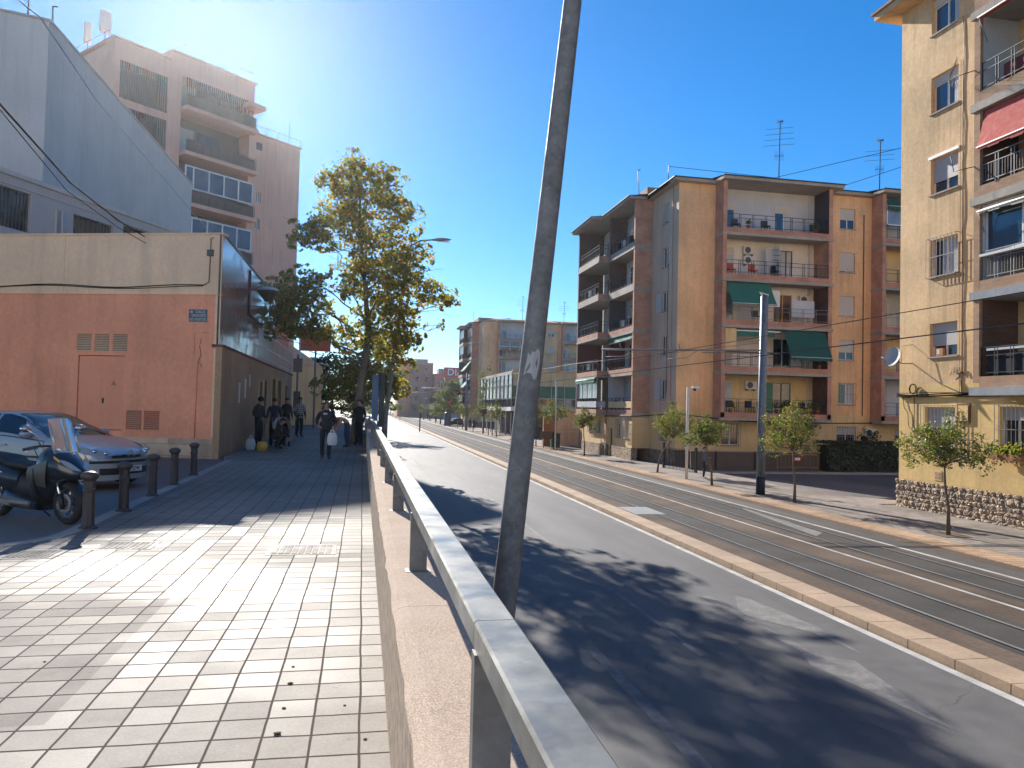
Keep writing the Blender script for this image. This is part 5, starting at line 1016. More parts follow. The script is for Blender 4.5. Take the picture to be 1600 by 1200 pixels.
# ------------------------------------------------------------------ car
def lerp_tab(tab, x):
    if x <= tab[0][0]: return tab[0][1]
    for (a, va), (b, vb) in zip(tab[:-1], tab[1:]):
        if x <= b:
            t = (x-a)/(b-a); t = t*t*(3-2*t)*.35+t*.65; return va+(vb-va)*t
    return tab[-1][1]
def make_car(label, loc, rz, detail=True, paintm='car_silver', group=None):
    c = T('parked_car', label, 'car', loc, rz, group)
    top = [(-2.12, .80), (-2.05, .98), (-1.75, 1.16), (-1.3, 1.34), (-.6, 1.455), (-.1, 1.45), (.15, 1.40), (.6, 1.20), (1.05, .985), (1.45, .90), (1.8, .80), (2.0, .70), (2.10, .60), (2.14, .50)]
    wid = [(-2.12, .62), (-1.95, .78), (-1.5, .86), (-.5, .885), (.8, .885), (1.4, .87), (1.75, .80), (1.98, .68), (2.10, .52), (2.14, .40)]
    belt = [(-2.12, .72), (-1.9, .90), (-1.2, .98), (0, .95), (.95, .90), (1.4, .83), (1.8, .73), (2.0, .64), (2.14, .48)]
    rh = [(-2.12, .55), (-1.7, .60), (-1.2, .58), (-.4, .57), (.2, .575), (.6, .66), (1.0, .74), (1.5, .72), (1.9, .60), (2.14, .36)]
    def S(x, v):   # v 0 sill bottom .. 1 centre top
        w, zt, zb, r = lerp_tab(wid, x), lerp_tab(top, x), lerp_tab(belt, x), lerp_tab(rh, x)
        r = min(r, w*.95)
        P = [(w*.93, .20), (w*.985, .36), (w, .58), (w*.975, zb), ((w*.975+r)/2+.03, (zb+zt)/2+.01), (r, zt-.035), (r*.6, zt-.008), (0, zt)]
        t = v*(len(P)-1); i = min(int(t), len(P)-2); t -= i; return Vector((x, P[i][0]+(P[i+1][0]-P[i][0])*t, P[i][1]+(P[i+1][1]-P[i][1])*t))
    m = MB(); xs = [-2.12+4.26*i/48 for i in range(49)]
    for s in (1, -1):
        fn = lambda u, v: (lambda p: (p.x, p.y*s, p.z))(S(-2.12+4.26*u, v)); m.grid(fn, 48, 21, paintm, True, mir=(s < 0))
    for x, d in ((-2.12, -1), (2.14, 1)):
        for k in range(7):
            a, b = S(x, k/7), S(x, (k+1)/7); m.add([(x, a.y, a.z), (x, b.y, b.z), (x, -b.y, b.z), (x, -a.y, a.z)], [(0, 1, 2, 3)], paintm, True)
    body = L0(m, 'body', c)
    def patch(name, x0, x1, v0, v1, mat, par, off=.007, nu=10, nv=6, both=True, sh=None, **k):
        m = MB()
        for s in ((1, -1) if both else (1,)):
            def fn(u, v):
                x = x0+(x1-x0)*u; vv = v0+(v1-v0)*v
                if sh: x, vv = sh(u, v, x, vv)
                p = S(x, vv); e = .01; du = S(x+e, vv)-S(x-e, vv); dv = S(x, min(1, vv+e))-S(x, max(0, vv-e)); n = du.cross(dv)
                n = n.normalized() if n.length > 1e-9 else Vector((0, 0, 1))
                if n.y < -.2 or (abs(n.y) <= .2 and n.z < 0 and abs(n.x) < .9): n = -n
                if x > 1.9 and n.x < 0: n = -n
                p = p+n*off; return (p.x, p.y*s, p.z)
            m.grid(fn, nu, nv, mat, True, mir=(s < 0))
        return L0(m, name, par)
    V4 = 3/7+.02; V5 = 5/7
    patch('windscreen', .12, 1.02, 5/7-.03, 1.0, 'glass_car', c, sh=lambda u, v, x, vv: (x-(.10*(1-v) if u < .5 else -.0), vv))
    patch('side_window', -.28, .62, V4+.03, V5-.02, 'glass_car', c, both=False, sh=lambda u, v, x, vv: (x+(-.42*v*max(0, u-.2)), vv)); patch('side_window', -1.35, -.36, V4+.03, V5-.02, 'glass_car', c, both=False, sh=lambda u, v, x, vv: (x+(.4*v*max(0, .6-u)), vv))
    w2 = MB()
    for nm in ('side_window',): pass
    for a, b, k in ((-.28, .62, -1), (-1.35, -.36, 1)):
        m = MB(); 
        def fn(u, v):
            x = a+(b-a)*u; x += (-.42*v*max(0, u-.2)) if k < 0 else (.4*v*max(0, .6-u)); p = S(x, V4+.03+(V5-.05-V4)*v); return (p.x, -(p.y+.006), p.z+.004)
        m.grid(fn, 10, 6, 'glass_car', True, mir=True); L0(m, 'side_window', c)
    patch('rear_window', -1.9, -1.25, 5/7, 1.0, 'glass_car', c)
    # wheels
    for x in (-1.28, 1.33):
        for s in (1, -1):
            m = MB(); n = 26; Mx = Matrix.Translation((x, s*.80, .31)) @ Matrix.Rotation(R_(90)*-s, 4, 'X')
            mm = Matrix.Rotation(R_(-90)*s, 3, 'X').to_4x4(); c0 = (x, s*.80, .31)
            m.lathe([(.20, -.1), (.30, -.10), (.31, -.06), (.31, .06), (.30, .095), (.215, .10), (.20, .08)], 'tyre', n, c=c0, M=mm); w_ = L0(m, 'wheel', c)
            m = MB(); m.lathe([(.205, .085), (.19, .05), (.06, .07), (.0, .075)], 'silver_rim', n, c=c0, M=mm)
            L0(m, 'rim', w_); m = MB()
            for k in range(7):
                a = 2*math.pi*k/7; r0, r1 = .08, .185; dd = .19
                vs = [mm @ Vector((r0*math.cos(a-dd), r0*math.sin(a-dd), .078)), mm @ Vector((r1*math.cos(a-dd), r1*math.sin(a-dd), .074)), mm @ Vector((r1*math.cos(a+dd), r1*math.sin(a+dd), .074)), mm @ Vector((r0*math.cos(a+dd), r0*math.sin(a+dd), .078))]
                m.add([v+Vector(c0) for v in vs], [(0, 1, 2, 3)], 'shutter_dark')
            L0(m, 'spoke_gap', w_)
            m = MB(); yy = lerp_tab(wid, x)+.006
            ring = []; 
            for k in range(19):
                a = math.pi*k/18; ring.append((x+.365*math.cos(a), s*yy, .31+.365*math.sin(a)))
            ring += [(x-.365, s*(yy-.03), .2), (x+.365, s*(yy-.03), .2)]
            m.add(ring, [list(range(len(ring)))], 'plastic_black'); L0(m, 'wheel_arch', c)
    if detail:
        def front(name, mat, y0, y1, z0, z1, par, off=.012, nx=14):
            # patch wrapped on the nose: for each (y,z) find the forward surface x
            m = MB()
            def X(y, z):
                best = 1.2
                lo, hi = 1.2, 2.14
                for i in range(40):
                    x = lo+(hi-lo)*i/39; w = lerp_tab(wid, x)*(.985 if z > .3 else .95); zt = lerp_tab(top, x) - .05*(abs(y)/w)**2 if w > 0 else 0
                    if abs(y) <= w and z <= zt: best = x
                return best+off
            m.grid(lambda u, v: (X(y0+(y1-y0)*u, z0+(z1-z0)*v), y0+(y1-y0)*u, z0+(z1-z0)*v), nx, 3, mat, True); return L0(m, name, par)
        b1 = MB()
        def nose_x(y): return 2.20-.42*abs(y/.86)**2.6
        def band(name, y0, y1, z0, z1, mat, dx, par, th=.05, n=16):
            m = MB(); 
            for i in range(n):
                a, b = y0+(y1-y0)*i/n, y0+(y1-y0)*(i+1)/n; vs = []
                for y in (a, b):
                    for q in (0, 1):
                        for z in (z0, z1): vs.append((nose_x(y)+dx-(th if q == 0 else 0), y, z))
                m.add(vs, [(2, 6, 7, 3), (0, 2, 3, 1), (5, 7, 6, 4), (1, 3, 7, 5), (0, 4, 6, 2)], mat, False)
            return L0(m, name, par)
        bp = band('bumper', -.84, .84, .20, .60, paintm, -.01, c, .28, 24)
        band('bumper_trim', -.80, .80, .515, .565, 'plastic_black', .004, bp, .03, 24); band('lower_grille', -.60, .60, .30, .425, 'plastic_black', .004, bp, .03, 20)
        band('upper_grille', -.34, .34, .605, .66, 'plastic_black', -.06, c, .1, 12); band('chrome_strip', -.36, .36, .655, .672, 'chrome', -.05, c, .05, 12)
        pl = MB(); pl.box(2.20, 2.215, -.26, .26, .345, .455, 'letter_white'); pp = L0(pl, 'number_plate', c)
        me = text_mesh('3482 JZW', .095, .002, bold=.001); me.transform(Matrix.Translation((2.218, 0, .40)) @ Matrix.Rotation(R_(90), 4, 'Z') @ Matrix.Rotation(R_(90), 4, 'X')); me.materials.clear(); me.materials.append(MT['letter_black']); o = bpy.data.objects.new('lettering', me); COL.objects.link(o); o.parent = pp
        em = MB()
        for dz in (.0, .055):
            z = .66+dz; x = 2.19-.3*dz
            em.add([(x-.0, -.085, z-.03), (x+.02, 0, z+.02), (x, .085, z-.03), (x, .085, z-.005), (x+.02, 0, z+.045), (x, -.085, z-.005)], [(0, 1, 4, 5), (1, 2, 3, 4)], 'chrome')
        L0(em, 'badge', c)
        for s in (1, -1):   # swept headlights
            m = MB(); n = 12
            P0 = [(2.07, .34, .645), (1.98, .58, .655), (1.80, .74, .69), (1.58, .83, .76), (1.30, .862, .84)]; P1 = [(2.02, .34, .70), (1.92, .56, .755), (1.74, .70, .80), (1.52, .79, .845), (1.28, .85, .865)]
            vs = [(x+.035, s*(y+.03), z) for x, y, z in P0]+[(x+.03, s*(y+.012), z+.012) for x, y, z in P1]; k = len(P0)
            m.add(vs, [(i, i+1, k+i+1, k+i) if s > 0 else (i, k+i, k+i+1, i+1) for i in range(k-1)], 'lens_glass', True); h = L0(m, 'headlight', c)
            m = MB()
            for (x, y, z) in ((2.035, .50, .705), (1.93, .665, .745)):
                m.lathe([(.0, .03), (.035, .02), (.045, .0)], 'chrome', 12, c=(x+.04, s*(y+.0), z), M=Matrix.Rotation(R_(80), 4, 'Y'))
            L0(m, 'lamp_reflector', h)
            m = MB(); m.grid(lambda u, v: (.62+.10*math.cos(2*math.pi*v)*math.sin(math.pi*u), s*(.93+.11*math.cos(math.pi*u)), 1.03+.075*math.sin(2*math.pi*v)*math.sin(math.pi*u)), 8, 12, paintm); m.tube([(.62, s*.80, .97), (.62, s*.88, 1.0)], .02, 'plastic_black', 6); L0(m, 'wing_mirror', c)
        for s in (1, -1):
            m = MB(); m.tube([(x, s*(S(x, V4).y+.006), S(x, V4).z) for x in [-1.6+.1*i for i in range(27)]], .010, 'plastic_black', 5); L0(m, 'window_trim', c)
            m = MB()
            for x in (.98, -.34): m.tube([(x+.06*(1-q), s*(S(x, q*V4).y+.002), S(x, q*V4).z) for q in [i/10 for i in range(2, 11)]], .006, 'plastic_black', 4)
            m.tube([(x, s*(S(x, .30).y+.012), S(x, .30).z) for x in (-.9, -.4, .2, .9)], .018, 'plastic_black', 6); L0(m, 'door_seam', c)
            m = MB(); m.box(-.1, .12, min(s*.86, s*.905), max(s*.86, s*.905), .80, .83, paintm); L0(m, 'door_handle', c)
        m = MB(); m.tube([(.98, .62, 1.0), (.60, .1, 1.205)], .012, 'plastic_black', 4).tube([(.98, .05, 1.02), (.62, -.45, 1.19)], .012, 'plastic_black', 4); L0(m, 'wiper', c)
    return c
make_car('silver hatchback parked before the salmon wall, its nose behind the bollards', (-6.30, 16.95, W-.08), R_(-27))
far_car = make_car('dark small car parked beyond the far pavement in front of the distant trees', (18.0, 150, .05), R_(200), detail=False, paintm='moped_paint', group='cars parked far down the street')
KIDS.clear()
copy_tree(far_car, loc=(18.6, 157, .05), rz=R_(185), label='second distant parked car just behind the first dark one')
# ------------------------------------------------------------------ scooter
def make_scooter(label, loc, rz):
    t = T('scooter', label, 'scooter', loc, rz)
    def wheel(x, r=.285, w=.06):
        m = MB(); mm = Matrix.Rotation(R_(90), 4, 'X'); n = 30
        m.lathe([(r-.085, -w*.8), (r-.03, -w), (r, -w*.4), (r, w*.4), (r-.03, w), (r-.085, w*.8)], 'tyre', n, c=(x, 0, r), M=mm); wh = L0(m, 'wheel', t)
        m = MB(); m.lathe([(r-.08, -w*.7), (r-.095, -.02), (r-.095, .02), (r-.08, w*.7)], 'silver_rim', n, c=(x, 0, r), M=mm)
        for k in range(5): a = 2*math.pi*k/5; m.tube([(x+.04*math.cos(a), 0, r+.04*math.sin(a)), (x+(r-.09)*math.cos(a+.2), 0, r+(r-.09)*math.sin(a+.2))], .014, 'silver_rim', 6)
        m.lathe([(.045, -.05), (.045, .05)], 'silver_rim', 12, c=(x, 0, r), M=mm); L0(m, 'rim', wh)
        for s in (-1, 1):
            m = MB(); m.lathe([(.075, .0), (.135, .0), (.135, .004), (.075, .004), (.075, 0)], 'iron_grey', 26, c=(x, s*.066, r), M=mm); L0(m, 'brake_disc', wh)
        return wh
    wheel(.78); wheel(-.72, .27, .07)
    for s in (-1, 1):
        m = MB(); m.tube([(.78, s*.105, .27), (.62, s*.10, .68)], [.024, .021], 'chrome', 10).tube([(.80, s*.105, .22), (.74, s*.105, .42)], .032, 'plastic_black', 8); L0(m, 'fork', t)
    m = MB(); m.grid(lambda u, v: (.775+.335*math.cos(R_(10)+R_(150)*u), (v-.5)*.19*(1-.25*abs(2*u-1)), .285+.335*math.sin(R_(10)+R_(150)*u)-.03*(2*v-1)**2), 16, 6, 'moped_paint'); L0(m, 'mudguard', t)
    # bodywork by cross sections: (x, half width, z low, z high)
    def hull(name, secs, mat, par=t, pw=2.4, n=16, cap=True):
        m = MB(); vs = []
        for (x, w, z0, z1, sk) in secs:
            zc, h = (z0+z1)/2, (z1-z0)/2
            for k in range(n):
                a = 2*math.pi*k/n; ca, sa = math.cos(a), math.sin(a)
                vs.append((x+sk*math.copysign(abs(sa)**(2/pw), sa)*h, w*math.copysign(abs(ca)**(2/pw), ca), zc+h*math.copysign(abs(sa)**(2/pw), sa)))
        L = len(secs); fs = [(i*n+k, i*n+(k+1) % n, (i+1)*n+(k+1) % n, (i+1)*n+k) for i in range(L-1) for k in range(n)]
        m.add(vs, fs, mat, True)
        if cap: b = 0; m.add(vs[:n], [list(range(n))], mat); m.add(vs[-n:], [list(range(n))[::-1]], mat)
        return L0(m, name, par)
    fair = hull('front_fairing', [(1.02, .03, .70, .77, -.4), (.96, .11, .65, .86, -.5), (.86, .17, .61, .95, -.55), (.74, .21, .59, 1.04, -.5), (.60, .23, .55, 1.07, -.4), (.46, .235, .40, 1.04, -.25), (.36, .22, .30, .96, -.2)], 'moped_paint')
    hull('leg_shield', [(.38, .26, .25, .92, -.25), (.28, .24, .22, .80, -.25), (.24, .20, .22, .60, -.2)], 'plastic_black')
    hull('floorboard', [(.35, .21, .16, .30, 0), (.1, .22, .15, .33, 0), (-.2, .21, .15, .40, 0), (-.4, .16, .16, .45, 0)], 'moped_paint')
    hull('centre_tunnel', [(.30, .10, .30, .62, 0), (.0, .11, .30, .60, 0), (-.25, .14, .30, .70, 0)], 'plastic_black')
    hull('tail_body', [(-.15, .14, .38, .70, .1), (-.35, .21, .38, .76, .1), (-.65, .22, .44, .80, .1), (-.95, .17, .56, .86, .1), (-1.12, .06, .68, .84, .1)], 'moped_paint')
    st = hull('seat', [(.02, .10, .70, .77, 0), (-.10, .16, .70, .82, 0), (-.35, .18, .72, .83, 0), (-.45, .18, .74, .90, 0), (-.75, .17, .80, .92, 0), (-1.0, .12, .84, .93, 0)], 'seat_black')
    m = MB(); m.grid(lambda u, v: (.70-.20*u+.05*math.cos(math.pi*(v-.5)), (v-.5)*(.40-.07*u), .98+.46*u-.02*(2*v-1)**4), 8, 10, 'clear_screen'); L0(m, 'windscreen', t)
    m = MB(); m.tube([(.50+.05*math.cos(math.pi*(v-.5)), (v-.5)*.33, 1.44-.02*(2*v-1)**4) for v in [i/10 for i in range(11)]], .008, 'chrome', 5).tube([(.72, -.17, .98), (.54, -.16, 1.38)], .006, 'chrome', 4).tube([(.72, .17, .98), (.54, .16, 1.38)], .006, 'chrome', 4); L0(m, 'screen_edge', t)
    m = MB(); m.tube([(.36, -.36, 1.02), (.42, -.2, 1.06), (.48, 0, 1.05), (.42, .2, 1.06), (.36, .36, 1.02)], .016, 'iron_black', 8); hb = L0(m, 'handlebar', t)
    for s in (-1, 1):
        m = MB(); m.tube([(.38, s*.24, 1.045), (.33, s*.38, 1.01)], .022, 'seat_black', 8); L0(m, 'grip', hb)
        m = MB(); m.tube([(.45, s*.25, 1.03), (.42, s*.41, .99)], .008, 'chrome', 6); L0(m, 'brake_lever', hb)
        m = MB(); m.tube([(.48, s*.22, 1.04), (.46, s*.30, 1.22), (.42, s*.38, 1.28)], .009, 'chrome', 6); mr = L0(m, 'mirror', t)
        m = MB(); m.grid(lambda u, v: (.40+.03*math.cos(math.pi*u), s*.40+.085*math.sin(math.pi*u)*math.cos(2*math.pi*v), 1.30+.05*math.sin(math.pi*u)*math.sin(2*math.pi*v)), 6, 12, 'chrome'); L0(m, 'mirror_head', mr)
        m = MB(); m.grid(lambda u, v: (1.03-.20*u-.05*(2*v-1), s*(.045+.155*u), .76+.11*u+.05*(2*v-1)*math.sin(math.pi*(.15+.7*u))), 8, 6, 'lens_glass', mir=(s > 0)); hl_ = L0(m, 'headlight', t)
        m = MB(); m.grid(lambda u, v: (.845-.10*u, s*(.205+.02*u), .865+.06*u+.018*(2*v-1)), 3, 2, 'plastic_yellow', mir=(s > 0)); L0(m, 'indicator', hl_)
        m = MB(); m.box(-.35, .25, min(s*.222, s*.232), max(s*.222, s*.232), .25, .29, 'iron_grey'); L0(m, 'side_trim', t)
        m = MB(); m.grid(lambda u, v: (-.55-.32*u, s*(.215-.03*u), .60+.03*u+.03*(2*v-1)), 3, 2, 'plastic_yellow', mir=(s > 0)).tube([(-.35, s*.22, .66), (-.85, s*.19, .70)], .01, 'chrome', 5); L0(m, 'side_badge', t)
    for s in (-1, 1):
        m = MB(); m.grid(lambda u, v: (.62-.42*u, s*(.248-.012*u-.02*(2*v-1)**2), .50+.22*v+.16*(1-u)*v+.04*u), 8, 5, 'moped_panel', mir=(s > 0)); L0(m, 'side_panel', t)
        m = MB(); m.grid(lambda u, v: (.30-.62*u, s*(.232-.01*(2*v-1)**2), .20+.10*v+.05*u), 8, 4, 'moped_panel', mir=(s > 0)); L0(m, 'foot_panel', t)
        m = MB(); m.tube([(.88, s*.10, .64), (.80, s*.16, .60), (.66, s*.20, .60)], .012, 'plastic_black', 5); L0(m, 'trim_line', t)
    m = MB(); m.tube([(.34, -.24, 1.04), (.42, -.20, .86), (.60, -.13, .74)], .007, 'plastic_black', 5).tube([(.34, .24, 1.04), (.42, .20, .86), (.60, .13, .74)], .007, 'plastic_black', 5); L0(m, 'brake_cable', t)
    m = MB(); m.tube([(-.2, -.18, .22), (-.6, -.22, .28), (-1.05, -.22, .36)], [.03, .055, .06], 'iron_grey', 10); L0(m, 'exhaust', t)
    m = MB(); m.tube([(-.05, .12, .18), (-.05, .30, .01)], .012, 'iron_black', 5); L0(m, 'stand', t)
    return t
make_scooter('black maxi scooter with clear windscreen parked behind the nearest bollard', (-4.54, 11.98, W-.08), R_(-36))
# ------------------------------------------------------------------ people
BASE = dict(pel=(0, 0, .95), sp=(0, .0, 1.12), ch=(0, 0, 1.30), nk=(0, .01, 1.46), hb=(0, -.01, 1.53), hm=(0, -.02, 1.61), ht=(0, -.015, 1.69), nose=(0, -.11, 1.585),
    shl=(-.175, 0, 1.39), ell=(-.25, .02, 1.12), wrl=(-.235, -.08, .89), hal=(-.235, -.10, .82), shr=(.175, 0, 1.39), elr=(.25, .02, 1.12), wrr=(.235, -.08, .89), har=(.235, -.10, .82),
    hil=(-.09, 0, .90), knl=(-.10, -.02, .50), anl=(-.10, .03, .10), tol=(-.12, -.13, .045), hir=(.09, 0, .90), knr=(.10, -.02, .50), anr=(.10, .03, .10), tor=(.12, -.13, .045))
EDG = [('pel', 'sp', 'top'), ('sp', 'ch', 'top'), ('ch', 'nk', 'top'), ('nk', 'hb', 'skin'), ('hb', 'hm', 'skin'), ('hm', 'ht', 'skin'), ('hm', 'nose', 'skin'),
    ('ch', 'shl', 'top'), ('shl', 'ell', 'top'), ('ell', 'wrl', 'arm'), ('wrl', 'hal', 'skin'), ('ch', 'shr', 'top'), ('shr', 'elr', 'top'), ('elr', 'wrr', 'arm'), ('wrr', 'har', 'skin'),
    ('pel', 'hil', 'leg'), ('hil', 'knl', 'leg'), ('knl', 'anl', 'leg'), ('anl', 'tol', 'shoe'), ('pel', 'hir', 'leg'), ('hir', 'knr', 'leg'), ('knr', 'anr', 'leg'), ('anr', 'tor', 'shoe')]
RAD = dict(pel=(.165, .12), sp=(.15, .115), ch=(.175, .125), nk=(.062, .062), hb=(.07, .08), hm=(.082, .10), ht=(.06, .07), nose=(.014, .014), shl=(.075, .075), ell=(.056, .056), wrl=(.036, .033), hal=(.038, .022), shr=(.075, .075), elr=(.056, .056), wrr=(.036, .033), har=(.038, .022),
    hil=(.095, .10), knl=(.072, .075), anl=(.055, .055), tol=(.045, .035), hir=(.095, .10), knr=(.072, .075), anr=(.055, .055), tor=(.045, .035))
def person(label, loc, rz, top='cloth_black', leg='trouser_dark', arm=None, hair='hair_dark', pose=None, sc=1., shoe='shoe', face=False, group=None, hood=False, skirt=False, fat=1.0):
    J = {k: Vector(v) for k, v in BASE.items()}
    for k, v in (pose or {}).items(): J[k] = Vector(v)
    names = list(J); edges = [(names.index(a), names.index(b)) for a, b, _ in EDG]; tags = [c for *_, c in EDG]; vs = [J[n]*sc for n in names]; rad = [RAD[n] for n in names]
    if 1:   # five fingers on each hand
        for s, w, h in ((-1, 'wrl', 'hal'), (1, 'wrr', 'har')):
            d = (J[h]-J[w]).normalized(); fwd = Vector((0, -1, 0)); sd = d.cross(Vector((s, 0, 0))).normalized()
            for q, (o, l) in enumerate(((-.027, .055), (-.009, .07), (.009, .066), (.027, .052))):
                a = J[h]+sd*o+d*.01; b1 = a+d*l*.6; c1 = b1+(d+Vector((-s*.6, 0, 0))).normalized()*l*.5
                i0 = len(vs); vs += [b1*sc, c1*sc]; rad += [(.0095, .0095), (.008, .008)]; edges += [(names.index(h), i0), (i0, i0+1)]; tags += ['skin', 'skin']
            i0 = len(vs); a = J[w]+(J[h]-J[w])*.4+sd*-.045; vs += [a*sc, (a+d*.045-sd*.012)*sc]; rad += [(.012, .012), (.009, .009)]; edges += [(names.index(w), i0), (i0, i0+1)]; tags += ['skin', 'skin']
    me = bpy.data.meshes.new('tmpb'); me.from_pydata([tuple(v) for v in vs], edges, []); ob = bpy.data.objects.new('tmpb', me); COL.objects.link(ob)
    md = ob.modifiers.new('s', 'SKIN'); md.use_smooth_shade = True; md.branch_smoothing = .6
    for i, sv in enumerate(me.skin_vertices[0].data):
        f = fat if i < len(names) and names[i] in ('pel', 'sp', 'ch') else 1; sv.radius = (rad[i][0]*sc*f, rad[i][1]*sc*f); sv.use_root = (i == 0)
    ob.modifiers.new('b', 'SUBSURF').levels = 2 if face else 1
    bpy.context.view_layer.update(); nm = bpy.data.meshes.new_from_object(ob.evaluated_get(bpy.context.evaluated_depsgraph_get())); bpy.data.objects.remove(ob); bpy.data.meshes.remove(me)
    M_ = {'top': top, 'arm': arm or top, 'leg': leg, 'skin': 'skin', 'shoe': shoe}; ml = list(dict.fromkeys(M_.values())); nm.materials.clear()
    for q in ml: nm.materials.append(MT[q])
    for p in nm.polygons:
        best, bt = 9, 'top'
        for (a, b), tg in zip(edges, tags):
            A, B = vs[a], vs[b]; ab = B-A; t_ = max(0, min(1, (p.center-A).dot(ab)/max(1e-9, ab.length_squared))); r = rad[a][0]+(rad[b][0]-rad[a][0])*t_; d = (p.center-A-ab*t_).length-r*sc
            if d < best: best, bt = d, tg
        p.material_index = ml.index(M_[bt]); p.use_smooth = True
    nm.name = 'person'; o = bpy.data.objects.new('person', nm); COL.objects.link(o); o.location = loc; o.rotation_euler = (0, 0, rz); tag(o, label, 'person', group)
    hm, ht = J['hm']*sc, J['ht']*sc; up = (ht-J['hb']*sc).normalized(); back = Vector((0, 1, 0)); back = (back-up*back.dot(up)).normalized(); side = up.cross(back)
    def hf(u, v):
        a = 2*math.pi*v; b = math.pi*(.5-u*((.50+.20*math.cos(a)) if not hood else .72))
        return hm+up*(.025+.098*math.sin(b))*sc+back*(.016+.112*math.cos(b)*math.cos(a))*sc+side*(.092*math.cos(b)*math.sin(a))*sc
    m = MB(); m.grid(hf, 8, 16, top if hood else hair); L0(m, 'hood' if hood else 'hair', o)
    if face:
        m = MB(); f = -back
        for s in (-1, 1):
            c = hm+f*.092*sc+side*s*.032*sc+up*.012*sc; m.grid(lambda u, v: c+side*.012*math.cos(2*math.pi*v)*math.sin(math.pi*u)+up*.007*math.sin(2*math.pi*v)*math.sin(math.pi*u)+f*.008*math.cos(math.pi*u), 4, 8, 'hair_dark')
            e = hm+side*s*.088*sc; m.grid(lambda u, v: e+up*(.03*math.cos(2*math.pi*v)*math.sin(math.pi*u))+back*(.018*math.sin(2*math.pi*v)*math.sin(math.pi*u))+side*s*.012*math.cos(math.pi*u), 4, 8, 'skin')
        c = hm+f*.090*sc-up*.052*sc; m.grid(lambda u, v: c+side*.024*math.cos(2*math.pi*v)*math.sin(math.pi*u)+up*.006*math.sin(2*math.pi*v)*math.sin(math.pi*u)+f*.006*math.cos(math.pi*u), 4, 8, 'loggia_red'); L0(m, 'face_features', o)
    if face:   # loose jumper hem and sleeve ends
        m = MB(); p = J['pel']; m.lathe([(.17, -.06), (.185, -.02), (.18, .08), (.165, .16)], top, 20, c=(p.x, p.y, p.z), M=Matrix.Diagonal((1.08, .80, 1, 1))); L0(m, 'jumper_hem', o)
        m = MB(); m.add([(-.09, -.150, 1.33), (.02, -.158, 1.33), (.02, -.158, 1.38), (-.09, -.150, 1.38)], [(0, 1, 2, 3)], 'loggia_grey'); L0(m, 'chest_print', o)
    return o
person('person walking toward the camera in a black sweatshirt, carrying a white plastic bag', (-1.05, 23.4, W), R_(4), face=True, hair='hair_grey', fat=1.05,
    pose=dict(elr=(.27, .06, 1.13), wrr=(.20, -.12, .98), har=(.185, -.17, .92), ell=(-.28, .06, 1.13), wrl=(-.24, -.16, 1.0), hal=(-.19, -.22, .97), knr=(.105, -.05, .50), anr=(.10, -.02, .10), tor=(.12, -.19, .05), knl=(-.10, -.02, .50), anl=(-.09, .12, .12), tol=(-.10, -.03, .04)))
def bag(name, label, loc, h, w, mat, cat='bag', knot=True):
    m = MB(); r0 = len(label)
    m.grid(lambda u, v: ((w*(.42+.58*math.sin(math.pi*min(1, .16+u*.62)))*math.cos(2*math.pi*v)*(1+.12*noise.noise(Vector((math.cos(6.28*v)*2, math.sin(6.28*v)*2, u*3+r0))))), w*.5*(.35+.65*math.sin(math.pi*min(1, .16+u*.62)))*math.sin(2*math.pi*v)*(1+.15*noise.noise(Vector((math.sin(6.28*v)*3, u*4, r0)))), -h*(1-(1-u)**1.3) if False else -h*u), 14, 18, mat)
    m.lathe([(w*.55, -h), (0, -h*1.01)], mat, 18)
    if knot:
        for s in (-1, 1): m.tube([(s*w*.35, 0, -.02), (s*w*.25, 0, h*.18), (0, 0, h*.30)], [.03, .02, .012], mat, 6)
    o = L0(m, name, None); o.location = loc; tag(o, label, cat); return o
bag('plastic_bag', 'white plastic carrier bag held by the walking person', (-.855, 23.2, W+.80), .36, .15, 'bag_plastic')
D = W
person('tall dark hooded person standing against the tan wall at far left of the group', (-3.62, 28.6, D), R_(60), hood=True, sc=1.08, fat=1.12, pose=dict(hb=(0, -.04, 1.53), hm=(0, -.07, 1.60), ht=(0, -.07, 1.68), nose=(0, -.16, 1.57), wrl=(-.16, -.2, 1.0), hal=(-.12, -.25, .95), wrr=(.16, -.2, 1.0), har=(.12, -.25, .97)))
person('dark clothed person behind the hooded one, close to the doorway', (-3.35, 31.0, D), R_(-160), top='cloth_navy', sc=1.06)
person('person in dark clothes crouching over bags by the wall', (-2.95, 28.3, D), R_(70), fat=1.1, pose=dict(pel=(0, .12, .42), sp=(0, .06, .58), ch=(0, -.06, .75), nk=(0, -.14, .88), hb=(0, -.18, .93), hm=(0, -.22, .99), ht=(0, -.25, 1.06), nose=(0, -.31, .95), shl=(-.17, -.08, .83), ell=(-.2, -.25, .60), wrl=(-.15, -.42, .42), hal=(-.12, -.47, .36), shr=(.17, -.08, .83), elr=(.2, -.25, .60), wrr=(.15, -.42, .45), har=(.12, -.47, .38), hil=(-.1, .08, .40), knl=(-.16, -.32, .50), anl=(-.12, .0, .10), tol=(-.13, -.17, .045), hir=(.1, .08, .40), knr=(.16, -.32, .48), anr=(.12, .0, .10), tor=(.13, -.17, .045)))
person('person in a dark jacket turned away, between the wall and the plaid shirt', (-3.42, 36.6, D), R_(150), sc=1.1, pose=dict(hb=(.02, -.06, 1.53), hm=(.03, -.10, 1.60), ht=(.03, -.11, 1.68), nose=(.03, -.2, 1.56)))
person('person in a black and white plaid shirt with a long coat over the arm', (-2.95, 38.0, D), R_(35), top='plaid', arm='cloth_black', sc=1.12, fat=1.15)
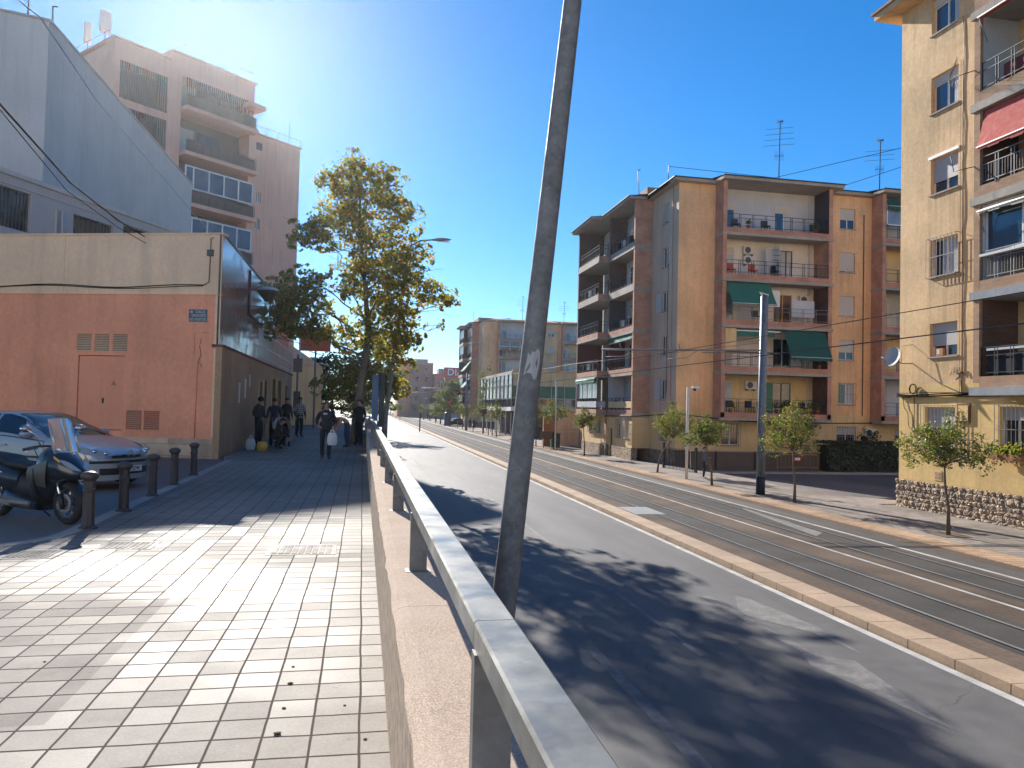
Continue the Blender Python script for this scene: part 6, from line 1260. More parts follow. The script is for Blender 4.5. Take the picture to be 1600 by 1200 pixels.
person('person bending forward in a pink beige jumper and blue jeans by the parapet', (-.55, 29.8, D), R_(-70), top='cloth_pink', leg='jeans', pose=dict(pel=(0, .10, .95), sp=(0, -.05, 1.06), ch=(0, -.22, 1.13), nk=(0, -.37, 1.13), hb=(0, -.43, 1.10), hm=(0, -.49, 1.07), ht=(0, -.56, 1.05), nose=(0, -.50, .97), shl=(-.17, -.30, 1.10), ell=(-.2, -.38, .85), wrl=(-.18, -.50, .66), hal=(-.17, -.53, .60), shr=(.17, -.30, 1.10), elr=(.2, -.38, .85), wrr=(.18, -.50, .66), har=(.17, -.53, .60)))
person('person in black standing beyond the plane tree trunk next to the parapet', (-.13, 31.8, D), R_(-30), sc=1.08, top='cloth_black')
person('person in a steel blue jacket leaning on the parapet past the tree', (-.06, 33.4, D), R_(-100), top='cloth_steel', leg='jeans', sc=1.05, pose=dict(elr=(.3, -.12, 1.1), wrr=(.22, -.34, 1.05), har=(.2, -.4, 1.04), ell=(-.3, -.12, 1.1), wrl=(-.22, -.34, 1.05), hal=(-.2, -.4, 1.04)))
person('person in a blue jacket and dark trousers on the far pavement by the street tree', (18.35, 39.2, .12), R_(70), top='cloth_steel', leg='cloth_navy', shoe='plastic_white', pose=dict(wrr=(.18, -.28, 1.12), har=(.15, -.33, 1.14)))
person('person dressed in black on the far pavement beside the tall gate', (16.9, 66.6, .12), R_(160), sc=1.04)
person('dark pedestrian under the overhanging glazed building, left of a pair', (17.6, 127, .12), R_(170), top='cloth_navy', group='pedestrians far down the pavement')
person('dark pedestrian under the overhanging glazed building, right of a pair', (18.2, 126, .12), R_(185), top='cloth_black', group='pedestrians far down the pavement')
for i, (x, y) in enumerate(((15.9, 170), (16.6, 176), (16.2, 190), (17.0, 205))):
    person(['far away pedestrian in front of the parked dark cars', 'far away pedestrian just beyond the first near the cars', 'tiny pedestrian on the far pavement before the distant young trees', 'tiniest pedestrian farthest down the pavement'][i], (x, y, .12), R_(60*i), top=['cloth_black', 'cloth_navy', 'cloth_blue', 'cloth_black'][i], group='pedestrians far down the pavement')
bag('plastic_bag', 'small white plastic bag on the ground at the foot of the tan wall', (-3.78, 27.9, W+.38), .38, .17, 'bag_plastic')
bag('yellow_bag', 'orange yellow bag on the ground beside the white one', (-3.35, 27.6, W+.30), .30, .19, 'plastic_yellow', knot=False)
st = T('push_stroller', 'dark wheeled stroller topped with a white and blue cover by the wall', 'stroller', (-3.02, 30.2, W), R_(20))
m = MB(); m.grid(lambda u, v: (.25*math.cos(math.pi*v)*(.8+.2*u), -.3+.6*u, .55+.42*math.sin(math.pi*v)*(1-.2*u)), 6, 10, 'cloth_black'); L0(m, 'hood', st)
m = MB(); m.grid(lambda u, v: (.30*math.cos(math.pi*v)+.02, -.36+.5*u, .66+.42*math.sin(math.pi*v)+.05*math.sin(5*u+3*v)), 8, 10, 'plastic_white'); m.grid(lambda u, v: (.305*math.cos(math.pi*(.25+.5*v))+.02, -.38+.3*u, .675+.42*math.sin(math.pi*(.25+.5*v))), 5, 6, 'plastic_blue'); L0(m, 'cover', st)
m = MB(); m.tube([(-.22, -.3, .1), (-.22, .25, .6), (-.22, .45, 1.05), (.22, .45, 1.05), (.22, .25, .6), (.22, -.3, .1)], .016, 'silver_rim', 6).tube([(-.22, .35, .1), (-.22, -.2, .55)], .014, 'silver_rim', 6).tube([(.22, .35, .1), (.22, -.2, .55)], .014, 'silver_rim', 6); L0(m, 'frame', st)
m = MB(); m.box(-.2, .2, -.25, .25, .28, .52, 'cloth_black'); L0(m, 'seat', st)
for x in (-.24, .24):
    for y in (-.3, .35):
        m = MB(); m.lathe([(.0, -.02), (.10, -.02), (.11, 0), (.10, .02), (0, .02)], 'tyre', 16, c=(x, y, .11), M=Matrix.Rotation(R_(90), 4, 'Y')); L0(m, 'wheel', st)
# ------------------------------------------------------------------ trees
def leaf_cloud(m, rng, pts, n, size, mat, flat=1.0, five=False):
    """scatter leaf shapes in clumps; pts: (centre, radii, weight)"""
    tot = sum(p[2] for p in pts)
    for c, r, w in pts:
        k = int(n*w/tot); sub = [(Vector((rng.gauss(0, .55), rng.gauss(0, .55), rng.gauss(0, .55))), rng.uniform(.16, .40)) for _ in range(max(5, k//22))]
        for _ in range(k):
            s_, sr = rng.choice(sub); d = s_+Vector((rng.gauss(0, 1), rng.gauss(0, 1), rng.gauss(0, 1)))*sr*.55
            if d.length > 1.25: d = d*(1.25/d.length)
            p = Vector((c[0]+d.x*r[0], c[1]+d.y*r[1], c[2]+d.z*r[2]))
            nn = Vector((rng.gauss(0, 1), rng.gauss(0, 1), rng.gauss(0, 1)+.6)).normalized(); a = nn.orthogonal().normalized(); a = (Matrix.Rotation(rng.random()*6.28, 3, nn) @ a); b = nn.cross(a); s = size*rng.choice((.5, .75, .9, 1.0, 1.15, 1.4))
            if five: m.add([p-a*s*.5, p-a*s*.15+b*s*.5, p+a*s*.1+b*s*.22-nn*s*.1, p+a*s*.6, p+a*s*.1-b*s*.22-nn*s*.1, p-a*s*.15-b*s*.5], [(0, 2, 1), (0, 3, 2), (0, 4, 3), (0, 5, 4)], mat)
            else: m.add([p-a*s*.5, p+b*s*.28-nn*s*.06, p+a*s*.5, p-b*s*.28-nn*s*.06], [(0, 1, 2), (0, 2, 3)], mat)
def limb(m, rng, a, b, r0, r1, mat, wob=.12, n=6):
    a, b = Vector(a), Vector(b); L = (b-a).length; pts = [a]
    for i in range(1, n): t = i/n; pts.append(a+(b-a)*t+Vector((rng.gauss(0, 1), rng.gauss(0, 1), rng.gauss(0, .6)))*L*wob*.35*math.sin(math.pi*t)+Vector((0, 0, .06*L*math.sin(math.pi*t))))
    pts.append(b); m.tube(pts, [r0+(r1-r0)*i/n for i in range(n+1)], mat, 7 if r0 > .05 else 4); return pts
# big plane tree: clump centres in metres relative to the trunk foot (x, y, z) and radius
def plane_tree():
    rng = random.Random(21); t = T('plane_tree', 'tall leaning plane tree with thinning yellow green leaves beside the parapet', 'tree', (-.33, 33.7, W), 0)
    tr = MB(); path = [(0, 0, -.02), (.06, 0, 1.2), (.22, 0, 2.6), (.42, 0, 3.9), (.42, .05, 5.2), (.30, .1, 6.6), (.12, 0, 8.0), (-.05, .1, 9.6), (0, 0, 11.2)]
    tr.tube(path, [.19, .155, .14, .13, .115, .095, .075, .05, .02], 'bark_plane', 12); L0(tr, 'trunk', t)
    C = [((-.2, 0, 11.7), (1.2, 1.2, .85), 1.0), ((1.0, .4, 11.3), (1.0, 1.1, .8), .8), ((-1.0, -.3, 11.0), (.9, 1.0, .7), .6), ((.2, 0, 10.2), (1.6, 1.6, .9), 1.5), ((1.7, 0, 9.7), (.9, 1.2, .8), .7), ((-.9, .3, 9.5), (1.2, 1.3, .75), 1.0), ((-2.2, .2, 9.1), (.7, .9, .45), .4), ((-2.75, 0, 8.55), (.45, .6, .35), .18), ((-1.7, -.4, 8.6), (.8, .9, .4), .45),
         ((.6, 0, 8.7), (1.6, 1.6, .8), 1.5), ((2.1, .3, 8.2), (1.0, 1.1, .7), .8), ((.4, 0, 7.5), (1.3, 1.5, .7), 1.2), ((2.0, -.2, 7.0), (1.3, 1.3, .65), 1.2), ((3.2, .1, 6.6), (.9, .9, .5), .55), ((4.0, .1, 6.25), (.45, .7, .35), .22), ((.9, 0, 6.3), (1.3, 1.5, .7), 1.2), ((-.5, .2, 6.7), (.9, 1.1, .5), .5),
         ((-2.2, 0, 6.9), (.9, 1.0, .5), .6), ((-3.0, .2, 6.1), (1.1, 1.2, .8), 1.25), ((-2.0, -.2, 5.8), (1.0, 1.1, .7), .9), ((-3.6, 0, 5.3), (.8, .9, .6), .7), ((-2.6, .1, 4.9), (.9, .9, .55), .8), ((-1.3, .1, 4.6), (.8, 1.0, .5), .5),
         ((.7, 0, 5.1), (1.2, 1.3, .7), 1.1), ((2.0, 0, 5.5), (.9, 1.1, .6), .7), ((1.6, .2, 4.6), (1.0, 1.2, .6), .8), ((2.5, 0, 4.6), (.45, .6, .5), .22), ((-.6, .3, 4.4), (.8, 1.1, .45), .3), ((1.3, -.1, 3.9), (.7, 1.1, .4), .25), ((2.1, .2, 3.5), (.6, .8, .4), .2), ((3.6, .2, 5.2), (.25, .3, .3), .05), ((-3.7, .1, 4.4), (.3, .4, .3), .06)]
    br = MB(); cr = MB()
    for c, r, w in C:
        zz = max(3.0, min(c[2]-1.6, 10.5)); base = None
        for (p, q) in zip(path[:-1], path[1:]):
            if p[2] <= zz <= q[2]: s = (zz-p[2])/(q[2]-p[2]); base = Vector(p)+(Vector(q)-Vector(p))*s
        pts = limb(br, rng, base, c, .018+.03*w, .012, 'bark_plane', .2)
        for _ in range(int(4+5*w)):
            e = Vector(c)+Vector((rng.gauss(0, .55)*r[0], rng.gauss(0, .55)*r[1], rng.gauss(0, .6)*r[2])); limb(br, rng, pts[rng.randint(3, 6)], e, .012, .004, 'bark_plane', .25, 4)
    L0(br, 'limbs', t); leaf_cloud(cr, rng, C, 29000, .135, 'leaf_plane', five=True); L0(cr, 'crown', t); return t
plane_tree()
def round_tree(name, label, loc, trunk, C, n, size, mat, seed, bark='bark_young', r=.06, five=False, group=None, cat='tree'):
    rng = random.Random(seed); t = T(name, label, cat, loc, 0, group); m = MB(); k = len(trunk); m.tube(trunk, [r*(1-.5*i/(k-1))*(1.25 if i == 0 else 1) for i in range(k)], bark, 9); L0(m, 'trunk', t)
    m = MB(); top = Vector(trunk[-1])
    for c, rr, w in C:
        pts = limb(m, rng, top-Vector((0, 0, .05)), c, r*.42, .006, bark, .25, 5)
        for _ in range(int(3+4*w)):
            e = Vector(c)+Vector((rng.gauss(0, .6)*rr[0], rng.gauss(0, .6)*rr[1], abs(rng.gauss(0, .7))*rr[2])); limb(m, rng, pts[rng.randint(2, 5)], e, r*.16, .003, bark, .2, 4)
    L0(m, 'limbs', t); m = MB(); leaf_cloud(m, rng, C, n, size, mat, five=five); L0(m, 'crown', t); return t
def crown(rng, w, h, k=9, tilt=0):
    C = []
    for i in range(k):
        a = 2*math.pi*i/k+rng.uniform(-.4, .4); q = rng.uniform(.3, .85); s = rng.uniform(.22, .42); C.append(((w*q*math.cos(a)+tilt*.2, w*q*math.sin(a), h*rng.uniform(.12, .75)), (w*s, w*s, h*s*.7), rng.uniform(.4, 1.1)*s*2.6))
    for i in range(3): a = rng.uniform(0, 6.28); C.append(((w*.95*math.cos(a), w*.95*math.sin(a), h*rng.uniform(.2, .8)), (w*.14, w*.14, h*.14), .08))
    C += [((tilt*.2, 0, h*.55), (w*.5, w*.5, h*.35), 1.6), ((rng.uniform(-.2, .2), 0, h*.85), (w*.30, w*.3, h*.28), .6), ((0, 0, h*.25), (w*.4, w*.4, h*.2), .7)]
    return C
# young street trees on the far pavement: (x, y, trunk top dx, trunk height, crown radius, crown height, label)
YT = [(17.75, 20.7, -.15, 2.15, 1.35, 1.5, 'nearest young street tree, in front of the ochre building'), (17.35, 28.6, -.08, 2.15, 1.32, 1.9, 'young street tree just right of the tall grey tram pole'), (17.0, 35.4, -.33, 2.0, 1.25, 1.35, 'low dark young tree beside the pedestrian in blue'), (17.1, 42.8, .95, 2.1, 1.25, 2.0, 'young tree with a strongly curved leaning trunk'), (16.9, 57.3, -.1, 2.3, 1.15, 1.55, 'young tree before the rubble base of the street bays'), (16.6, 65.6, .05, 2.6, 1.25, 1.9, 'dark young tree left of the tall gate'), (16.3, 71.5, -.25, 2.3, 1.2, 1.9, 'yellowish young tree next to the leaning lamp post')]
for i, (x, y, dx, th, w, h, lb) in enumerate(YT):
    rng = random.Random(40+i); C = [((c[0][0]+dx, c[0][1], c[0][2]+th-.1), c[1], c[2]) for c in crown(rng, w, h)]
    tk = [(0, 0, -.02), (dx*.08, 0, th*.3), (dx*.35, .02, th*.6), (dx*.8, 0, th*.85), (dx, 0, th)] if abs(dx) > .5 else [(0, 0, -.02), (dx*.2+.03, 0, th*.4), (dx*.7, .02, th*.7), (dx, 0, th)]
    round_tree('street_tree', lb, (x, y, .12), tk, C, 6500 if i < 4 else 3400, .078 if i < 4 else .10, 'leaf_young' if i not in (2, 5) else 'leaf_green', 60+i, group='young trees along the far pavement', r=.055)
    m = MB(); m.box(-.45, .45, -.45, .45, .001, .012, 'soil'); o = L0(m, 'tree_pit', None); o.location = (x, y, .12); o['kind'] = 'structure'
# distant rows
src = []
for i in range(2):
    rng = random.Random(90+i); C = [((c[0][0], c[0][1], c[0][2]+2.2), c[1], c[2]) for c in crown(rng, 1.3, 2.0)]
    src.append(round_tree('street_tree', ['small distant young tree directly left of the leaning lamp post', 'next small distant young tree down the far pavement'][i], (16.0+.2*i, 92+12*i, .12), [(0, 0, 0), (0.05, 0, 1.2), (0, 0, 2.3)], C, 900, .17, ['leaf_young', 'leaf_green'][i], 95+i, group='young trees along the far pavement', r=.06))
for k in range(12):
    y = 118+14*k; copy_tree(src[k % 2], loc=(15.9+.25*(k % 3), y, .12), rz=k*1.3, label='one of the tiny young trees in the row merging far down the right pavement')
for k in range(7):
    copy_tree(src[(k+1) % 2], loc=(9.0+.0*k, 190+22*k, .12), rz=k*1.1, label='one of the tiny hazy trees at the vanishing end of the street')
for o in list(bpy.data.objects):
    if o.get('label', '').startswith('one of the tiny young'): o['group'] = 'tiny young trees merging in the row'
    if o.get('label', '').startswith('one of the tiny hazy'): o['group'] = 'tiny hazy trees at the street end'
# second plane tree further along the walkway with bright low crown, and more behind
def C_(l): return l
round_tree('plane_tree', 'smaller plane tree with bright yellow green leaves low behind the big trunk', (.0-.1, 43.5, W), [(0, 0, 0), (.1, 0, 2), (.15, 0, 3.6)], [((-1.6, 0, 2.6), (1.0, 1, .7), 1), ((-.6, 0, 3.3), (1.1, 1, .8), 1.2), ((.9, 0, 2.9), (1.1, 1, .8), 1.2), ((1.9, 0, 2.6), (.7, 1, .6), .7), ((.3, 0, 4.2), (1.5, 1.4, .8), 1.3), ((1.6, 0, 4.4), (1.0, 1.2, .7), .8), ((.9, 0, 5.2), (1.1, 1.2, .6), .7), ((1.9, 0, 2.1), (.4, .6, .3), .2)], 6500, .15, 'leaf_plane', 5, 'bark_plane', .11, True)
round_tree('plane_tree', 'dark green tree in the shade beyond the walkway group', (-2.6, 66, W), [(0, 0, 0), (.1, 0, 1.5), (.1, 0, 2.5)], [((-1.0, 0, 2.8), (1.6, 1.5, 1.2), 1), ((.9, 0, 2.5), (1.6, 1.5, 1.1), 1), ((.0, 0, 4.2), (1.8, 1.5, 1.1), 1.2), ((1.6, 0, 4.0), (1.3, 1.5, .9), .8), ((-.6, 0, 5.2), (1.2, 1.3, .7), .6), ((2.4, 0, 2.6), (1.0, 1.0, .9), .6), ((0, 0, 1.2), (1.8, 1.2, .7), .7)], 7000, .24, 'leaf_dark', 6, 'bark_young', .13)
round_tree('plane_tree', 'broad tree closing the view at the end of the walkway', (2.5, 84, .0), [(0, 0, 0), (.1, 0, 3), (.1, 0, 5)], [((-2.5, 0, 5), (1.8, 1.5, 1.3), 1), ((-.5, 0, 5.6), (1.8, 1.5, 1.3), 1), ((.3, 0, 7.2), (1.5, 1.5, 1.1), 1), ((-1.8, 0, 7.0), (1.6, 1.5, 1.1), .8), ((-3.5, 0, 3.6), (1.4, 1.5, .9), .7), ((-1.2, 0, 3.4), (1.8, 1.2, .7), .7)], 5000, .28, 'leaf_green', 8, 'bark_plane', .15)
round_tree('broad_tree', 'large green tree on the right far down the street below the red sign', (16.8, 150, 0), [(0, 0, 0), (0, 0, 2.5), (0, 0, 3.5)], [((-1.5, 0, 4.6), (2.0, 2, 1.6), 1), ((1.0, 0, 4.2), (2.2, 2, 1.6), 1), ((-.5, 0, 6.6), (2.0, 2, 1.3), 1), ((1.4, 0, 7.0), (1.9, 2, 1.2), 1), ((.3, 0, 8.1), (1.4, 1.5, .8), .6), ((-2.6, 0, 3.2), (1.4, 2, 1.2), .6), ((2.8, 0, 4.0), (1.6, 2, 1.4), .7)], 6000, .34, 'leaf_green', 9, 'bark_young', .2)
round_tree('ivy_tree', 'tall thin pale leaved tree climbing before the farther brick block', (17.2, 110, 0), [(0, 0, 0), (.2, 0, 4), (.1, 0, 7)], [((-.4, 0, 5.2), (.8, .8, 1.2), 1), ((.4, 0, 6.6), (.8, .8, 1.2), .8), ((-.6, 0, 8.0), (.6, .8, 1.1), .6), ((.6, 0, 9.2), (.4, .5, 1.0), .3), ((1.5, 0, 7.8), (.4, .5, 1.2), .25), ((-.2, 0, 3.4), (.9, .9, .9), .7), ((-1.0, 0, 9.2), (.3, .5, .9), .2)], 2600, .17, 'leaf_pale', 12, 'bark_young', .09)
round_tree('ivy_tree', 'dark narrow tree behind the leaning lamp post before the far block', (17.3, 82, 0), [(0, 0, 0), (0, 0, 5), (0, 0, 8)], [((.1, 0, 7.6), (.7, .7, 1.2), 1), ((.4, 0, 9.2), (.7, .7, 1.1), 1), ((.0, 0, 10.4), (.5, .5, .8), .6)], 1600, .17, 'leaf_dark', 14, 'bark_young', .09)
# hedge and shrubs in front of the south face
hg = T('hedge', 'dark clipped hedge across the side street under the ground floor windows', 'hedge', (29.3, 44.8, .1)); m = MB(); rng = random.Random(2)
m.box(29.4, 44.5, 44.5, 45.9, .1, 1.8, 'leaf_dark')
for _ in range(9000):
    f = rng.random(); x = 29.2+15.4*rng.random(); y = 44.4 if f < .6 else 44.4+1.6*rng.random(); z = .15+1.85*rng.random() if f < .6 else 1.9+.18*rng.random()
    p = Vector((x, y+rng.gauss(0, .06), z)); a = Vector((rng.gauss(0, 1), rng.gauss(0, 1), rng.gauss(0, 1))).normalized()*.07; e = a.cross(Vector((rng.random(), 1, .3))).normalized()*.045; m.add([p-a, p+e, p+a, p-e], [(0, 1, 2, 3)], 'leaf_dark')
m.build('foliage', hg)
for i, (x, y, lb) in enumerate(((32.6, 45.3, 'leafy shrub rising out of the hedge before the barred window'), (35.6, 45.6, 'leafy shrub above the hedge nearer the ochre building'), (30.6, 44.9, 'low shrub at the near end of the dark hedge'))):
    rng = random.Random(70+i); round_tree('shrub', lb, (x, y, .1), [(0, 0, 0), (0, 0, .6), (0, 0, 1.0)], [((c[0][0], c[0][1], c[0][2]+1.3), c[1], c[2]) for c in crown(rng, .9 if i < 2 else .8, 1.4 if i < 2 else .7)], 1500, .12, 'leaf_dark', 71+i, cat='shrub', group='shrubs in the hedge')
# low wall, iron fence and works barrier by the side street
lw = T('iron_fence', 'short black iron fence with pointed bars at the corner of the nearer block', 'fence', (19.4, 44, .1)); Ff = frame(19.0, 46.4, (.16, -1), 1); m = MB()
for k in range(22): m.fbox(Ff, .16*k, .16*k+.025, 0, .025, .12, 1.45, 'iron_black')
for z in (.3, 1.25): m.fbox(Ff, 0, 3.5, -.012, -.001, z, z+.05, 'iron_black')
m.build('bars', lw); MB().fbox(Ff, -.12, 0, -.05, .07, .1, 1.75, 'iron_black').build('post', lw); MB().fbox(Ff, 3.5, 3.64, -.05, .07, .1, 1.6, 'iron_black').build('post', lw)
gw = T('garden_wall', 'low brown garden wall along the side street pavement', 'wall', (20, 46, .1)); m = MB(); m.box(20.3, 29.2, 45.2, 45.4, .1, 1.25, 'dark_base')
for x in (21.9, 24.6, 27.3): m.box(x, x+.08, 45.12, 45.198, .1, 1.3, 'iron_black')
m.build('wall_face', gw); MB().box(20.25, 29.25, 45.16, 45.44, 1.251, 1.31, 'concrete').build('coping', gw)
wb = T('works_barrier', 'rusty orange tubular works barrier with a small white plate by the hedge', 'barrier', (27, 44.2, .1)); m = MB(); m.tube([(25.6, 44.2, .12), (25.6, 44.2, 1.1), (25.7, 44.2, 1.2), (28.3, 44.2, 1.2), (28.4, 44.2, 1.1), (28.4, 44.2, .12)], .03, 'barrier_orange', 7).tube([(25.6, 44.2, .4), (28.4, 44.2, .4)], .025, 'barrier_orange', 6)
for k in range(1, 10): m.tube([(25.6+.28*k, 44.2, .4), (25.6+.28*k, 44.2, 1.2)], .010, 'barrier_orange', 4)
m.build('frame', wb); MB().box(26.7, 27.2, 44.14, 44.165, .8, 1.05, 'red_sign').box(26.78, 27.12, 44.13, 44.139, .85, 1.0, 'letter_white').build('plate', wb)
# ------------------------------------------------------------------ poles, wires, street furniture
cp = T('tram_pole', 'thick grey tram catenary pole with a dark blue foot on the far pavement', 'pole', (17.5, 31.6, .12)); m = MB(); m.tube([(17.5, 31.6, .9), (17.52, 31.6, 4), (17.58, 31.6, 9.0)], [.19, .18, .165], 'pole_blue', 20); m.build('shaft', cp)
MB().tube([(17.5, 31.6, .12), (17.5, 31.6, .901)], .197, 'iron_blue', 20).build('foot', cp)
m = MB(); m.tube([(17.4, 31.6, 6.55), (13.5, 31.6, 6.42), (10.0, 31.6, 6.30)], .04, 'iron_grey', 8).tube([(17.4, 31.6, 6.40), (14.6, 31.6, 6.35)], .02, 'iron_grey', 6).tube([(14.4, 31.6, 6.42), (13.9, 31.6, 6.1), (13.0, 31.6, 6.0)], .02, 'iron_grey', 5).tube([(11.6, 31.6, 6.35), (11.0, 31.6, 6.05), (10.2, 31.6, 6.0)], .02, 'iron_grey', 5)
m.tube([(13.6, 31.6, 6.42), (13.5, 31.6, 6.7)], .025, 'iron_grey', 5).tube([(10.9, 31.6, 6.35), (10.8, 31.6, 6.6)], .025, 'iron_grey', 5).tube([(17.3, 31.6, 7.0), (17.7, 31.6, 7.0)], .03, 'iron_grey', 5); m.build('cantilever_arm', cp)
m = MB(); m.tube([(17.2, 31.5, 3.95), (17.9, 31.5, 3.9)], .02, 'iron_grey', 5).tube([(17.5, 31.55, 8.95), (17.3, 31.55, 9.15), (17.75, 31.55, 9.05)], .025, 'loggia_white', 5).tube([(17.3, 31.5, 2.7), (17.55, 31.5, 2.7)], .015, 'iron_grey', 5); m.build('bracket', cp)
for i, (y, lb) in enumerate(((117, 'slim tram pole in front of the farther brick block'), (156, 'distant thin tram pole beside the big green tree'), (200, 'farthest thin tram pole down the street'))):
    t = T('tram_pole', lb, 'pole', (15.6, y, .12), 0, 'far tram poles'); m = MB(); m.tube([(0, 0, 0), (0, 0, 8.8)], .15, 'pole_blue', 8); L0(m, 'shaft', t); m = MB(); m.tube([(0, 0, 6.4), (-7, 0, 6.3)], .05, 'iron_grey', 5); L0(m, 'cantilever_arm', t)
WR = [(10.75, 6.03, .010, 'contact wire above the nearer tram track'), (13.65, 6.0, .010, 'contact wire above the farther tram track'), (10.75, 6.75, .009, 'carrying wire above the nearer tram track'), (16.6, 6.9, .009, 'feeder wire nearest the far pavement poles')]
for x, z, r, lb in ((10.5, 5.27, .011, 'lowest contact wire crossing before the ochre building'), (12.0, 5.50, .011, 'middle contact wire crossing before the ochre building'), (13.6, 6.40, .012, 'top carrying wire crossing before the ochre building')):
    m = MB(); m.tube([(x, y, z+.0) for y in (2, 31.6, 117, 200, 300)], r, 'wire_grey', 5); tag(m.build('tram_wire'), lb, 'wire', 'overhead tram wires')
m = MB(); m.tube([(17.5, 31.6, 6.9), (14, 50, 6.8), (12, 75, 6.6)], .012, 'iron_grey', 5); tag(m.build('span_wire'), 'slanting span wire running away from the thick tram pole', 'wire')
cc = T('camera_pole', 'slim pale camera pole beside the curved young tree', 'pole', (17.2, 38.9, .12)); m = MB(); m.tube([(17.2, 38.9, .12), (17.22, 38.9, 5.05)], .075, 'loggia_white', 12); m.build('shaft', cc)
m = MB(); m.tube([(17.22, 38.9, 5.0), (17.5, 38.9, 5.02)], .03, 'loggia_white', 6).box(17.45, 17.85, 38.8, 39.0, 5.0, 5.12, 'plastic_white'); m.build('arm', cc); MB().lathe([(.0, -.12), (.08, -.09), (.09, 0), (.0, .02)], 'iron_black', 12, c=(17.6, 38.9, 4.98)).build('camera_head', cc)
tp = T('bare_pole', 'thin pale pole between the yellowish young tree and the dark one', 'pole', (16.4, 64.5, .12)); MB().tube([(16.4, 64.5, .12), (16.4, 64.5, 6.2)], .07, 'loggia_white', 8).build('shaft', tp)
tp = T('bare_pole', 'grey square pillar like pole seen just right of the leaning lamp post', 'pole', (16.3, 73.5, .12)); MB().tube([(16.3, 73.5, .7), (16.3, 73.5, 8.0)], .16, 'concrete', 10).build('shaft', tp); MB().tube([(16.3, 73.5, .12), (16.3, 73.5, .701)], .175, 'iron_blue', 10).build('foot', tp)
nb = T('notice_board', 'brown street notice board on two legs near the gate', 'board', (16.9, 68.5, .12)); MB().box(16.0, 17.3, 68.5, 68.56, .95, 1.65, 'wood_brown').build('board', nb)
for x in (16.3, 17.0): MB().box(x, x+.05, 68.5, 68.55, .12, .949, 'iron_black').build('leg', nb)
ub = T('waste_container', 'dark green street bin standing behind the notice board', 'bin', (18.0, 70, .12)); MB().prism([(17.4, 69.8), (18.2, 69.8), (18.2, 70.6), (17.4, 70.6)], .15, 1.3, 'awning_dark').build('body', ub); MB().box(17.35, 18.25, 69.75, 70.65, 1.3, 1.42, 'iron_black').build('lid', ub)
for i, (x, y, h, kind, lb) in enumerate(((7.9, 108, 2.6, 'bar', 'thin dark marker post standing on the median kerb'), (15.4, 138, 4.2, 'round', 'round red traffic sign on a pole far down the tramway'), (14.9, 160, 3.4, 'flag', 'white direction sign board by the distant parked cars'), (5.2, 190, 3.0, 'bar', 'farthest thin marker post in the roadway'), (16.3, 104, 3.0, 'round', 'small traffic sign before the glazed building'))):
    t = T('traffic_sign' if kind != 'bar' else 'marker_post', lb, 'sign' if kind != 'bar' else 'post', (x, y, .12)); m = MB(); m.tube([(0, 0, 0), (0, 0, h)], .06 if kind != 'bar' else .10, 'iron_black', 6); L0(m, 'post', t); m = MB()
    if kind == 'round': m.lathe([(0, .02), (.42, .02), (.42, -.02), (0, -.02)], 'red_sign', 16, c=(0, -.08, h), M=Matrix.Rotation(R_(90), 4, 'X')); L0(m, 'sign_plate', t)
    if kind == 'flag': m.box(-1.3, .9, -.12, -.06, h-.4, h+.6, 'loggia_white').box(-1.3, .9, -.12, -.06, h+.9, h+1.9, 'sign_dark'); L0(m, 'sign_plate', t)
kb = T('kiosk_column', 'dark grey advertising column by the distant parked cars', 'column', (15.5, 143, .12)); MB().lathe([(.55, 0), (.55, 2.3), (.35, 2.5), (0, 2.6)], 'sign_dark', 12, c=(15.5, 143, .12)).build('body', kb); MB().lathe([(.6, 0), (.6, .15), (.56, .15)], 'concrete', 12, c=(15.5, 143, .12)).build('plinth', kb)
for i, (x, y) in enumerate(((16.0, 120.0), (16.0, 124.0), (16.0, 112.0), (16.0, 98), (16.0, 95))):
    t = T('thin_bollard', ['leftmost thin dark bollard before the glazed building', 'thin dark bollard second from the left before the glazed building', 'third thin bollard beside the slim tram pole', 'thin bollard by the columns of the glazed building', 'nearest thin bollard right by the leaning lamp post'][i], 'bollard', (x, y, .12), 0, 'thin bollards on the far pavement'); m = MB(); m.tube([(0, 0, 0), (0, 0, 1.3)], .06, 'iron_black', 8); L0(m, 'post', t); m = MB(); m.lathe([(.09, 1.3), (.09, 1.42), (0, 1.46)], 'iron_black', 8); L0(m, 'cap', t)
pn = T('advert_panel', 'tall narrow blue grey advert panel behind the far lamp post', 'panel', (.75, 39, W)); MB().box(.45, .75, 39, 39.1, 2.9, 5.2, 'plastic_blue').box(.78, 1.05, 38.95, 39.05, 2.6, 5.3, 'sign_dark').build('panel', pn); MB().tube([(.76, 39.05, 0), (.76, 39.05, 2.9)], .05, 'iron_black', 6).build('post', pn)
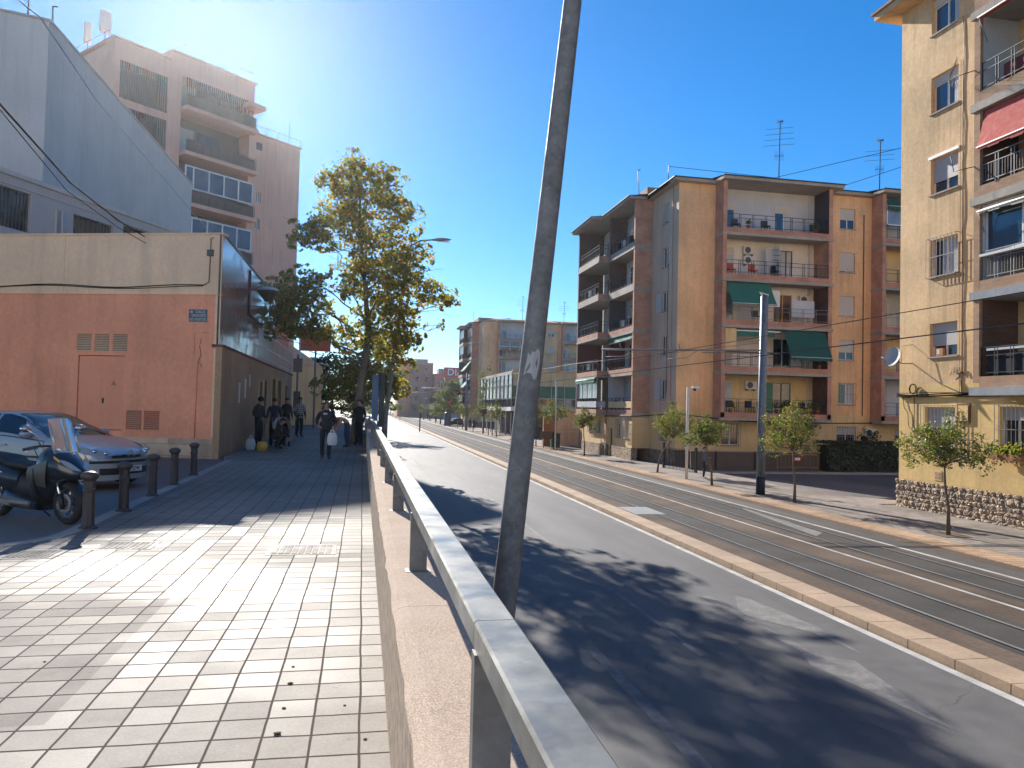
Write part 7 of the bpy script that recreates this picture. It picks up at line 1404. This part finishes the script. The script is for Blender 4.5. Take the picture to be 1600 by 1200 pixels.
# overhead cables at the left
for lb, pts, r in (('thin cable crossing from the top left corner down behind the salmon roof', [(-5.6, 11.0, 11.6), (-5.55, 13.1, 9.89), (-4.3, 13.0, 8.2), (-3.3, 14.5, 7.6), (-9.3, 36, 11.4)], .012),):
    pass
def sag(a, b, s, n=24): a, b = Vector(a), Vector(b); return [a+(b-a)*(i/n)+Vector((0, 0, -s*4*(i/n)*(1-i/n))) for i in range(n+1)]
m = MB(); m.tube(sag((-6.26, 14.1, 10.80), (-14.2, 60, 18.5), .0), .022, 'loggia_grey', 5) if False else None
def cable(lb, P, r, mat='cable_black'):
    m = MB(); m.tube([tuple(p) for p in P], r, mat, 5); o = m.build('overhead_cable'); tag(o, lb, 'cable'); return o
cable('thin pale cable crossing the sky from the top left corner behind the salmon roof', [(-6.75, 11.5, 11.2), (-6.6, 15.31, 11.09), (-6.48+.0, 16.5, 11.2), (-7.05, 21.5, 11.48), (-6.77, 31.64, 11.09), (-6.5, 38, 10.8)], .014, 'loggia_grey')
cable('thick black cable sagging from the left edge to the salmon building corner', [(-7.3, 13.5, 9.35), (-6.89, 15.42, 9.28), (-6.88, 19.51, 8.74), (-7.02, 23.61, 8.8), (-6.5, 26.0, 8.60), (-4.95, 26.18, 8.50)], .022)
cable('thinner cable hanging just below the thick black one', [(-7.3, 13.5, 9.35), (-6.89, 15.42, 9.2), (-6.95, 19.51, 8.55), (-7.02, 23.61, 8.6), (-6.4, 26.0, 8.38), (-4.95, 26.18, 8.48)], .012)
m = MB(); m.tube([Fs(u, .03, 7.42+.05*math.sin(u*1.3)) for u in [.6+.5*i for i in range(40)]], .016, 'cable_black', 5).tube([Fs(u, .045, 7.38+.05*math.sin(u*1.1+1)) for u in [.6+.5*i for i in range(40)]], .012, 'cable_black', 5).tube([Fs(.6, .03, 7.45), Fs(.42, .03, 7.55), Fs(.40, .03, 8.45), Fs(.40, .03, 8.98), Fs(.3, .03, 9.0)], .014, 'cable_black', 5).fbox(Fs, .3, .5, .0, .08, 8.4, 8.6, 'iron_black'); m.build('wall_cable', sb)
# ------------------------------------------------------------------ camera, light, sky
cam = bpy.data.cameras.new('camera'); co = bpy.data.objects.new('camera', cam); COL.objects.link(co)
cam.sensor_width = 36; cam.lens = 27.0; cam.clip_end = 5000; cam.clip_start = .05
yaw, pitch, roll = R_(10.95), R_(1.8), R_(1.35)
f = Vector((math.sin(yaw)*math.cos(pitch), math.cos(yaw)*math.cos(pitch), math.sin(pitch))); r = Vector((math.cos(yaw), -math.sin(yaw), 0)); u = r.cross(f)
r2 = r*math.cos(roll)+u*math.sin(roll); u2 = -r*math.sin(roll)+u*math.cos(roll)
co.matrix_world = Matrix(((r2.x, u2.x, -f.x, 0), (r2.y, u2.y, -f.y, 0), (r2.z, u2.z, -f.z, 3.7), (0, 0, 0, 1)))
SC.camera = co
EL, AZ = R_(26.0), R_(-11.1)
w = bpy.data.worlds.new('World'); SC.world = w; w.use_nodes = True; nt = w.node_tree; nt.nodes.clear()
bg = nt.nodes.new('ShaderNodeBackground'); sk = nt.nodes.new('ShaderNodeTexSky'); out = nt.nodes.new('ShaderNodeOutputWorld')
sk.sky_type = 'NISHITA'; sk.sun_disc = False; sk.sun_elevation = EL; sk.sun_rotation = AZ; sk.altitude = 50; sk.air_density = 1.0; sk.dust_density = 0.0; sk.ozone_density = 6.5
bg.inputs[1].default_value = .050; hs = nt.nodes.new('ShaderNodeHueSaturation'); hs.inputs['Saturation'].default_value = 1.22; nt.links.new(sk.outputs[0], hs.inputs['Color']); nt.links.new(hs.outputs[0], bg.inputs[0]); nt.links.new(bg.outputs[0], out.inputs[0])
sl = bpy.data.lights.new('sun', 'SUN'); sl.energy = 2.95; sl.angle = R_(.53); sl.color = (1., .94, .85); so = bpy.data.objects.new('sun', sl); COL.objects.link(so)
d = Vector((math.sin(AZ)*math.cos(EL), math.cos(AZ)*math.cos(EL), math.sin(EL))); so.rotation_euler = d.to_track_quat('Z', 'Y').to_euler(); so.location = d*60
SC.view_settings.view_transform = 'Standard'; SC.view_settings.look = 'None'; SC.view_settings.exposure = 1.72; SC.view_settings.gamma = 1
SC.cycles.max_bounces = 8; SC.cycles.transparent_max_bounces = 16; SC.cycles.use_denoising = True; SC.cycles.sample_clamp_indirect = 6

# unseen blocks added behind the viewpoint; their sunlit fronts bounce light onto shaded walls
for nm, x0, x1, y1, h, mt, lb in (('apartment_block', -34, -3.5, -15, 22, 'cloth_white', 'unseen cream block added behind the viewpoint to bounce light, walkway side'), ('apartment_block', 23, 62, -6, 20, 'cream_top', 'unseen ochre block added behind the viewpoint to bounce light, far side of the tramway')):
    t = T(nm, lb, 'apartment block', (x0, y1, 0)); Fb = frame(x1, y1, (-1, 0), 1); L_ = x1-x0; hl = [(2+4*i, 3.4+4*i, 3.2+3.1*k, 4.6+3.1*k) for i in range(int(L_/4)-1) for k in range(5)]
    m = MB(); wall(m, Fb, 0, L_, 0, h, mt, hl, depth=.2); m.fbox(Fb, 0, L_, -12, -.25, 0, h-.02, mt); m.build('wall', t); m = MB(); m.fbox(Fb, -.6, L_+.6, -12.6, .6, h, h+.3, 'roof_tile'); m.build('roof', t)
    m = MB()
    for a in hl: m.fbox(Fb, a[0]+.01, a[1]-.01, -.19, -.15, a[2]+.01, a[3]-.01, 'shutter_beige')
    m.build('shutter', t)
hz = N('haze'); hz.nt.nodes.remove(hz.b); pv = hz.n('ShaderNodeVolumePrincipled'); pv.inputs['Color'].default_value = (.93, .95, 1, 1); pv.inputs['Density'].default_value = .00017; pv.inputs['Anisotropy'].default_value = .8; hz.l(pv.outputs[0], hz.out.inputs['Volume']); MT['haze'] = hz.m  # scattering volume added for the sun glow and the veil at left
mb = MB(); mb.box(-160, 160, -40, 600, -1.2, 60, 'haze'); o = mb.build('haze'); o['kind'] = 'stuff'; o['label'] = 'thin haze added through the whole street for the glow around the sun'
